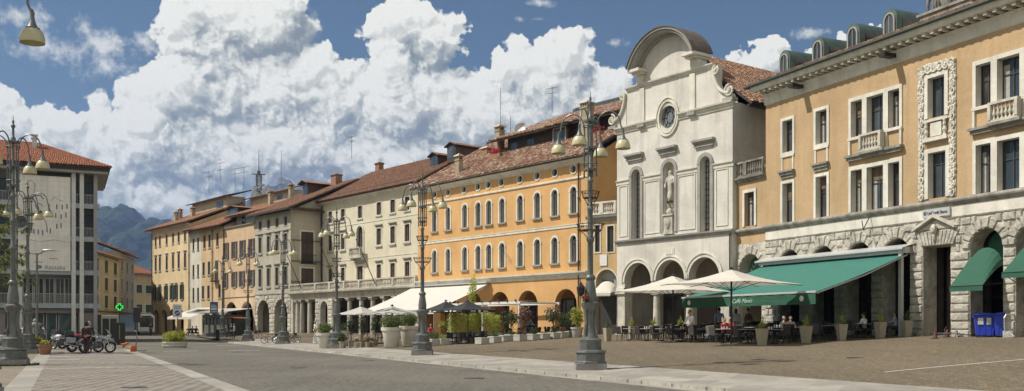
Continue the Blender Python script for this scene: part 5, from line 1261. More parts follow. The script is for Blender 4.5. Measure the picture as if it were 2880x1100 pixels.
# curved pediment: a barrel hood on two stubby pilasters
cx_, R1 = 5.62, 0; hw = 3.42; za, zt = 21.74, 24.12; rad = (hw*hw+(zt-za)**2)/(2*(zt-za)); czp = zt-rad; a0 = math.asin(hw/rad)
arcp = lambda rr_, n=22, y=0: [(cx_+rr_*sin(-a0+2*a0*k/n), czp+rr_*cos(-a0+2*a0*k/n)) for k in range(n+1)]
b = MB(); fil = arcp(rad-.2); b.prism([(cx_-2.95, 20.6)]+[p for p in fil if abs(p[0]-cx_) < 3.0]+[(cx_+2.95, 20.6)], .5, (0, .1, 0)); b.build('pediment_wall', MT['church'], r)
b = MB()
def hood(ro, ri, y0, y1):
    o1, i1 = arcp(ro), arcp(ri)
    for k in range(len(o1)-1):
        b.face(((o1[k][0],y0,o1[k][1]),(o1[k+1][0],y0,o1[k+1][1]),(i1[k+1][0],y0,i1[k+1][1]),(i1[k][0],y0,i1[k][1])))
        b.face(((o1[k][0],y0,o1[k][1]),(o1[k+1][0],y0,o1[k+1][1]),(o1[k+1][0],y1,o1[k+1][1]),(o1[k][0],y1,o1[k][1])))
        b.face(((i1[k][0],y0,i1[k][1]),(i1[k+1][0],y0,i1[k+1][1]),(i1[k+1][0],y1,i1[k+1][1]),(i1[k][0],y1,i1[k][1])))
    for k in (0, -1): b.face(((o1[k][0],y0,o1[k][1]),(o1[k][0],y1,o1[k][1]),(i1[k][0],y1,i1[k][1]),(i1[k][0],y0,i1[k][1])))
hood(rad+.05, rad-.12, -1.0, 1.1); hood(rad-.12, rad-.30, -.86, 1.0); hood(rad-.30, rad-.46, -.22, .5); b.build('curved_pediment', MT['trimg'], r)
b = MB(); hood(rad+.11, rad+.055, -1.08, 1.2); b.build('pediment_roof', MT['leadroof'], r)
for u in (2.18, 7.86):
    b = MB(); b.box(u+.28, -.2, 20.64, u+.92, .9, 21.32); b.box(u+.12, -.55, 21.32, u+1.06, .95, 21.48); b.box(u, -.9, 21.48, u+1.2, 1.0, 21.70); b.build('pilaster', MT['trim'], r)
for sx, u0 in ((1, 10.2), (-1, 1.1)):                     # scrolled shoulders
    b = MB(); pts = []
    for k in range(15):
        a = pi*1.0+pi*.5*k/14; pts.append((u0+sx*(1.55+1.45*cos(a)), 20.2+2.0*sin(a)))
    outer = pts; n = len(pts); poly = [(u0, 17.65)]+[(u0, 20.2)]+pts+[(u0+sx*1.75, 17.65)]
    b.prism(poly if sx > 0 else poly[::-1], .55, (0, .0, 0)); b.build('shoulder', MT['church'], r)
    b = MB(); b.tube([(p[0], -.1, p[1]) for p in pts], .13, 7)
    for (cu, cz2, R0) in ((u0+sx*.35, 20.05, .36), (u0+sx*1.6, 18.35, .46)):
        b.tube([(cu+R0*(1-t/22)*cos(pi/2+sx*t*.55), -.12, cz2+R0*(1-t/22)*sin(pi/2+sx*t*.55)) for t in range(20)], .085, 6); b.sph((cu, -.1, cz2), (.12, .16, .12), 8, 6)
    b.build('scroll', MT['trim'], r, smooth=True)
    b = MB(); b.box(u0+sx*1.05, -.22, 17.62, u0+sx*1.95, .4, 17.85); b.build('scroll_base', MT['trimg'], r)
# porch: columns, arch rings, plaque, interior
for u in (4.17, 7.62): column(r, u, .35, .9, 4.35, .30)
column(r, .55, .35, .9, 4.35, .42, sq=True); column(r, 11.35, .35, .9, 4.35, .42, sq=True)
for o in CA:
    b = MB(); ringmesh(b, outline(o, 0, n=18)[1:-1], outline(o, .24, n=18)[1:-1], -.06, 0, False); ringmesh(b, outline(o, .24, n=18)[1:-1], outline(o, .34, n=18)[1:-1], -.12, 0, False); b.build('arch_moulding', MT['trim'], r)
b = MB(); 
for u0, u1 in ((-.0, .9), (3.9, 4.42), (7.42, 7.83), (10.83, 12)): b.box(u0, -.12, 4.36, u1, .75, 4.7)
b.build('impost', MT['trim'], r)
b = MB(); b.box(5.55, -.06, 7.1, 6.25, 0, 7.5); b.box(5.45, -.03, 7.03, 6.35, -.001, 7.56); b.build('plaque', MT['trim'], r)
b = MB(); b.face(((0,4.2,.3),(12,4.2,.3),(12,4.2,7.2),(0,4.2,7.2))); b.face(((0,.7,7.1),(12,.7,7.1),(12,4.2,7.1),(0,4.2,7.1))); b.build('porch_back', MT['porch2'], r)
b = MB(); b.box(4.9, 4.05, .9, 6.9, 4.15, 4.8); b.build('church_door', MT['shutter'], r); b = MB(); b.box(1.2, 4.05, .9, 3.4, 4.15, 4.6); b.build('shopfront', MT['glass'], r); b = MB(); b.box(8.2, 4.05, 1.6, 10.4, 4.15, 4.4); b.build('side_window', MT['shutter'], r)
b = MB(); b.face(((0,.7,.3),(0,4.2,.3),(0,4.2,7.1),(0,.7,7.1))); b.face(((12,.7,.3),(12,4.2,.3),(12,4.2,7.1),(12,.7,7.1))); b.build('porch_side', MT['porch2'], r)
roof(r, (12.9,1.0,17.45), (12.9,20,17.45), (6,20,22.7), (6,.9,22.7), 'roofc', .25, .36, True)
roof(r, (-.6,20,17.35), (-.6,.9,17.35), (6,.9,22.7), (6,20,22.7), 'roofc', .25, .36)
chimney(r, 9.3, 12, 19, 1.0, .8, 2.6, 'brick', 'roofw')
downpipe(r, 11.85, .9, 8.2); b = MB(); b.tube([(12.75, .8, 17.25), (12.75, 20, 17.25)], .1, 6); b.build('gutter', MT['gutter'], r)
# ================================================================ LOW YELLOW HOUSE
r = house('low_yellow_house', 'low yellow house with a roof balustrade between the orange palazzo and the church', 'building', (5.93, 75.0), ang=atan2(-1.75, 2.17)); YEL = r
sc_ = 2.79/5.1
o1 = R_(.72, 1.18, 7.4, 9.5); o2 = R_(1.86, 2.46, 7.35, 9.35); oa = dict(A_(1.78, 1.95, .3, 6.0, d=.6, open=1), rise=.975)
shell(r, .0, 2.79, .3, 10.2, 8, [o1, o2, oa], 'yellow', depth=.2, y=0)
for o in (o1, o2): window(r, o, .10, 'trim', .04, None, 'shutterg', 'sash', 1, (), .14)
cornice(r, -.0, 2.9, [(0, 9.75), (.08, 9.8), (.1, 9.95), (.3, 10.05), (.34, 10.2)], 'trimg')
b = MB(); b.box(0, 0, 10.2, 2.8, 5, 10.28); b.build('terrace', MT['stone'], r)
balustrade(r, .1, 2.75, -.05, -.05, 10.28, 1.0, 'trim', [0, 1.3, 2.65], .2, r=.08)
b = MB(); b.box(1.2, -.06, 6.3, 1.85, -.01, 7.15); b.build('plaque', MT['white_paint'], r)
b = MB(); ringmesh(b, outline(oa, n=16), outline(oa, .10, n=16), -.05, 0, False); b.build('arch_moulding', MT['trim'], r)
b = MB(); b.face([(p[0], .35, p[1]) for p in outline(oa, n=16)]); b.build('arch_infill', MT['trimg'], r)
b = MB(); b.box(1.0, .2, .6, 2.6, .33, 4.0); b.build('shop_door', MT['dark'], r)
MT['blue_ink'] = plain('blue_ink', (.02, .05, .13), .6, .05)
text(r, 'limoni', .50, 'blue_ink', (1.16, .33, 5.0), ext=.01, sx=.86)
text(r, 'profumeria', .16, 'blue_ink', (1.22, .33, 4.82), ext=.01, sx=1.1)
c_ = W_(r, 1.80, 0, 4.15); g_ = thing('shop_awning', 'small cream scalloped shop awning on the low yellow house', 'awning', c_, r.rotation_euler[2]); b = MB(); n = 10
for k in range(n):
    for j in range(5):
        Q = lambda a, t: (-.95*cos(pi*a/n), -.95*t-.0, (.95*sin(pi*a/n))*(1-t)**.8)
        b.face((Q(k, j/5), Q(k+1, j/5), Q(k+1, (j+1)/5), Q(k, (j+1)/5)))
for k in range(16): x = -.95+1.9*k/16; b.face(((x, -.955, .02), (x+.119, -.955, .02), (x+.119, -.955, -.18), (x+.06, -.955, -.27), (x, -.955, -.18)))
b.build('cloth', MT['beigecloth'], g_, smooth=True)
# ================================================================ MODERN BLOCK on the left
r = house('modern_block', 'modern block of concrete balconies with a tall mosaic panel under a red hipped roof', 'building', (-43.4, 100), ang=atan2(.424, .906)); MOD = r
C1 = lambda x: (.8133*x-276)*.0328        # crop column to metres
MT['panel'] = plaster('marble_panel', (.86, .82, .74), (.76, .72, .66), .15, .5)
MT['bluec'] = plaster('blue_grey_paint', (.40, .45, .48), (.34, .38, .41), .3)
MT['greyw'] = plaster('grey_wall', (.38, .375, .335), (.31, .305, .27), .3)
fl = [3.9, 7.35, 10.85, 14.3, 17.5]
b = MB(); b.box(-26, 1.6, .0, -.2, 12, 17.5); b.build('wall', MT['greyw'], r)
b = MB()
for z in fl[:-1]: b.box(-26, -.1, z-.35, .1, 1.6, z); b.box(-26, -.16, z-.42, .16, -.1, z+.08)
b.build('balcony_slabs', MT['bluec'], r)
b = MB(); b.box(-26.4, -.9, 17.5, .95, 13, 17.75); b.build('eave_soffit', MT['greyw'], r); b = MB(); b.box(-26.6, -1.05, 17.75, 1.1, 13.1, 18.15); b.build('eave_fascia', MT['iron'], r)
MT['paintw'] = plain('pale_painted_columns', (.60, .60, .57), .7, .1)
for x in (-1.75, -2.55+.03, -7.45, -8.0, -12, -16, -20): b = MB(); b.box(x, -.22, 0, x+.4, .2, 17.5); b.build('pillar', MT['paintw'], r)
b = MB(); b.box(-.42, -.2, 0, -.05, 1.6, 17.5); b.build('pillar', MT['concrete'], r)
b = MB()
def rail(x0, x1, z, zt):
    for k in range(int((x1-x0)/.13)): b.tube([(x0+.05+k*.13, -.08, z), (x0+.05+k*.13, -.08, z+zt)], .018, 4, False)
    b.tube([(x0, -.08, z+zt), (x1, -.08, z+zt)], .035, 5)
for z in fl[1:-1]: rail(-2.3, -1.8, z, 1.0); rail(-1.3, -.1, z, 1.0); rail(-12, -8.2, z, 1.0)
rail(-26, .05, fl[0], 1.05)
b.build('railings', MT['sashw'], r)
for z in fl[:-1]:
    for x0, x1 in ((-2.25, -1.85), (-1.25, -.5), (-11.5, -8.4), (-15.5, -12.4), (-19.5, -16.5)):
        if z > 4 or x0 < -3 or True: window(r, dict(R_(x0, x1, z+.05, z+2.5)), .0, 'trim', .02, None, 'glass', 'sash', 0 if x1-x0 < .6 else 1, (), 0).location = ((x0+x1)/2, 1.56, z+.05)
for x0 in (-7.0, -6.0, -5.0, -4.0, -3.2): window(r, R_(x0, x0+.85, fl[0]+.05, fl[0]+2.7), .05, 'sashw', .04, None, 'glass', 'sashw', 1, (), 0).location = (x0+.42, 1.2, fl[0]+.05)
b = MB(); b.box(-7.4, 1.25, 3.9, -2.5, 1.55, 7.0); b.build('recessed_wall', MT['greyw'], r)
# ground-floor shop
b = MB(); b.box(-26, .3, 3.0, 0, 1.6, 3.5); b.box(-1.9, .3, .0, -.1, 1.6, 3.2); b.box(-7.1, .4, 0, -6.9, 1.6, 3.2); b.box(-9.5, .4, 0, -8.6, 1.6, 3.2); b.build('shop_wall', plain('mauve_wall', (.27, .23, .21), .8, .1), r)
MT['shopglass'] = glassy('green_shop_glass', (.035, .07, .07), .08)
for a, c in ((-6.8, -5.1), (-4.9, -3.9), (-3.75, -2.0), (-8.5, -7.2), (-12, -9.6)):
    b = MB(); b.box(a, 1.0, .1, c, 1.1, 3.0); s_ = b.build('shopfront', MT['shopglass'], r)
    b = MB(); ringmesh(b, [(a+.07, .1), (a+.07, 2.92), (c-.07, 2.92), (c-.07, .1)], [(a-.02, .0), (a-.02, 3.0), (c+.02, 3.0), (c+.02, .0)], .9, 1.0); b.build('shop_frame', MT['sashw'], s_)
# mosaic panel: pale tiles with a faint drawing of houses and a figure
b = MB(); x0, x1, z0, z1 = -7.42, -2.62, 7.3, 17.0; b.box(x0, -.30, z0, x1, -.05, z1); b.cm = 1
for k in range(1, 9): b.box(x0+k*(x1-x0)/9-.004, -.303, z0, x0+k*(x1-x0)/9+.004, -.3, z1)
for k in range(1, 19): b.box(x0, -.306, z0+k*.51-.004, x1, -.3, z0+k*.51+.004)
pn = b.build('mosaic_panel', [MT['panel'], MT['trimg']], r)
MT['ink1'] = plain('blue_grey_drawing', (.20, .21, .25), .7, .2); MT['ink2'] = plain('pinkish_drawing', (.40, .32, .30), .7, .2)
b = MB(); rr = random.Random(9)
def strk(pts, w): b.tube([(x, -.303, z) for x, z in pts], w, 4)
for (cx2, cz2, n_) in ((-3.9, 13.9, 3), (-3.4, 13.9, 3), (-2.95, 14.0, 3), (-4.0, 13.0, 2), (-3.5, 12.9, 3), (-3.05, 13.1, 2), (-3.9, 11.9, 2), (-3.5, 12.0, 2), (-6.0, 11.3, 2), (-5.6, 11.25, 2), (-5.2, 11.2, 2), (-4.8, 11.5, 2), (-4.5, 11.4, 2)):
    b.box(cx2-.06, -.309, cz2-.28, cx2+.07, -.301, cz2+.25)
strk([(-4.4, 14.5), (-4.1, 14.9), (-3.7, 14.6), (-3.3, 14.5)], .02); strk([(-6.2, 14.9), (-5.9, 14.3), (-5.7, 13.6), (-5.4, 13.2)], .06); strk([(-6.0, 14.9), (-5.4, 15.0), (-5.1, 14.6)], .05)
strk([(-5.9, 13.8), (-5.5, 14.2), (-5.2, 13.9)], .04); b.build('drawing', MT['ink1'], pn)
b = MB(); strk([(-6.8, 16), (-6.3, 16.5), (-5.9, 16.1), (-6.0, 15.2)], .035); strk([(-5.2, 12.9), (-4.9, 12.2), (-4.8, 11.6)], .05); strk([(-7.0, 10.6), (-5.5, 10.2), (-4.2, 10.5), (-3, 10.3)], .02)
for z, a, c in ((9.3, -4.6, -3.9), (8.5, -4.6, -3.8), (9.0, -5.9, -5.2), (8.1, -6.0, -5.2)): b.box(a, -.308, z, c, -.301, z+.10)
b.build('drawing', MT['ink2'], pn)
text(pn, 'Assitalia', .62, 'ink1', (-5.05, -.31, 7.45), ext=.006, sx=.95)
b = MB(); b.sph((-5.55, -.31, 7.68), (.30, .02, .2), 8, 6); b.build('emblem', MT['ink1'], pn)
roof(r, (-26.6,-1.15,18.15), (1.2,-1.15,18.15), (-5.5,6,21.2), (-22,6,21.2), 'roofr', .24, .36, True)
roof(r, (1.2,-1.15,18.15), (1.2,13.2,18.15), (-5.5,6.05,21.2), (-5.5,6,21.2), 'roofr', .24, .36)
ridge(r, (1.2,-1.15,18.2), (-5.5,6,21.25), 'roofr', .15); ridge(r, (-5.5,6,21.3), (-22,6,21.3), 'roofr', .15)
b = MB(); b.box(-6.3, 4.2, 19.6, -5.85, 4.65, 21.5); b.box(-6.4, 4.1, 21.5, -5.75, 4.75, 21.62); b.box(-6.28, 4.22, 21.62, -5.87, 4.62, 21.85); b.box(-6.4, 4.1, 21.85, -5.75, 4.75, 21.97); b.build('chimney', MT['alu'], r)
# ================================================================ HOUSES down the far street
def farhouse(name, label, X0, Y0, ang, w, dep, h, wm, rm, cols_, rows, ridge_h=2.4, pane='shutter', shut=None, ww=.9, hh_=1.7, front_arc=False):
    r = house(name, label, 'building', (X0, Y0), ang=ang)
    ops = [R_(c-ww/2, c+ww/2, z, z+hh_) for z in rows for c in cols_]
    shell(r, 0, w, -.2, h, dep, ops, wm, depth=.18)
    for o in ops: window(r, o, .10, 'trim', .03, .08, pane, 'sash', 1, (), .12, shutters=shut)
    q = MB(); q.box(.6, -.02, .5, w-.6, .0, 3.2); q.build('shopfront', MT['glass'], r)
    cornice(r, -.1, w+.1, [(0, 3.6), (.25, 3.7), (.28, 3.85)], 'trimg', name='string_course')
    roof(r, (-.6,-.8,h), (w+.6,-.8,h), (w+.6,dep/2,h+ridge_h), (-.6,dep/2,h+ridge_h), rm, .3, .4, True, under='trimg', th=.10); roof(r, (w+.6,dep+.6,h), (-.6,dep+.6,h), (-.6,dep/2,h+ridge_h-.02), (w+.6,dep/2,h+ridge_h-.02), rm, .3, .4, under='trimg', th=.10)
    return r
# street side houses: the fronts face the street, seen obliquely
fa = atan2(.90, -.30)
def Lr(px, Y): return (at(px, Y), Y)
p0 = Lr(274, 140); p1 = Lr(337, 165); a_ = atan2(p1[1]-p0[1], p1[0]-p0[0])
def street(name, label, pxa, Ya, pxb, Yb, h, wm, rm, n, rows, **k):
    A, B = Lr(pxa, Ya), Lr(pxb, Yb); w = sqrt((B[0]-A[0])**2+(B[1]-A[1])**2)
    return farhouse(name, label, A[0], A[1], atan2(B[1]-A[1], B[0]-A[0]), w, 12, h, wm, rm, [w*(i+.5)/n for i in range(n)], rows, **k)
street('yellow_street_house', 'pale yellow street house with green shutters beside the modern block', 258, 128, 336, 144, 11.5, 'cream2', 'roofr', 3, (4.2, 6.7, 9.2), shut=None, pane='shutterg', ww=2.0, hh_=1.8)
street('grey_street_house', 'grey street house with paired pale windows further down the street', 335, 144.3, 378, 160, 12.9, 'gray', 'roofr', 3, (4.4, 7.2, 10.1), pane='curtain', ridge_h=2.6, ww=1.6)
street('ochre_street_house', 'ochre street house with a red roof at the end of the street', 352, 196, 430, 204, 12.6, 'ochre2', 'roofr', 3, (4.5, 8.6), pane='shutterg', ww=1.8)
street('end_house', 'small yellowish house closing the view behind the bus', 318, 225, 432, 232, 9.6, 'yellow', 'roofw', 4, (3.8, 6.6), pane='shutter')
# pharmacy cross on its post
t_ = thing('pharmacy_sign', 'green lit pharmacy cross above the far street', 'sign', (at(336, 118), 118, 4.0), .45); t_.scale = (.72, .72, .72)
b = MB(); ringmesh(b, [(-.2,.12),(-.2,.2)][:0] or [(-.42,-.14),(-.42,.14),(-.14,.14),(-.14,.42),(.14,.42),(.14,.14),(.42,.14),(.42,-.14),(.14,-.14),(.14,-.42),(-.14,-.42),(-.14,-.14)], [(-.6,-.26),(-.6,.26),(-.26,.26),(-.26,.6),(.26,.6),(.26,.26),(.6,.26),(.6,-.26),(.26,-.26),(.26,-.6),(-.26,-.6),(-.26,-.26)], -.08, .0)
MT['neon'] = plain('green_neon', (.02, .3, .03), .5, .1, emit=(.05, 1, .12, .55)); b.build('cross', MT['neon'], t_)
b = MB(); b.box(-.6, .0, -.26, .6, .12, .26); b.box(-.26, .0, .262, .26, .12, .6); b.box(-.26, .0, -.6, .26, .12, -.262); b.tube([(0, .1, -.5), (0, .1, -4.2)], .05, 6); b.box(-.12, -.09, -.12, .12, -.01, .12); b.build('case', MT['iron'], t_)
# ================================================================ MOUNTAINS, several kilometres off
MT['rock'] = None
m, t, bb = newmat('mountain_rock'); p = pos(t); geo = t.nodes.new('ShaderNodeNewGeometry'); sz = t.nodes.new('ShaderNodeSeparateXYZ'); lk(t, geo.outputs['Normal'], sz.inputs[0])
rock = ramp(t, noise(t, p, .006, 9, .68), [(.35, (.10, .095, .085)), (.65, (.34, .32, .28))]); forest = ramp(t, noise(t, p, .01, 6, .6), [(.35, (.022, .042, .018)), (.65, (.05, .075, .03))])
pz = t.nodes.new('ShaderNodeSeparateXYZ'); lk(t, p, pz.inputs[0])
fm = M('ADD', M('MULTIPLY', sz.outputs[2], 1.5, tree=t), M('ADD', M('MULTIPLY', pz.outputs[2], -.0016, tree=t), M('MULTIPLY', noise(t, p, .008, 6, .6), 1.2, tree=t), tree=t), tree=t)
lk(t, mixc(t, ramp(t, fm, [(.62, (0,0,0)), (.86, (1,1,1))]), rock, forest), bb.inputs['Base Color']); bb.inputs['Roughness'].default_value = 1; bump(t, bb, noise(t, p, .012, 9, .7), 1.0, 60); MT['rock'] = m
def mountain(name, Y0, prof, depth, nx=300, ny=70, seed=0, zs=1.0):
    """ridge whose skyline passes through prof [(x, z)], sloping down towards the town and away behind"""
    b = MB(); prof = [(x_, z_*zs) for x_, z_ in prof]; xs = [p[0] for p in prof]; x0, x1 = xs[0], xs[-1]
    def top(x):
        for (a, za), (c, zc) in zip(prof, prof[1:]):
            if a <= x <= c: return za+(zc-za)*sm((x-a)/(c-a))
        return 0
    rows = []
    for j in range(ny+1):
        t_ = j/ny; d = (t_-.62); row = []
        for i in range(nx+1):
            x = x0+(x1-x0)*i/nx; hgt = top(x+mn.noise(Vector((x*.004, t_*3, seed)))*16)
            f = 1-abs(d/.62) if d < 0 else 1-d/.38
            f = max(0, f)**.72
            v = Vector((x*.0022, t_*depth*.0022, seed)); rd = (1-abs(mn.fractal(v, 1, 2.1, 6)))*1.0; sp_ = mn.fractal(Vector((x*.011, t_*2.2, seed)), .9, 2.1, 5)
            rg = mn.ridged_multi_fractal(v*1.3, .9, 2.1, 7, 1, 2)*.16
            z = hgt*f*(.82+.18*rd)+hgt*(rg-.22)*(1.0*f*(1-f)*2.2+.10*f)+sp_*hgt*.20*(f*(1-f)*2+.10)+f*f*(mn.noise(Vector((x*.028, t_*9, seed)))*16+abs(mn.noise(Vector((x*.012, t_*5, seed+4))))*-34)
            row.append(b.pt((x, Y0+depth*(t_-.62), max(-20, z))))
        rows.append(row)
    for a, c in zip(rows, rows[1:]):
        for i in range(nx): b.fi((a[i], a[i+1], c[i+1], c[i]))
    o = b.build(name, MT['rock'], smooth=True); tag(o, kind='structure'); return o
def skyl(Y, pts): return [(at(px, Y), EYE+(HY-py)/F*Y) for px, py in pts]
mountain('mountains', 4300, skyl(4300, [(-700, 760), (-300, 700), (0, 660), (150, 600), (250, 612), (275, 590), (305, 584), (328, 596), (346, 570), (374, 572), (394, 604), (412, 640), (420, 618), (435, 592), (470, 612), (540, 680), (700, 720), (1000, 760), (1500, 800)]), 2200, 420, 80, 3, 1.06)
mountain('distant_mountain', 5300, skyl(5300, [(500, 700), (640, 620), (700, 590), (735, 545), (752, 524), (764, 528), (785, 500), (800, 500), (845, 512), (880, 515), (900, 508), (950, 520), (1100, 560), (1500, 640)]), 2600, 200, 60, 8, 1.03)
# ================================================================ AIR between town and mountains
b = MB(); b.box(-6000, -60, -60, 6500, 8200, 1150); hz = b.build('haze', MT['white_paint']); tag(hz, 'thin blue summer haze filling the valley towards the mountains', 'haze', kind='stuff')
m, t, bb = newmat('haze_air'); t.nodes.remove(bb); pv = t.nodes.new('ShaderNodeVolumePrincipled'); pv.inputs['Color'].default_value = (.36, .56, 1, 1); pv.inputs['Density'].default_value = .000085; pv.inputs['Anisotropy'].default_value = .1
lk(t, pv.outputs[0], t.nodes['Material Output'].inputs['Volume']); hz.data.materials.clear(); hz.data.materials.append(m)
# ================================================================ STREET LAMPS
def lamp_parts(root, top=True):
    b = MB(); b.box(-.56, -.56, -.02, .56, .56, .24); b.build('plinth', MT['lampstone'], root)
    b = MB(); sq = pi/4
    b.lathe([(.62, .24), (.62, .30), (.56, .33), (.56, .60), (.62, .64), (.60, .70), (.46, .74)], (0,0,0), 8, True, ph=pi/8)
    b.lathe([(.42, .74), (.42, 1.06), (.44, 1.10), (.36, 1.16)], (0,0,0), 8, ph=pi/8)
    b.lathe([(.30, 1.16), (.26, 1.3), (.22, 1.7), (.25, 2.2), (.32, 2.32), (.34, 2.38), (.34, 2.46), (.24, 2.52)], (0,0,0), 10)
    for k in range(4):
        a = k*pi/2+pi/4; b.tube([(.24*cos(a), .24*sin(a), 1.2), (.30*cos(a), .30*sin(a), 1.35), (.22*cos(a), .22*sin(a), 1.7), (.27*cos(a), .27*sin(a), 2.2)], .045, 5)
    b.lathe([(.21, 2.52), (.23, 2.75), (.17, 3.15), (.15, 3.3), (.20, 3.36), (.20, 3.42), (.13, 3.5)], (0,0,0), 10)
    b.build('pedestal', MT['lampmetal'], root, smooth=True)
    b = MB(); b.lathe([(.105, 3.5), (.10, 4.7), (.14, 4.75), (.15, 4.85), (.095, 4.95), (.09, 5.85), (.12, 5.9), (.12, 6.0), (.085, 6.05), (.08, 6.9), (.11, 6.95), (.11, 7.02), (.06, 7.08), (.05, 9.2), (.10, 9.25), (.10, 9.36), (.05, 9.42), (.045, 9.75), (.08, 9.8), (.085, 9.88), (.03, 9.94), (.05, 10.02), (.015, 10.12), (.01, 10.3)], (0,0,0), 10)
    b.build('pole', MT['lampmetal'], root, smooth=True)
    b = MB()
    for z in (7.35, 8.15, 9.15): b.lathe([(.08, z), (.23, z), (.24, z+.05), (.23, z+.09), (.08, z+.09)], (0,0,0), 10)
    for z in (7.6, 9.0): b.tube([(.27*cos(2*pi*k/16), .27*sin(2*pi*k/16), z) for k in range(17)], .02, 4, False)
    b.build('collar', MT['lampmetal'], root, smooth=True)
    for k in range(4):
        a = radians(-22.8)+k*pi/2; d = Vector((cos(a), sin(a), 0)); P = lambda r_, z: (d.x*r_, d.y*r_, z)
        pts = [P(.24, 7.2), P(.24, 8.4)]+[P(.70-.46*cos(pi*j/12), 8.95+.55*sin(pi*j/12)) for j in range(13)]
        pts[2:2] = [P(.22, 8.7)]; pts += [P(1.20, 8.86), P(1.25, 8.75)]
        b = MB(); b.tube(pts, .028, 6); b.sph(P(.24, 7.18), .045, 6, 4); b.sph(P(1.23, 8.82), .05, 6, 4)
        arm = b.build('arm', MT['lampmetal'], root, smooth=True)
        b = MB(); c = P(1.25, 0); b.lathe([(.03, 8.8), (.05, 8.78), (.045, 8.68), (.07, 8.55), (.12, 8.44), (.17, 8.42), (.18, 8.38)][::-1], c, 12); b.build('lamp_cap', MT['lampmetal'], arm, smooth=True)
        b = MB(); b.lathe([(.27, 8.08), (.275, 8.13), (.26, 8.22), (.23, 8.32), (.17, 8.395), (.05, 8.41)], c, 16, False); b.lathe([(.25, 8.085), (.24, 8.2), (.16, 8.36), (.04, 8.39)], c, 16, False); b.build('lamp_shade', MT['bell'], arm, smooth=True)
def basket(root, z, R0):
    b = MB()
    for zz, rr_ in ((0, R0*.8), (.22, R0)): b.tube([(rr_*cos(2*pi*k/16), rr_*sin(2*pi*k/16), z+zz) for k in range(17)], .013, 4, False)
    for k in range(14):
        a = 2*pi*k/14; b.tube([(R0*cos(a), R0*sin(a), z+.26), (R0*.8*cos(a), R0*.8*sin(a), z), (.1*cos(a), .1*sin(a), z)], .011, 3, False)
    for k in range(4):
        a = pi/2*k+.3; b.tube([(.1*cos(a), .1*sin(a), z-.3), (R0*.5*cos(a), R0*.5*sin(a), z-.12), (R0*.8*cos(a), R0*.8*sin(a), z)], .015, 4, False)
    b.build('flower_ring', MT['iron'], root)
lamp0 = thing('street_lamp', 'nearest tall four-armed lamp post on the kerb before the church', 'street lamp', (2.90, 35.3, 0), 0, 'lamp posts along the kerb'); lamp_parts(lamp0)
def lampcopy(px, Y, label, grp, base=lamp0):
    c = copy_tree(base, None, label); c['group'] = grp; X = at(px, Y); c.location = (X, Y, gz(X, Y)); ALLOBJ.append(c); return c
KG = 'lamp posts along the kerb'
l2 = lampcopy(1188, 52.9, 'four-armed lamp post on the kerb before the left end of the orange palazzo', KG)
l3 = lampcopy(947, 69.0, 'four-armed lamp post on the kerb before the loggia, between potted trees', KG)
l4 = lampcopy(796, 86.4, 'four-armed lamp post on the kerb before the grey corner house, beside bicycles', KG)
l5 = lampcopy(697.5, 101.5, 'four-armed lamp post on the kerb before the shuttered salmon house', KG)
l6 = lampcopy(626, 118.5, 'four-armed lamp post beside the kiosk, farthest along the kerb', KG)
l7 = lampcopy(37, 39.3, 'big four-armed lamp post on a stone plinth at the left edge', 'lamp posts on the left')
l8 = lampcopy(78, 56.5, 'four-armed lamp post with a loudspeaker, second on the left', 'lamp posts on the left')
l9 = lampcopy(-80, 21.5, 'lamp post almost outside the frame whose single bell hangs at top left', 'lamp posts on the left')
l9.rotation_euler = (0, 0, radians(37.8)); l7.rotation_euler = (0, 0, radians(20)); l8.rotation_euler = (0, 0, radians(22.8))
for o in (lamp0, l2): basket(o, 6.35, .34); basket(o, 5.15, .52)
for o in (l3, l4, l5): basket(o, 6.3, .34); basket(o, 5.2, .5)
s_ = thing('loudspeaker', 'round grey horn loudspeaker hanging from the second left lamp post', 'loudspeaker', (at(66, 55.8), 55.8, 7.65))
b = MB(); b.X = Matrix.Rotation(pi/2, 4, 'X'); b.lathe([(.12, -.2), (.16, 0), (.36, .25), (.40, .28), (.36, .27), (.12, .05)], (0,0,0), 14); b.build('horn', MT['lampmetal'], s_, smooth=True)
b = MB(); b.tube([(0, 0, 0), (.35, .5, 0)], .03); b.build('bracket', MT['iron'], s_)
# red hanging flowers and lantern on the nearest lamp
f_ = thing('hanging_flowers', 'small red flowers and a black lantern fixed to the nearest lamp post', 'flowers', (2.66, 35.1, 2.62))
b = MB(); leafcloud(b, (0, 0, .0), (.2, .18, .22), 110, .045, 4); b.build('leaves', MT['dkleaf'], f_); b = MB(); leafcloud(b, (.05, -.08, .05), (.14, .12, .12), 50, .04, 5); b.build('blossoms', MT['redf'], f_)
b = MB(); b.lathe([(.05, .1), (.13, .2), (.16, .42), (.06, .55), (.02, .62)], (-.12, .1, 0), 6); b.build('lantern', MT['iron'], f_)
# plain street light with a curved neck
X, Y = at(104, 66), 66; t_ = thing('street_light', 'plain grey street light with one curved head beside the modern block', 'street light', (X, Y, 0))
b = MB(); b.lathe([(.16, 0), (.10, .2), (.08, 3), (.06, 6.6)], (0,0,0), 8); b.tube([(0,0,6.6), (-.9, 0, 6.65)], .03); b.tube([(0,0,6.55), (.5,0,6.8), (.8,0,6.85)], .04); b.build('pole', MT['lampmetal'], t_, smooth=True)
b = MB(); b.sph((.75, 0, 6.88), (.42, .16, .07), 12, 6); b.build('lamp_head', MT['alu'], t_, smooth=True)
MT['pale_ink'] = plain('pale_green_print', (.42,.55,.48), .8, .05)
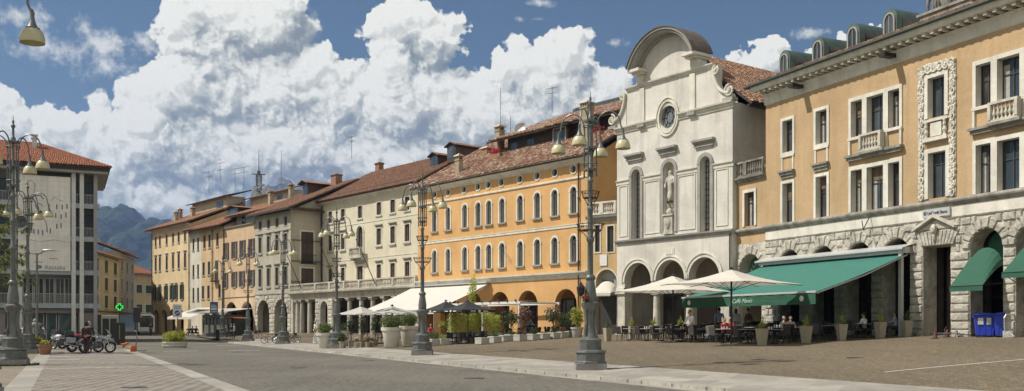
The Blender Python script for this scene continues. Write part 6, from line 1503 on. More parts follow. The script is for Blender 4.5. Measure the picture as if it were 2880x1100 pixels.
# ================================================================ CAFE AWNINGS AND UMBRELLAS
wr = [W_(UNI, u, -.02, 6.1) for u in (.1, 12.75)]; outv = Vector((-.912, -.41, 0))
AW = thing('terrace_awning', 'large green sloping awning over the cafe terrace with white lettering on its valance', 'awning', (wr[0].x, wr[0].y, 0), UNI.rotation_euler[2])
Lw = (wr[1]-wr[0]).length; D_ = 6.25; zt_, zf_ = wr[0].z+.0, 3.32
b = MB(); n = 14
for i in range(n):
    for j in range(8):
        q = lambda s, t: (Lw*s/n, -.15-D_*t/8, zt_-.25+(zf_-zt_+.25)*t/8-.10*sin(pi*t/8)+.012*((s % 2)))
        b.face((q(i, j), q(i+1, j), q(i+1, j+1), q(i, j+1)))
cl = b.build('cloth', MT['greencloth'], AW, smooth=True)
b = MB(); m_ = 60
for i in range(m_):
    y_ = lambda k: -.17-D_-.02*sin(k*1.3); b.face(((Lw*i/m_, y_(i), zf_), (Lw*(i+1)/m_, y_(i+1), zf_), (Lw*(i+1)/m_, y_(i+1)+.01, zf_-.60), (Lw*i/m_, y_(i)+.01, zf_-.60)))
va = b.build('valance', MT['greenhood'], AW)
b = MB(); b.box(-.05, -.20-D_, zf_-.03, Lw+.05, -.10-D_, zf_+.07); b.box(-.1, -.55, zt_-.28, Lw+.1, 0, zt_+.05); b.prism([(0,0),(0,0),(0,0)], .1) if 0 else None; b.build('front_bar', MT['alu'], AW)
b = MB(); b.prism([(0,0)]*0 or [(-.2, 0), (Lw+.2, 0), (Lw+.2, .04), (-.2, .04)], .01, (0, 0, zt_+.2)) if 0 else b.face(((-.2, 0, zt_+.22), (Lw+.2, 0, zt_+.22), (Lw+.2, -.8, zt_-.02), (-.2, -.8, zt_-.02))); b.face(((-.2, -.8, zt_-.02), (Lw+.2, -.8, zt_-.02), (Lw+.2, -.8, zt_-.1), (-.2, -.8, zt_-.1))); b.build('box_cover', MT['alu'], AW)
b = MB()
for x in (.02, Lw*.33, Lw*.66, Lw-.02): b.tube([(x, -.2, zt_-.35), (x, -D_*.5, (zt_+zf_)/2-.28), (x, -D_-.1, zf_-.06)], .04, 6)
b.build('arms', MT['alu'], AW)
b = MB(); b.box(Lw-.25, -.62, .9, Lw-.05, -.45, zt_); b.build('post', MT['alu'], AW)
text(va, 'Caffè Manin', .34, 'pale_ink', (Lw*.42, -.20-D_, zf_-.42), sx=1.1, shear=.5, ext=.001)
for x in (.75, Lw-1.0):
    b = MB(); b.sph((x, -.195-D_, zf_-.30), (.16, .008, .15), 12, 6); b.build('round_emblem', MT['white_paint'], va)
def umbrella(name, label, X, Y, R_, zc, zt, mat, n=8, rot=0, pole='iron', grp=None, drop=.0, square=False, ph0=None, marks=None, polex=0):
    g0 = gz(X, Y); t_ = thing('parasol', label, 'umbrella', (X, Y, g0), rot, grp); nn = 4 if square else n
    cor = [Vector((R_*cos(2*pi*k/nn+pi/nn), R_*sin(2*pi*k/nn+pi/nn), zc-g0)) for k in range(nn)]; A = Vector((0, 0, zt-g0)); b = MB()
    for k in range(nn):
        p, q = cor[k], cor[(k+1) % nn]; m_ = 6; prev = None
        for j in range(m_+1):
            t = j/m_; row = []
            for i in range(5):
                e_ = p.lerp(q, i/4); v = A.lerp(e_, t); v = v+Vector((0, 0, -.07*R_/2*sin(pi*t)))+(A-e_).normalized()*0; 
                if j == m_: v = v+(A.xy.to_3d()-e_.xy.to_3d())*.03*sin(pi*i/4)
                row.append(b.pt(v))
            if prev:
                for i in range(4): b.fi((prev[i], row[i], row[i+1], prev[i+1]))
            prev = row
        if drop:
            for i in range(4):
                a, c = b.v[prev[i]], b.v[prev[i+1]]; b.face((a, c, (c[0], c[1], c[2]-drop), (a[0], a[1], a[2]-drop)))
    cn = b.build('canopy', MT[mat], t_)
    b = MB()
    for k in range(2*nn if square else nn):
        c = cor[k % nn] if k < nn else (cor[k-nn]+cor[(k-nn+1) % nn])/2
        b.tube([A.lerp(c, q_/6)+Vector((0, 0, -.05-.07*R_/2*sin(pi*q_/6)-.02*(q_ > 0))) for q_ in range(7)], .014, 4); b.tube([(0, 0, (zc-g0)-.35), A.lerp(c, .5)+Vector((0,0,-.07*R_/2-.06))], .014, 4)
    b.build('ribs', MT['iron'], t_)
    b = MB(); b.tube([(0, 0, .05), (0, 0, zt-g0+.06)], .05 if R_ > 2.5 else .035, 8); b.lathe([(.10, zt-g0), (.12, zt-g0+.04), (.03, zt-g0+.12)], (0,0,0), 8); b.build('pole', MT[pole], t_, smooth=True)
    b = MB(); b.box(-.38, -.38, 0, .38, .38, .09); b.build('base', MT['lampstone'], t_)
    if marks:
        for k in marks:
            p, q = cor[k], cor[(k+1) % nn]; c = (p+q)/2; dr = (q-p).normalized(); b = MB(); o_ = Vector((c.x, c.y, 0)).normalized()*.03
            b.X = Matrix.Translation(c+o_+Vector((0, 0, -.10)))@Matrix(((dr.x, o_.x/.03, 0, 0), (dr.y, o_.y/.03, 0, 0), (0, 0, 1, 0), (0, 0, 0, 1)))
            b.sph((0, 0, 0), (.11, .01, .09), 10, 5); b.box(.35, -.01, -.03, .75, .01, .03); b.box(-.75, -.01, -.03, -.35, .01, .03); b.build('emblem', MT['white_paint'], cn)
    return t_
umbrella('p', 'big cream cafe parasol in front of the green awning, nearest the bank', at(2057, 48.5), 48.5, 3.6, 3.75, 4.50, 'beigecloth', square=True, rot=-.02+pi/4, grp='cream parasols', pole='iron')
umbrella('p', 'cream cafe parasol before the church porch, left of the bigger one', at(1893, 55.5), 55.5, 3.6, 3.62, 4.55, 'beigecloth', square=True, rot=.10+pi/4, grp='cream parasols', pole='iron')
umbrella('p', 'grey-white parasol over potted shrubs before the loggia, left one', at(1016, 76), 76, 2.35, 2.53, 3.19, 'greyumb', square=True, rot=.2+pi/4, grp='grey-white parasols')
umbrella('p', 'grey-white parasol over the big white pots before the loggia, right one', at(1103, 70), 70, 2.6, 2.54, 3.10, 'greyumb', square=True, rot=.15+pi/4, grp='grey-white parasols')
umbrella('p', 'black parasol with white emblems before the orange palazzo, left one', at(1254, 72), 72, 1.95, 2.80, 3.50, 'blackcloth', square=True, rot=-.1+pi/4, grp='black parasols', drop=.16, marks=(1, 2, 3, 0))
umbrella('p', 'black parasol with white emblems before the orange palazzo, right one', at(1316, 70), 70, 2.1, 2.80, 3.45, 'blackcloth', square=True, rot=-.15+pi/4, grp='black parasols', drop=.16, marks=(1, 2, 3, 0))
# white awning of the bar in the orange palazzo
oP = lambda u, y, z=0: W_(ORA, u, y, z)
c0 = oP(-24.3, 0, 0); WA = thing('white_awning', 'wide white awning sloping down from the left end of the orange palazzo', 'awning', (c0.x, c0.y, 0), ORA.rotation_euler[2])
b = MB(); Lw2, D2, za_, zb_ = 12.0, 6.0, 5.42, 2.95
for i in range(12):
    for j in range(6):
        q = lambda s, t: (Lw2*s/12, -.1-D2*t/6, za_+(zb_-za_)*t/6-.08*sin(pi*t/6)); b.face((q(i, j), q(i+1, j), q(i+1, j+1), q(i, j+1)))
b.build('cloth', MT['whitecloth'], WA, smooth=True)
b = MB(); b.face(((0, -.1-D2, zb_), (Lw2, -.1-D2, zb_), (Lw2, -.1-D2, zb_-.3), (0, -.1-D2, zb_-.3))); b.build('valance', MT['whitecloth'], WA)
b = MB(); b.box(-.05, -.5, za_+.0, Lw2+.05, 0, za_+.12); b.box(-.05, -.15-D2, zb_-.02, Lw2+.05, -.05-D2, zb_+.07)
for x in (.05, 4, 8, Lw2-.05): b.tube([(x, -.2, za_-.1), (x, -3, 3.6), (x, -D2, zb_-.05)], .04, 5)
for x in (.1, Lw2-.1): b.tube([(x, -D2, .6), (x, -D2, zb_)], .035, 5)
b.build('frame', MT['alu'], WA)
# white pergola in front of the arcade
c0 = oP(-12.0, -1.2); PG = thing('pergola', 'low white pergola with spotlights over the flower tables of the orange palazzo', 'pergola', (c0.x, c0.y, 0), ORA.rotation_euler[2])
b = MB()
for x in (.1, 4.6, 9.2): b.box(x, -3.6, .5, x+.14, -3.46, 3.35); b.box(x, -3.6, 3.35, x+.12, .6, 3.5)
b.box(0, -3.65, 3.35, 9.5, -3.5, 3.52); b.box(0, .4, 3.35, 9.5, .55, 3.52); b.build('frame', MT['white_paint'], PG)
b = MB()
for i in range(8): b.face(((i*1.18, -3.55, 3.56), (i*1.18+1.1, -3.55, 3.56), (i*1.18+1.1, -1.4, 3.62), (i*1.18, -1.4, 3.62)))
b.build('cloth', MT['whitecloth'], PG)
b = MB()
for i in range(9): b.sph((.4+i*1.08, -3.7, 3.62), (.09, .09, .10), 8, 5); b.tube([(.4+i*1.08, -3.6, 3.5), (.4+i*1.08, -3.7, 3.6)], .02, 4)
b.build('spotlights', MT['iron'], PG)
# ================================================================ CAFE FURNITURE
MT['wicker'] = plain('dark_wicker', (.035, .028, .026), .7, .3, 0, 20, .3); MT['wickerg'] = plain('grey_wicker', (.062, .056, .052), .7, .3, 0, 20, .3)
MT['tabletop'] = plain('pale_table_top', (.42, .41, .38), .35, .1)
def chair_proto(name, label, mat, H=.92, loc=(0,0,0)):
    t_ = thing(name, label, 'chair', loc)
    b = MB(); b.bbox(-.23, -.23, .42, .23, .23, .48, .015); b.build('seat', MT[mat], t_)
    b = MB(); b.X = Matrix.Translation((0, .22, .46))@Matrix.Rotation(-.14, 4, 'X'); b.bbox(-.23, -.02, 0, .23, .02, H-.46, .015); b.build('backrest', MT[mat], t_)
    for x, y in ((-.2,-.2),(.2,-.2),(-.2,.2),(.2,.2)):
        b = MB(); b.tube([(x, y, .42), (x*1.12, y*1.15, 0)], [.020, .014], 5); b.build('leg', MT[mat], t_)
    return t_
def table_proto(name, label, top='tabletop', loc=(0,0,0)):
    t_ = thing(name, label, 'table', loc)
    b = MB(); b.bbox(-.38, -.38, .72, .38, .38, .75, .01); b.build('table_top', MT[top], t_)
    b = MB(); b.tube([(0, 0, .04), (0, 0, .72)], .035, 7); b.build('leg', MT['iron'], t_)
    b = MB(); b.box(-.26, -.04, 0, .26, .04, .05); b.box(-.04, -.26, .0, .04, .26, .049); b.build('foot', MT['iron'], t_); return t_
CH = {}
usedp = set()
def put(proto, X, Y, rz, label, grp):
    if proto.name in usedp: c = copy_tree(proto, None, label); ALLOBJ.append(c)
    else: usedp.add(proto.name); c = proto; c['label'] = label
    c['group'] = grp; c.location = (X, Y, gz(X, Y)); c.rotation_euler = (0, 0, rz); return c
ch1 = chair_proto('cafe_chair', 'x', 'wicker'); ch2 = chair_proto('cafe_chair', 'x', 'wickerg'); tb = table_proto('cafe_table', 'x')
TO = Vector((12.6, 47.0, 0)); TA = Vector((-.41, .912, 0)); TB = Vector((.912, .41, 0)); taz = atan2(TA.y, TA.x)
ordn = ['first', 'second', 'third', 'fourth', 'fifth', 'sixth', 'seventh', 'eighth', 'ninth']
rown = ['front', 'second', 'third', 'back']; rng = random.Random(21)
MT['glassware'] = plain('glassware', (.6, .6, .6), .15, .1)
def terr(a, bb): p = TO+TA*a+TB*bb; return p
for j in range(4):
    na = 8 if j < 2 else 6
    for i in range(na):
        a = .9+1.95*i+rng.uniform(-.12, .12); bb = 1.0+2.0*j+rng.uniform(-.1, .1); p = terr(a, bb); n_ = na-i-1
        nm = 'pale square cafe table, %s from the left in the %s row of the green-awning terrace' % (ordn[n_], rown[j])
        put(tb, p.x, p.y, taz+rng.uniform(-.05, .05), nm, 'tables of the cafe terrace')
        for side, (dx, dy, rz, wd) in enumerate(((-.62, 0, pi/2, 'right'), (.62, 0, -pi/2, 'left'), (0, .62, 0, 'street'), (0, -.62, pi, 'wall'))):
            if j > 0 and side == 2 and rng.random() < .5: continue
            if j > 1 and side == 3: continue
            if rng.random() < .04: continue
            # frame: x along TA, y to the street side (-TB)
            q = p+TA*(dx+rng.uniform(-.06, .06))+TB*(-dy+rng.uniform(-.06, .06)); base_ = taz
            ang_ = {0: taz+pi/2+pi, 1: taz-pi/2+pi, 2: taz+0, 3: taz+pi}[side]
            # chair back is at local +y; turn it so the back points away from the table
            outd = (TA*dx-TB*dy).normalized(); rz_ = atan2(outd.y, outd.x)-pi/2+rng.uniform(-.2, .2)
            c = ch1 if rng.random() < .62 else ch2
            put(c, q.x, q.y, rz_, '%s wicker chair on the %s side of the %s table from left, %s terrace row' % ('dark' if c is ch1 else 'grey', wd, ordn[n_], rown[j]), 'wicker chairs of the cafe terrace')
for i, (a, bb, k) in enumerate(((.9, 1.0, 2), (4.8, 1.0, 3), (8.7, 1.0, 2), (2.9, 3.0, 3), (6.8, 3.0, 2), (12.6, 1.0, 3))):
    p = terr(a, bb); t_ = thing('glassware', 'drinking glasses and cup on a %s terrace table, cluster %s from the bank' % ('front row' if bb < 2 else 'second row', ordn[i]), 'glasses', (p.x, p.y, gz(p.x, p.y)+.752))
    for q in range(k):
        b = MB(); b.lathe([(.03, 0), (.035, .12), (.03, .13)], (-.15+.14*q, .05*(q % 2), 0), 8); b.build('glass', MT['glassware'], t_)
# tall tapered pots with variegated plants round the terrace
MT['potcream'] = plain('cream_pot', (.56, .53, .46), .7, .1, 0, 3, .1); MT['potbeige'] = plain('beige_pot', (.33, .29, .215), .7, .1, 0, 5, .1); MT['potwhite'] = plain('white_pot', (.42, .40, .345), .7, .12, 0, 3, .1)
def tallpot(px, Y, label, grp, leaf='leafy', s=1, pot='potbeige'):
    X = at(px, Y); t_ = thing('potted_plant', label, 'potted plant', (X, Y, gz(X, Y)), rng.uniform(-.3, .3)+.4, grp)
    b = MB(); h = .85*s
    for (r0, r1, z0, z1) in ((.155, .235, 0, h),):
        c0 = [b.pt((sx*r0*s, sy*r0*s, z0)) for sx, sy in ((-1,-1),(1,-1),(1,1),(-1,1))]; c1 = [b.pt((sx*r1*s, sy*r1*s, z1)) for sx, sy in ((-1,-1),(1,-1),(1,1),(-1,1))]; c2 = [b.pt((sx*(r1-.03)*s, sy*(r1-.03)*s, z1-.04)) for sx, sy in ((-1,-1),(1,-1),(1,1),(-1,1))]
        for k in range(4): b.fi((c0[k], c0[(k+1)%4], c1[(k+1)%4], c1[k])); b.fi((c1[k], c1[(k+1)%4], c2[(k+1)%4], c2[k]))
        b.fi(c2); b.fi(c0[::-1])
    b.build('pot', MT[pot], t_)
    b = MB(); leafcloud(b, (0, 0, h+.18), (.22, .22, .20), 130, .05, int(px)); 
    for _ in range(7):
        a = rng.random()*2*pi; l = rng.uniform(.3, .6); tip = Vector((cos(a)*l*.25, sin(a)*l*.25, h+l)); b.face((Vector((.02, 0, h)), Vector((-.02, 0, h)), tip))
    leafcloud(b, (.05, 0, h+.42), (.08, .08, .25), 40, .04, int(px)+1)
    b.build('foliage', MT[leaf], t_); return t_
TG = 'tall pots round the cafe terrace'
for px, Y, lab, lf in ((1709, 60.6, 'leftmost tall pot with a spiky green plant at the terrace corner by the church', 'leaf'), (2143, 47.0, 'tall beige pot with yellow plant at the near front corner of the terrace', 'leafy'), (2267, 47.6, 'tall beige pot with yellow-green plant, just right of the terrace corner pot', 'leafy'), (2367, 48.4, 'tall beige pot with bright yellow plant under the awning edge', 'leafy'), (2476, 49.0, 'tall beige pot with green and white plant near the awning post', 'leafy'), (2550, 49.6, 'tall beige pot standing against the awning post', 'leaf')):
    tallpot(px, Y, lab, TG, lf)
for i, (px, Y, lab) in enumerate(((1776, 63.0, 'yellow-green potted plant behind the front chairs, left one'), (1839, 62.0, 'yellow-green potted plant behind the front chairs, middle one'), (1913, 60.0, 'yellow-green potted plant behind the front chairs, right one'))): tallpot(px, Y, lab, 'pots behind the front chairs', 'leafy')
# people on the terrace
def PP(px, Y): X = at(px, Y); return (X, Y, gz(X, Y))
cam_rz = 0
person('waiter in white shirt and dark waistcoat bending over a front terrace table', PP(1950, 53.6), -1.0, 'lean', 'shirt_white', 'dark_cloth', 'hair_dark', h=1.78)
person('seated dark-haired person in pale clothes at a front terrace table', PP(1992, 52.8), 2.2, 'sit', 'pink_cloth', 'jeans', 'hair_dark', female=True, longhair=True, h=1.55)
person('seated person in red shirt, left of two at a terrace table', PP(2036, 52.5), .3, 'sit', 'red_cloth', 'dark_cloth', 'hair_brown')
person('seated person in red top, right of two at a terrace table', PP(2054, 53.2), -.4, 'sit', 'red_cloth', 'jeans', 'hair_grey', female=True)
person('man in light blue shirt standing under the green awning', PP(2023, 57.5), 2.6, 'stand', 'blue_cloth', 'navy', 'hair_dark', h=1.8)
person('woman in white top standing under the green awning', PP(2070, 57.0), 2.9, 'stand', 'shirt_white', 'beige_cloth', 'hair_brown', female=True, longhair=True, h=1.7)
person('person in brown clothes walking behind the terrace tables', PP(2105, 56.5), 1.8, 'walk', 'brown_cloth', 'brown_cloth', 'hair_brown', h=1.72)
person('grey-haired man seated in pale shirt under the green awning', PP(2203, 50.6), .5, 'sit', 'pale_cloth', 'dark_cloth', 'hair_grey')
person('woman seated in pink-white blouse beside the grey-haired man', PP(2222, 50.2), .2, 'sit', 'pink_cloth', 'dark_cloth', 'hair_brown', female=True)
person('person seen from behind in white shirt seated near the awning post', PP(2432, 50.6), -2.4, 'sit', 'shirt_white', 'dark_cloth', 'hair_dark')
person('person in lilac shirt leaning at the last table by the awning post', PP(2519, 51.3), -2.0, 'sit', 'lilac_cloth', 'dark_cloth', 'hair_brown')
# ================================================================ bins, barrier, bicycle and cones by the bank
MT['binblue'] = plain('blue_bin_plastic', (.018, .045, .42), .4, .12, 0, 3); MT['paper'] = plain('paper_notice', (.55, .55, .50), .8, .1)
for i, (px, Y, lab, dd) in enumerate(((2768, 46.2, 'blue wheeled bin with two paper notices, left of the pair', 0), (2822, 45.6, 'blue wheeled bin half hidden behind the other, against the pillar', .5))):
    X = at(px, Y); t_ = thing('wheeled_bin', lab, 'bin', (X, Y, gz(X, Y)), UNI.rotation_euler[2]+.75, 'blue bins')
    b = MB(); pr = [(-.36, .08), (.36, .08), (.46, 1.02), (-.46, 1.02)]; b.prism(pr, .8, (0, -.4, 0)); b.box(-.49, -.43, .95, .49, .43, 1.03)
    for x in (-.25, 0, .25): b.box(x-.03, -.42, .12, x+.03, -.399, .95)
    b.build('body', MT['binblue'], t_)
    b = MB(); b.prism([(-.5, 1.03), (.5, 1.03), (.46, 1.10), (.2, 1.16), (-.2, 1.16), (-.46, 1.10)], .98, (0, -.49, 0)); b.tube([(-.5, -.52, 1.07), (.5, -.52, 1.07)], .03, 6); b.build('lid', MT['binblue'], t_)
    for x in (-.34, .34):
        for y in (-.3, .3): b = MB(); b.X = Matrix.Translation((x, y, .08))@Matrix.Rotation(pi/2, 4, 'Y'); b.lathe([(.08, -.03), (.08, .03)], (0,0,0), 10); b.build('wheel', MT['black'], t_)
    if i == 0:
        b = MB(); b.box(-.30, -.445, .60, -.06, -.436, .92); b.box(.08, -.445, .60, .28, -.436, .92); b.build('notice', MT['paper'], t_)
X, Y = at(2872, 44.8), 44.8; t_ = thing('crowd_barrier', 'galvanised steel crowd barrier beside the right pillar of the bank', 'barrier', (X, Y, gz(X, Y)), .25)
b = MB(); b.tube([(-.9, 0, .15), (-.95, 0, .9), (-.85, 0, 1.05), (1.1, 0, 1.05), (1.15, 0, .9), (1.15, 0, .15)], .022, 6); b.tube([(-.92, 0, .28), (1.15, 0, .28)], .018, 5)
for k in range(16): b.tube([(-.8+k*.12, 0, .28), (-.8+k*.12, 0, 1.04)], .008, 4)
b.build('frame', MT['alu'], t_); b = MB()
for x in (-.7, .9): b.tube([(x, -.35, .02), (x, -.15, .14), (x, .15, .14), (x, .35, .02)], .022, 5)
b.build('foot', MT['alu'], t_)
MT['rubber'] = plain('tyre_rubber', (.018, .018, .019), .8, .2, 0, 8); MT['chrome'] = plain('bright_metal', (.50, .50, .50), .25, .1, .9); MT['steelgrey'] = plain('grey_engine_metal', (.16, .16, .165), .45, .2, .6)
def wheel(b, c, R0, w, n=20, spokes=12, ax='Y', rt=.03):
    c = Vector(c); P = lambda r_, a, o=0: c+(Vector((r_*cos(a), o, r_*sin(a))) if ax == 'Y' else Vector((o, r_*cos(a), r_*sin(a))))
    b.cm = 0; b.tube([P(R0-rt, 2*pi*k/n) for k in range(n+1)], rt if w is None else w, 6, False)
    b.cm = 1; b.tube([P(R0-2*rt, 2*pi*k/n) for k in range(n+1)], .012, 4, False)
    for k in range(spokes): b.tube([P(.03, 2*pi*k/spokes), P(R0-2*rt, 2*pi*k/spokes+.15)], .0045 if spokes > 8 else .02, 3, False)
    b.tube([P(0, 0, -.05), P(0, 0, .05)], .03, 6)
def bicycle(loc, rz, label, col, grp='parked bicycles', tilt=0, basket_=True):
    t_ = thing('bicycle', label, 'bicycle', loc, rz, grp); t_.rotation_euler = (tilt, 0, rz)
    for x in (-.52, .52): b = MB(); wheel(b, (x, 0, .34), .34, .022, 18, 12, rt=.018); b.build('wheel', [MT['rubber'], MT['chrome']], t_)
    b = MB(); r_ = .018; b.tube([(-.52, 0, .34), (-.12, 0, .32), (-.2, 0, .8)], r_, 5); b.tube([(-.52, 0, .34), (-.18, 0, .72)], r_, 5); b.tube([(-.12, 0, .32), (.35, 0, .66)], r_, 5); b.tube([(-.17, 0, .62), (.33, 0, .72)], r_, 5); b.tube([(.33, 0, .86), (.38, 0, .62), (.52, 0, .34)], r_, 5); b.build('frame', MT[col], t_)
    b = MB(); b.tube([(.28, -.26, .98), (.38, -.12, .97), (.33, 0, .95), (.38, .12, .97), (.28, .26, .98)], .013, 5); b.tube([(.33, 0, .86), (.33, 0, .96)], .015, 5); b.build('handlebar', MT['chrome'], t_)
    b = MB(); b.sph((-.22, 0, .84), (.13, .07, .035), 8, 5); b.build('saddle', MT['black'], t_)
    b = MB(); b.tube([(-.12, -.1, .32), (-.12, .1, .32)], .02, 6); b.box(-.2, -.14, .20, -.1, -.08, .22); b.box(-.14, .08, .42, -.04, .14, .44); b.build('pedals', MT['iron'], t_)
    if basket_: b = MB(); b.box(.42, -.14, .72, .68, .14, .94); b.build('basket', MT['iron'], t_)
X, Y = at(2690, 47.0), 47.0; bicycle((X, Y, gz(X, Y)+.12), 2.9, 'bicycle lying flat on the paving before the bank portal', 'chrome', 'fallen things by the bank', tilt=1.42, basket_=False)
MT['cone'] = plain('grimy_cone', (.12, .05, .04), .7, .2)
for i, (px, Y, lab) in enumerate(((2630, 46.6, 'small dark traffic cone, leftmost by the fallen bicycle'), (2664, 47.4, 'small dark traffic cone beside the portal pillar'))):
    X = at(px, Y); t_ = thing('traffic_cone', lab, 'traffic cone', (X, Y, gz(X, Y)), .3, 'small cones by the bank'); b = MB(); b.box(-.14, -.14, 0, .14, .14, .03); b.build('base', MT['black'], t_); b = MB(); b.lathe([(.11, .03), (.03, .4), (.02, .41)], (0,0,0), 10); b.build('cone', MT['cone'], t_)
# ================================================================ TERRACE OF THE ORANGE PALAZZO
def boxpot(px, Y, label, w, h, grp, kind=None, rz=None, leafh=.35, pot='potwhite', d=None):
    X = at(px, Y); t_ = thing('planter', label, 'planter', (X, Y, gz(X, Y)), ORA.rotation_euler[2] if rz is None else rz, grp); d = d or w
    b = MB(); b.bbox(-w/2, -d/2, 0, w/2, d/2, h, .03); b.box(-w/2-.02, -d/2-.02, h-.08, w/2+.02, d/2+.02, h-.02); b.build('box', MT[pot], t_)
    if kind:
        b = MB(); leafcloud(b, (0, 0, h+leafh*.5), (w*.5, d*.5, leafh), int(220+300*leafh), .055, int(px)); b.build('foliage', MT[kind], t_)
    return t_
BG = 'white box planters edging the orange palazzo terrace'
for i, (px, Y, k, lh) in enumerate(((1219, 66, 'box', .45), (1244, 66.2, 'leafy', .2), (1356, 64.5, None, 0), (1391, 66.0, 'leaf', .12), (1418, 68.0, None, 0), (1437, 69, 'leaf', .2), (1463, 67.5, 'maroon', .3), (1500, 68.0, 'dkleaf', .35), (1528, 68.6, None, 0), (1558, 69.0, 'dkleaf', .4), (1580, 70.3, 'maroon', .25), (1600, 71.0, None, 0))):
    boxpot(px, Y, 'white box planter %s, %s from the left along the orange palazzo terrace' % ({'box': 'with round green bush', 'leafy': 'with yellow-green leaves', 'leaf': 'with low green leaves', 'maroon': 'with reddish leaves', 'dkleaf': 'with dark shrub', None: 'with no visible plant'}[k], (ordn+['tenth', 'eleventh', 'twelfth'])[i]), .70, .46, BG, k, None, lh)
def bush(px, Y, label, r3, zc, leaf, n, size, cat='shrub', name='shrub', grp=None, potr=None, poth=0, pot='potwhite', stem=0, X=None, flowers=None, zadd=0, rim=True):
    X = at(px, Y) if X is None else X; t_ = thing(name, label, cat, (X, Y, gz(X, Y)+zadd), 0, grp)
    if potr:
        b = MB(); b.lathe([(potr*.66, 0), (potr*.72, .04), (potr*.96, poth*.82)]+([(potr*1.06, poth*.83), (potr*1.08, poth)] if rim else [(potr, poth)])+[(potr*.94, poth), (potr*.9, poth-.08)], (0,0,0), 18); b.build('pot', MT[pot], t_, smooth=True)
    if stem: b = MB(); b.tube([(0, 0, poth*.8), (.02, 0, zc)], [.05, .03], 6); b.build('stem', MT['bark'], t_)
    b = MB(); leafcloud(b, (0, 0, zc), r3, n, size, int(px)); b.build('foliage', MT[leaf], t_)
    if flowers: b = MB(); leafcloud(b, (0, 0, zc+r3[2]*.4), (r3[0]*1.03, r3[1]*1.03, r3[2]*.8), flowers[1], size*.9, int(px)+5); b.build('flowers', MT[flowers[0]], t_)
    return t_
def hedgebox(b, w, d, z0, z1, n, size, seed):
    r_ = random.Random(seed)
    for _ in range(n):
        x, y = r_.uniform(-w/2, w/2), r_.uniform(-d/2, d/2); z = z0+(z1-z0+.22*mn.noise(Vector((x*3+seed, y*3, 0))))*r_.random()**.8
        a = Vector((r_.gauss(0, 1), r_.gauss(0, 1), r_.gauss(0, 1))).normalized(); e_ = a.orthogonal().normalized(); f = a.cross(e_); p = Vector((x, y, z)); s = size*r_.uniform(.6, 1.4); b.face((p-e_*s, p-f*s*.35, p+e_*s, p+f*s*.35))
for i, (px, Y) in enumerate(((1298, 72.5), (1338, 72), (1366, 71.5), (1276, 73.5), (1318, 73.2), (1390, 71.8))):
    bp_ = boxpot(px, Y, 'yellow-green bamboo screen in a long box, %s from the left behind the black parasols' % ordn[[1, 3, 4, 0, 2, 5][i]], 1.25, .55, 'bamboo screens', None, None, 0, 'potwhite', .5)
    b = MB(); hedgebox(b, 1.3, .7, .5, 2.35 if i != 5 else 1.9, 620, .085, i+40); b.build('foliage', MT['leafb'], bp_)
for i, (px, Y, z, lab) in enumerate(((1437, 74, 1.5, 'dark leafy shrub standing under the pergola, left'), (1478, 73.5, 1.7, 'dark shrub with pinkish leaves under the pergola, middle'), (1556, 73, 1.7, 'dark red-brown shrub under the pergola, right'), (1590, 73.5, 1.2, 'low green shrub under the pergola by the arch'))):
    bush(px, Y, lab, (.75, .75, .8), z, ('dkleaf', 'maroon', 'dkleaf', 'leaf')[i], 420, .09, grp='pergola shrubs', potr=.3, poth=.45, stem=1, flowers=(('oraf', 10), ('whif', 30), ('whif', 30), None)[i])
bush(1420, 77, 'red-leaved shrub between the bamboo and the pergola', (.9, .6, .75), 1.8, 'dkleaf', 380, .09, stem=1, flowers=('redf', 20))
bush(1329, 75, 'tall thin bright green tree rising between the black parasols', (.45, .45, 1.5), 3.9, 'leafb', 460, .09, cat='tree', name='tree', stem=1)
bush(1623, 70.0, 'tall loose bamboo in a white square pot before the last orange arch', (.62, .62, .85), 1.55, 'leafy', 620, .10, cat='potted plant', name='potted_bamboo', potr=.45, poth=.75, stem=1)
bush(1242, 68, 'yellow-green standard shrub beside the lamp post and black chairs', (.35, .35, .45), 1.35, 'leafy', 260, .06, stem=1, potr=.25, poth=.4)
MT['blackch'] = plain('black_chair', (.022, .02, .02), .5, .2)
ch3 = chair_proto('terrace_chair', 'x', 'blackch', .85); tb3 = table_proto('terrace_table', 'x', 'blackch')
for i in range(6):
    px, Y = 1262+i*18+(i % 2)*4, 67.5-.25*i+(i % 2)*1.6; X = at(px, Y)
    put(tb3, X, Y, -.9, 'small black table, %s from the left under the black parasols' % ordn[i], 'black tables of the palazzo terrace')
    for k, (dx, dy, w_) in enumerate(((-.55, -.15, 'left'), (.55, .15, 'right'), (.1, -.6, 'near'))):
        if k == 2 and i % 3 == 1: continue
        put(ch3, X+dx, Y+dy, atan2(dy, dx)-pi/2, 'black chair on the %s side of the %s black table from left' % (w_, ordn[i]), 'black chairs under the black parasols')
for i in range(7):
    px = 1440+i*25; Y = 73.5-.35*i+.2*(i % 2); X = at(px, Y)
    if i % 2 == 0: put(tb3, X, Y, -.9, 'dark table under the white pergola, %s from the left' % ordn[i//2], 'dark tables under the pergola')
    for k, (dx, dy, w_) in enumerate(((-.6, .2, 'left'), (.5, -.3, 'right'))): put(ch3, X+dx, Y+dy-.4, atan2(dy, dx)-pi/2, 'dark chair, %s of the %s pair behind the white box planters under the pergola' % (w_, ordn[i]), 'dark chairs under the pergola')
person('person in pink-red top seated under the white awning behind the pots', PP(1212, 78), 0, 'sit', 'red_cloth', 'dark_cloth', 'hair_dark', female=True)
person('person in blue leaning over the flowers under the pergola', PP(1481, 75), 1, 'lean', 'blue_cloth', 'navy', 'hair_dark')
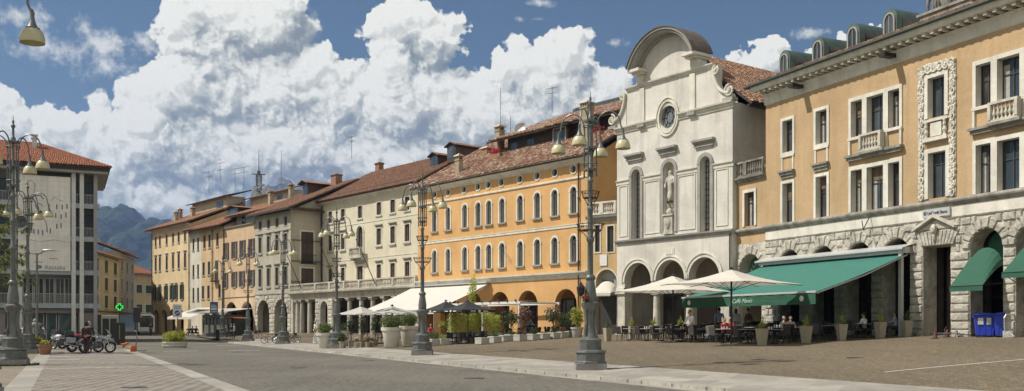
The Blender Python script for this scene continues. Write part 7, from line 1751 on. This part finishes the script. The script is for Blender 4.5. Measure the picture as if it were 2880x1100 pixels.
# ================================================================ BIG WHITE POTS before the loggia
PGp = 'big round white pots with clipped bushes'
bush(915, 69.5, 'big round white pot with dark bush beside the third lamp post, leftmost', (.70, .70, .46), 1.45, 'box', 1300, .06, name='potted_bush', cat='potted plant', grp=PGp, potr=.66, poth=1.12, pot='potcream')
bush(1101, 66.0, 'big tall white pot with clipped green dome, left of the pair by the parasol', (.92, .92, .56), 1.80, 'box', 1900, .065, name='potted_bush', cat='potted plant', grp=PGp, potr=.68, poth=1.40, pot='potcream')
bush(1151, 67.5, 'big tall white pot with clipped green dome, right of the pair by the lamp', (.92, .92, .56), 1.82, 'box', 1900, .065, name='potted_bush', cat='potted plant', grp=PGp, potr=.68, poth=1.42, pot='potcream')
bush(962, 72.5, 'white pot half hidden behind the lamp post before the loggia', (.6, .6, .35), 1.5, 'dkleaf', 400, .06, name='potted_bush', cat='potted plant', grp=PGp, potr=.6, poth=1.2, pot='potcream')
for i, (px, Y, z, rr3, lf, fl_) in enumerate(((987, 70, 1.55, (.40, .40, .75), 'dkleaf', None), (1020, 70.5, 1.55, (.38, .38, .8), 'dkleaf', None), (1056, 71, 1.5, (.42, .42, .75), 'dkleaf', None), (962, 68.5, .75, (.35, .35, .4), 'leaf', None))):
    bush(px, Y, ('dark upright potted shrub under the grey-white parasols, %s from the left' % ordn[i]) if i < 3 else 'low green shrub at the foot of the third lamp post', rr3, z, lf, 420, .075, name='potted_shrub', cat='potted plant', grp='dark potted shrubs', potr=.24, poth=.5, stem=1, pot='potbeige')
for i, (px, Y, fl_) in enumerate(((1003, 68.5, 'whif'), (1034, 68.3, 'redf'), (1046, 68.6, 'whif'))):
    bush(px, Y, ('pot of %s flowers on the ground, %s from the left under the grey parasols' % (('white', 'red', 'white')[i], ordn[i])), (.28, .28, .22), .55, 'leaf', 160, .05, name='flower_pot', cat='flower pot', grp='flower pots under the grey parasols', potr=.2, poth=.35, flowers=(fl_, 70), pot='potbeige')
X, Y = at(892, 70.5), 70.5; t_ = thing('plastic_chair', 'white plastic chair beside the leftmost big pot', 'chair', (X, Y, gz(X, Y)), .6)
b = MB(); b.bbox(-.24, -.22, .40, .24, .22, .44, .01); b.build('seat', MT['white_paint'], t_); b = MB(); b.prism([(-.24, .44), (-.2, .85), (.2, .85), (.24, .44)], .03, (0, .22, 0)); b.build('backrest', MT['white_paint'], t_)
for x, y in ((-.21,-.2),(.21,-.2),(-.21,.2),(.21,.2)): b = MB(); b.tube([(x, y, .4), (x*1.15, y*1.15, 0)], .022, 5); b.build('leg', MT['white_paint'], t_)
person('person in white shirt standing beside the loggia columns', PP(886, 96), 2, 'stand', 'shirt_white', 'beige_cloth', 'hair_grey')
# ================================================================ BICYCLES by the fourth lamp
for i, (px, Y, rz, lab, c) in enumerate(((760, 88, .15, 'pale bicycle parked left of the fourth kerb lamp post', 'chrome'), (772, 90, .3, 'grey bicycle parked behind the pale one by the fourth lamp post', 'chrome'), (814, 88, .2, 'dark bicycle parked right of the fourth kerb lamp post', 'iron'), (822, 90, 2.9, 'dark bicycle with basket, right of the others by the fourth lamp post', 'iron'), (706, 106, .5, 'silver bicycle parked right of the fifth lamp post, left one', 'chrome'), (716, 107, .6, 'silver bicycle parked right of the fifth lamp post, right one', 'chrome'))):
    X = at(px, Y); bicycle((X, Y, gz(X, Y)), rz, lab, c)
# ================================================================ MOTORCYCLES
MT['bikeblack'] = plain('black_bodywork', (.022, .022, .024), .3, .1); MT['bikesilver'] = plain('silver_bodywork', (.36, .37, .38), .3, .08, .4); MT['bikered'] = plain('red_bodywork', (.35, .03, .03), .3, .1)
MT['bikeyellow'] = plain('yellow_bodywork', (.50, .33, .04), .4, .1); MT['bikewhite'] = plain('white_bodywork', (.55, .55, .54), .35, .08); MT['case'] = plain('grey_luggage_case', (.30, .30, .31), .45, .1, .3); MT['visor'] = glassy('windscreen', (.16, .18, .19), .05, .08); MT['redlamp'] = plain('red_tail_lamp', (.5, .02, .02), .3, .05)
def motorbike(X, Y, rz, label, body='bikesilver', case='case', screen=True, cases=True, grp='parked motorcycles'):
    """wheelbase along local x, front wheel at +x, leaning on its side stand"""
    t_ = thing('motorcycle', label, 'motorcycle', (X, Y, gz(X, Y)), rz, grp); t_.rotation_euler = (radians(-7), 0, rz)
    for x, nm, R0, w in ((.78, 'wheel', .345, .052), (-.75, 'wheel', .33, .068)):
        b = MB(); wheel(b, (x, 0, R0), R0, w, 24, 10, rt=w); b.cm = 1; b.tube([(x, -.06, R0), (x, .06, R0)], .11, 14); b.build(nm, [MT['rubber'], MT['chrome']], t_)
    b = MB()
    for y in (-.09, .09): b.tube([(.78, y, .345), (.60, y, .78), (.50, y, 1.02)], [.033, .028, .028], 7)
    b.tube([(.50, -.11, 1.0), (.50, .11, 1.0)], .03, 6); b.build('fork', MT['chrome'], t_)
    b = MB(); pts = [(.78+.40*cos(a), 0, .345+.40*sin(a)) for a in [radians(d) for d in (20, 50, 80, 110, 140)]]
    for p, q in zip(pts, pts[1:]): b.face(((p[0], -.08, p[2]), (q[0], -.08, q[2]), (q[0], .08, q[2]), (p[0], .08, p[2])))
    b.tube([(.98, 0, .84), (.72, 0, .84), (.58, 0, .80)], [.02, .07, .09], 8); b.build('mudguard', MT[body], t_)
    b = MB(); b.tube([(.48, 0, .98), (.30, 0, .72), (.12, 0, .42), (-.20, 0, .36), (-.28, 0, .60), (-.1, 0, .78), (.42, 0, .92)], .035, 6); b.tube([(-.28, -.08, .5), (-.75, -.10, .33)], .035, 6); b.tube([(-.28, .08, .5), (-.75, .10, .33)], .035, 6); b.tube([(-.1, 0, .78), (-.8, 0, .86)], .03, 6); b.build('frame', MT['steelgrey'], t_)
    b = MB(); b.sph((.05, 0, .47), (.24, .17, .19), 10, 8); b.bbox(-.2, -.14, .30, .22, .14, .52, .04)
    for y in (-1, 1): b.tube([(.05, y*.12, .50), (.10, y*.36, .46)], [.10, .085], 10); b.tube([(.08, y*.30, .46), (.08, y*.34, .46)], .115, 10)
    for k in range(4):
        for y in (-1, 1): b.tube([(.07, y*(.2+.04*k), .48), (.07, y*(.21+.04*k), .48)], .12, 10)
    b.build('engine', MT['steelgrey'], t_, smooth=True)
    b = MB(); b.tube([(.18, -.2, .36), (-.1, -.18, .24), (-.4, -.16, .34), (-.95, -.2, .52)], [.03, .035, .06, .065], 8); b.build('exhaust', MT['chrome'], t_, smooth=True)
    b = MB(); b.sph((.20, 0, .90), (.34, .19, .16), 12, 8); b.tube([(.45, 0, .88), (.75, 0, .82), (.93, 0, .78)], [.15, .09, .02], 8); b.box(-.05, -.15, .68, .3, .15, .86); b.build('tank', MT[body], t_, smooth=True)
    b = MB(); b.tube([(.05, 0, .86), (-.15, 0, .84), (-.45, 0, .90), (-.80, 0, .94)], [.11, .13, .14, .10], 8); b.build('seat', MT['black'], t_, smooth=True)
    b = MB(); b.tube([(.30, -.40, 1.10), (.40, -.25, 1.12), (.46, -.1, 1.06), (.46, .1, 1.06), (.40, .25, 1.12), (.30, .40, 1.10)], .018, 6)
    for y in (-1, 1): b.tube([(.34, y*.33, 1.11), (.24, y*.42, 1.10)], .026, 6); b.tube([(.42, y*.3, 1.12), (.44, y*.38, 1.26)], .01, 4); b.sph((.44, y*.40, 1.29), (.02, .08, .05), 8, 5)
    b.build('handlebar', MT['black'], t_)
    b = MB(); b.sph((.68, 0, 1.0), (.12, .13, .11), 10, 7); b.build('headlight', MT['bikewhite'], t_, smooth=True)
    if screen: b = MB(); b.prism([(.74, 1.05), (.60, 1.30), (.50, 1.42), (.53, 1.42), (.66, 1.26), (.80, 1.05)], .34, (0, -.17, 0)); b.build('windscreen', MT['visor'], t_)
    b = MB(); b.box(-1.02, -.08, .84, -.95, .08, .90); b.build('tail_lamp', MT['redlamp'], t_)
    b = MB(); b.tube([(-.70, 0, .84), (-1.0, 0, .78), (-1.12, 0, .62)], [.06, .05, .03], 6); b.box(-1.16, -.09, .5, -1.13, .09, .66); b.build('tail', MT[body], t_)
    if cases:
        for y in (-1, 1): b = MB(); b.bbox(-.98, y*.36-.11, .52, -.42, y*.36+.11, .88, .04); b.build('pannier', MT[case], t_)
        b = MB(); b.bbox(-1.12, -.22, .98, -.68, .22, 1.28, .05); b.build('top_case', MT['bikeblack'], t_); b = MB(); b.tube([(-.7, -.12, .94), (-1.05, -.12, .96), (-1.05, .12, .96), (-.7, .12, .94)], .015, 5); b.build('rack', MT['iron'], t_)
    b = MB(); b.tube([(-.1, .12, .32), (-.05, .34, .02)], .018, 5); b.build('side_stand', MT['iron'], t_)
    return t_
def pl(px, Y): X = at(px, Y); return X, Y
motorbike(*pl(272, 57.5), .10, 'silver touring motorcycle, right of the parked pair, nearest the orange cones', 'bikesilver', 'case', cases=False)
motorbike(*pl(238, 58.8), .16, 'grey touring motorcycle with side cases behind the standing rider', 'bikewhite', 'case', screen=True)
motorbike(*pl(174, 66), 2.7, 'black and white motorcycle with a tall windscreen parked behind the pair', 'bikewhite', 'bikeblack')
motorbike(*pl(208, 68), .5, 'dark motorcycle with a red tail case beside the white one', 'bikered', 'bikeblack')
motorbike(*pl(-6, 62), .9, 'white motorcycle cut by the left picture edge', 'bikewhite', 'case', cases=False)
motorbike(*pl(118, 74), 1.9, 'dark scooter-like motorcycle behind the terracotta flower pot', 'bikeblack', 'bikeblack', cases=False)
X, Y = pl(243, 56.8); person('rider in dark maroon suit standing before the motorcycles with his back turned', (X, Y, gz(X, Y)), 2.9, 'stand', 'maroon_cloth', 'maroon_cloth', 'hair_dark', h=1.82, helmet='bikeblack')
X, Y = pl(250, 59.9); person('second rider in black jacket and helmet behind the maroon rider', (X, Y, gz(X, Y)), .4, 'stand', 'dark_cloth', 'dark_cloth', 'hair_dark', h=1.84, helmet='bikesilver')
for i, (px, Y, c, t2, lab, ps) in enumerate(((52, 72, 'brown_cloth', 'jeans', 'passer-by in brownish top behind the nearest left lamp post', 'walk'), (122, 84, 'blue_cloth', 'jeans', 'passer-by in light blue shirt before the shop glass', 'walk'), (66, 86, 'pale_cloth', 'dark_cloth', 'passer-by in pale shirt near the street light', 'stand'), (424, 128, 'dark_cloth', 'dark_cloth', 'person in dark clothes waiting by the far arcade', 'stand'), (659, 112, 'blue_cloth', 'navy', 'person in blue standing right of the kiosk', 'stand'), (651, 113, 'dark_cloth', 'dark_cloth', 'person in black standing at the kiosk corner', 'stand'))):
    X, Y = pl(px, Y); person(lab, (X, Y, gz(X, Y)), 1.2+i, ps, c, t2, 'hair_dark')
# ================================================================ left pavement things
X, Y = pl(127, 54); bush(127, 54, 'round terracotta pot of yellow and orange flowers beside the second left lamp', (.36, .36, .2), .62, 'leaf', 240, .05, name='flower_pot', cat='flower pot', potr=.40, poth=.58, pot='terracotta', flowers=('yelf', 120))
bush(104, 57, 'low pot of yellow flowers against the second left lamp base', (.5, .4, .28), .72, 'leafy', 320, .055, name='flower_pot', cat='flower pot', potr=.36, poth=.5, pot='terracotta', flowers=('yelf', 160))
# oval stone planter with yellow shrubs in the road
X, Y = pl(492, 71); t_ = thing('stone_planter', 'large oval stone planter full of yellow-green shrubs standing in the road', 'planter', (X, Y, gz(X, Y)-.02), .1)
b = MB(); n = 28; prof = [(.86, 0), (.90, .05), (.86, .09), (.98, .14), (1.0, .22), (.97, .25), (.97, .29), (1.0, .32), (1.0, .44), (.97, .47), (.90, .47), (.88, .38)]
rings = []
for r_, z in prof: rings.append([b.pt((.90*r_*math.copysign(abs(cos(2*pi*k/n))**.7, cos(2*pi*k/n)), .55*r_*math.copysign(abs(sin(2*pi*k/n))**.7, sin(2*pi*k/n)), z)) for k in range(n)])
for a, c in zip(rings, rings[1:]):
    for k in range(n): b.fi((a[k], a[(k+1)%n], c[(k+1)%n], c[k]))
b.fi(rings[-1]); b.build('basin', MT['stone'], t_, smooth=True)
b = MB(); leafcloud(b, (-.1, 0, .70), (.98, .62, .62), 3000, .06, 3); b.build('foliage', MT['leafy'], t_); b = MB(); leafcloud(b, (-.15, 0, .92), (.85, .5, .42), 600, .045, 4); b.build('flowers', MT['yelf'], t_)
b = MB()
for _ in range(90):
    a = rng.random()*2*pi; l = rng.uniform(.4, .85); o_ = Vector((.55+rng.uniform(-.15, .15), 0, .85)); tip = o_+Vector((cos(a)*l*.6, sin(a)*l*.3, l*.8)); s_ = Vector((-sin(a), cos(a), 0))*.02; b.face((o_-s_, o_+s_, tip))
b.build('grass_tuft', MT['leafy'], t_)
# fallen orange cones and a bent sign post
MT['orangep'] = plain('orange_plastic', (.55, .14, .02), .5, .15)
for i, (px, Y, rz, lab) in enumerate(((343, 70.5, .5, 'orange traffic cone knocked over, left one by the pavement corner'), (376, 60, -.6, 'orange traffic cone knocked over at the foot of the bent pole'))):
    X, Y = pl(px, Y); t_ = thing('traffic_cone', lab, 'traffic cone', (X, Y, gz(X, Y)+.17), rz, 'fallen orange cones'); t_.rotation_euler = (0, 1.15+.2*i, rz+pi*i)
    b = MB(); b.box(-.2, -.2, 0, .2, .2, .04); b.build('base', MT['orangep'], t_); b = MB(); b.lathe([(.16, .04), (.05, .52), (.03, .54)], (0,0,0), 12); b.build('cone', MT['orangep'], t_)
X, Y = pl(385, 61.5); t_ = thing('traffic_light', 'slim dark post with a black signal panel seen from behind near the cones', 'traffic light', (X, Y, gz(X, Y)))
b = MB(); b.tube([(0, 0, 0), (-.08, 0, .35), (-.02, 0, .6), (.0, 0, .85), (0, 0, 1.0)], .035, 6); b.tube([(0, 0, 1.0), (0, 0, 2.9)], .03, 6); b.box(-.25, -.2, 0, .55, .2, .05); b.build('pole', MT['lampmetal'], t_)
b = MB(); b.bbox(-.22, -.05, 1.85, .22, .06, 2.85, .03); b.build('panel', MT['iron'], t_)
X, Y = pl(337, 82); t_ = thing('sign_panel', 'dark grey freestanding information panel near the far street', 'sign', (X, Y, gz(X, Y)), .2)
b = MB(); b.bbox(-.42, -.12, 0, .42, .12, 1.95, .03); b.build('body', MT['iron'], t_); b = MB(); b.box(-.04, -.135, .5, .04, -.125, 1.7); b.build('light_strip', MT['leafy'], t_)
X, Y = pl(310, 86); t_ = thing('sign_panel', 'grey street cabinet beside the yellow street house', 'cabinet', (X, Y, gz(X, Y)), .2); b = MB(); b.bbox(-.7, -.25, 0, .7, .25, 2.6, .03); b.build('body', MT['greyw'], t_); b = MB(); b.box(-.6, -.265, .4, -.05, -.255, 2.3); b.box(.05, -.265, .4, .6, -.255, 2.3); b.build('door', MT['iron'], t_)
t_.name = 'street_cabinet'
# bus
X, Y = pl(388, 137); t_ = thing('bus', 'white city bus with a dark side waiting in the far street', 'bus', (X, Y, gz(X, Y)), radians(-68)); t_.scale = (.88, .88, .88)
b = MB(); b.bbox(-4.4, 0, .35, 2.6, 2.5, 3.1, .18); b.bbox(-4.0, .3, 3.1, 2.0, 2.2, 3.3, .06); b.build('body', MT['white_paint'], t_)
b = MB(); b.box(-4.2, -.02, 1.25, .1, -.002, 2.6); b.box(.4, -.02, .6, 1.3, -.002, 2.6); b.box(2.602, .25, 1.2, 2.62, 2.3, 2.75); b.box(1.5, -.02, 1.25, 2.5, -.002, 2.6); b.build('window', MT['glass'], t_)
b = MB(); b.box(2.602, .5, 2.78, 2.62, 2.0, 3.0); b.build('destination_display', MT['iron'], t_)
for x in (-3.0, 1.95):
    b = MB(); b.cm = 0; b.tube([(x, -.05, .48), (x, .25, .48)], .48, 16); b.cm = 1; b.tube([(x, -.07, .48), (x, -.05, .48)], .25, 12); b.build('wheel', [MT['rubber'], MT['alu']], t_)
for y in (.3, 2.0): b = MB(); b.sph((2.62, y+.1, .8), (.05, .16, .1), 8, 5); b.build('headlight', MT['paper'], t_)
b = MB(); b.tube([(2.5, -.1, 2.6), (2.8, -.3, 2.5), (2.8, -.3, 1.9)], .04, 5); b.box(2.74, -.4, 1.8, 2.84, -.2, 2.3); b.build('mirror', MT['iron'], t_)
# kiosk with its canopy, signs
X, Y = pl(620, 122); kz = gz(X, Y); KA = ORA.rotation_euler[2]+.28; t_ = thing('kiosk', 'dark glass newspaper kiosk with a flat overhanging roof by the far lamp post', 'kiosk', (X, Y, kz), KA)
MT['kgreen'] = plain('grey_green_panel', (.11, .13, .12), .5, .2); MT['kiosk_orange'] = plain('orange_canvas', (.45, .15, .05), .7, .1)
b = MB(); b.box(-3.6, 0, 0, 2.2, 3, .45); b.box(-3.6, 0, 2.35, 2.2, 3, 2.8); b.box(-3.5, .3, .45, 2.1, 3, 2.35)
for k in range(9): b.box(-3.6+k*.70, -.02, .45, -3.5+k*.70, .1, 2.35)
b.build('body', MT['kgreen'], t_)
b = MB()
for k in range(8): b.box(-3.45+k*.70, .05, .5, -2.95+k*.70, .1, 2.3)
b.build('window', MT['glassb'], t_)
b = MB(); b.face(((-4.6, -1.6, 3.0), (3.4, -1.6, 3.0), (3.0, 3.4, 3.5), (-4.2, 3.4, 3.5))); b.prism([(-4.6, 3.0), (3.4, 3.0), (3.4, 3.18), (-4.6, 3.18)], .1, (0, -1.7, 0)); b.face(((-4.6, -1.6, 3.18), (3.4, -1.6, 3.18), (3.0, 3.4, 3.7), (-4.2, 3.4, 3.7))); b.prism([(-4.6, 3.0), (-4.6, 3.18), (-2.6, 3.55), (-2.6, 3.4)], 5, (0, -1.6, 0)); b.build('roof', MT['alu'], t_)
b = MB(); b.face(((2.3, -1.4, 2.6), (4.4, -1.4, 2.35), (4.4, .6, 2.35), (2.3, .6, 2.7))); b.build('orange_awning', MT['kiosk_orange'], t_)
b = MB()
for k in range(4): b.box(-2.8+k*1.2, -.3, .4+.1*(k % 2), -2.1+k*1.2, -.05, 1.5)
b.build('magazine_rack', MT['paper'], t_)
X, Y = pl(547, 128); t_ = thing('cafe_awning', 'small beige awning on posts left of the kiosk', 'awning', (X, Y, gz(X, Y)), KA)
b = MB(); b.face(((-2.8, -2.2, 2.5), (2.2, -2.2, 2.5), (2.2, 1.6, 3.8), (-1.4, 1.6, 3.8))); b.face(((-2.8, -2.2, 2.5), (2.2, -2.2, 2.5), (2.2, -2.22, 2.2), (-2.8, -2.22, 2.2))); b.build('cloth', MT['beigecloth'], t_)
b = MB()
for x in (-2.6, 2.0): b.tube([(x, -2.1, 0), (x, -2.1, 2.5)], .04, 5)
b.build('post', MT['iron'], t_)
for i, (px, w_) in enumerate(((531, 'left'), (541, 'middle'), (551, 'right'))): X, Y = pl(px, 126+.3*i); person('person in dark clothes seated under the small beige awning, %s one' % w_, (X, Y, gz(X, Y)), .5*i, 'sit', 'dark_cloth', 'dark_cloth', 'hair_dark')
MT['signblue'] = plain('sign_blue', (.05, .12, .25), .5, .05)
X, Y = pl(499, 104); t_ = thing('road_sign', 'white rectangular street sign with a blue barred circle near the stone planter', 'sign', (X, Y, gz(X, Y)), .1)
b = MB(); b.tube([(0, 0, 0), (0, 0, 3.9)], .04, 6); b.build('pole', MT['iron'], t_); b = MB(); b.box(-.48, -.06, 2.55, .48, -.03, 3.95); b.build('plate', MT['white_paint'], t_)
b = MB(); b.X = Matrix.Translation((0, -.065, 3.0))@Matrix.Rotation(pi/2, 4, 'X'); b.lathe([(.30, -.004), (.30, .004)], (0,0,0), 20); b.X = None; b.box(-.35, -.064, 3.5, .35, -.061, 3.56); b.box(-.35, -.064, 3.66, .35, -.061, 3.72); b.build('symbol', MT['signblue'], t_)
b = MB(); b.prism([(-.34, 2.84), (-.24, 2.80), (.34, 3.16), (.26, 3.2)], .004, (0, -.075, 0)); b.build('bar', MT['white_paint'], t_)
X, Y = pl(602, 110); t_ = thing('road_sign', 'blue and white bus stop sign in front of the kiosk', 'sign', (X, Y, gz(X, Y)), .1)
b = MB(); b.tube([(0, 0, 0), (0, 0, 4.1)], .045, 6); b.box(-.2, -.15, 0, .2, .15, .1); b.build('pole', MT['iron'], t_); b = MB(); b.box(-.45, -.06, 3.0, .45, -.02, 4.3); b.build('plate', MT['signblue'], t_)
b = MB(); b.box(-.33, -.07, 3.35, .33, -.062, 3.62); b.box(-.33, -.07, 3.72, .33, -.062, 3.8); b.box(-.33, -.07, 3.9, .2, -.062, 3.96); b.box(-.33, -.07, 3.12, .33, -.062, 3.2); b.build('lettering_lines', MT['white_paint'], t_)
X, Y = pl(612, 108); t_ = thing('litter_bin', 'dark slim litter bin at the kerb before the kiosk', 'bin', (X, Y, gz(X, Y))); b = MB(); b.lathe([(.2, 0), (.24, .1), (.24, .95), (.26, 1.0), (.2, 1.08)], (0,0,0), 10); b.build('body', MT['iron'], t_); b = MB(); b.lathe([(.26, 1.0), (.27, 1.03), (.05, 1.16)], (0,0,0), 10); b.build('lid', MT['iron'], t_)
# bollard
X, Y = pl(100, 75); t_ = thing('bollard', 'round topped stone bollard behind the second left lamp', 'bollard', (X, Y, gz(X, Y))); b = MB(); b.lathe([(.28, 0), (.28, 1.6), (.42, 1.66), (.42, 1.8), (.3, 1.9)], (0,0,0), 12); b.build('shaft', MT['lampstone'], t_); b = MB(); b.sph((0, 0, 2.02), .2, 10, 7); b.build('ball', MT['lampstone'], t_, smooth=True)
# ================================================================ PINE at the left edge
X, Y = pl(-50, 57); t_ = thing('pine_tree', 'green pine whose branches reach in from the left edge before the mosaic block', 'tree', (X, Y, 0))
b = MB(); b.tube([(0, 0, 0), (.1, 0, 3), (0, .1, 6), (.15, 0, 9.5)], [.22, .18, .12, .04], 8); rr = random.Random(12); br = []
for k in range(34):
    z = 3.9+5.2*k/34; a = k*2.4; l = (3.2-.10*(z-3.9))*rr.uniform(.75, 1.15); d = Vector((cos(a), sin(a), 0)); p0 = Vector((0, 0, z)); p1 = p0+d*l*.5+Vector((0, 0, .25)); p2 = p0+d*l+Vector((0, 0, .1+rr.uniform(-.2, .3))); b.tube([p0, p1, p2], [.05, .035, .012], 5); br.append((p0, p1, p2))
b.build('trunk', MT['bark'], t_)
b = MB()
for p0, p1, p2 in br:
    for q in range(9):
        t = .35+.65*q/8; c = p0.lerp(p1, t*2) if t < .5 else p1.lerp(p2, t*2-1); c = c+Vector((rr.uniform(-.3, .3), rr.uniform(-.3, .3), rr.uniform(-.12, .2)))
        ax_ = Vector((rr.gauss(0, 1), rr.gauss(0, 1), rr.gauss(.5, .7))).normalized()
        for _ in range(34):
            d = (ax_*.6+Vector((rr.gauss(0, 1), rr.gauss(0, 1), rr.gauss(0, 1))).normalized()).normalized(); s_ = d.orthogonal().normalized()*.026; l = rr.uniform(.16, .34); b.face((c-s_, c+s_, c+d*l))
b.build('crown', MT['pine'], t_)
# flag poles / TV aerials already stand on their roofs
# ================================================================ extra street furniture along the far plaza
X, Y = pl(878, 82); bush(940, 74, 'small round shrub in a beige pot beside the third lamp post', (.3, .3, .3), .75, 'box', 220, .05, potr=.25, poth=.45, pot='potbeige')
for i, (px, Y) in enumerate(((1072, 76), (1042, 79), (1090, 78))):
    X = at(px, Y); put(ch3, X, Y, rng.uniform(0, 6), 'dark chair under the grey-white parasols, %s from the left' % (['second', 'first', 'third'][i]), 'dark chairs under the grey parasols')
X, Y = pl(1063, 74.5); put(tb3, X, Y, .3, 'dark small table under the grey-white parasols', 'tables under the grey parasols')

# ================================================================ one object per separate piece
def pieces(o):
    me = o.data; n = len(me.vertices); par = list(range(n))
    def find(a):
        while par[a] != a: par[a] = par[par[a]]; a = par[a]
        return a
    for p in me.polygons:
        v = p.vertices; r0 = find(v[0])
        for k in v[1:]:
            q = find(k)
            if q != r0: par[q] = r0
    comp = {}
    for p in me.polygons: comp.setdefault(find(p.vertices[0]), []).append(p.index)
    bs = []
    for c, fs in comp.items():
        vs = [me.vertices[k].co for f in fs for k in me.polygons[f].vertices]
        bs.append([[min(v[i] for v in vs)-.03 for i in range(3)], [max(v[i] for v in vs)+.03 for i in range(3)], fs])
    merged = True
    while merged:
        merged = False; out = []
        for b_ in bs:
            for q in out:
                if all(q[0][i] <= b_[1][i] and b_[0][i] <= q[1][i] for i in range(3)):
                    q[0] = [min(q[0][i], b_[0][i]) for i in range(3)]; q[1] = [max(q[1][i], b_[1][i]) for i in range(3)]; q[2] += b_[2]; merged = True; break
            else: out.append([list(b_[0]), list(b_[1]), list(b_[2])])
        bs = out
    return bs
for o in list(bpy.data.objects):
    if o.type != 'MESH' or o.name.split('.')[0] not in ('lunette', 'parapet', 'panels', 'shopfront', 'shop_frame', 'rustication', 'impost', 'side_window', 'window_surround', 'roof_storey_window', 'passage_piers', 'window', 'headlight', 'pedals', 'carved_frame_back', 'balcony_slabs', 'railings', 'lettering_lines', 'door', 'notice', 'porch_side', 'drawing', 'collar'): continue
    if o.data.users > 1 or o.modifiers or len(o.data.vertices) > 60000: continue
    bs = pieces(o)
    if len(bs) < 2 or len(bs) > 24: continue
    me = o.data; uvs = None
    for k, (lo, hi, fs) in enumerate(bs):
        nm = o.name.split('.')[0]; nm = 'panel' if nm == 'panels' else nm
        use = sorted({v for f in fs for v in me.polygons[f].vertices}); mp = {v: i for i, v in enumerate(use)}
        m2 = bpy.data.meshes.new(nm); m2.from_pydata([me.vertices[v].co[:] for v in use], [], [[mp[v] for v in me.polygons[f].vertices] for f in fs])
        for mt in me.materials: m2.materials.append(mt)
        m2.polygons.foreach_set('material_index', [me.polygons[f].material_index for f in fs])
        if k == 0: o.data = m2; o.name = nm
        else:
            q = bpy.data.objects.new(nm, m2); COL.objects.link(q); q.parent = o.parent; q.location = o.location; q.rotation_euler = o.rotation_euler
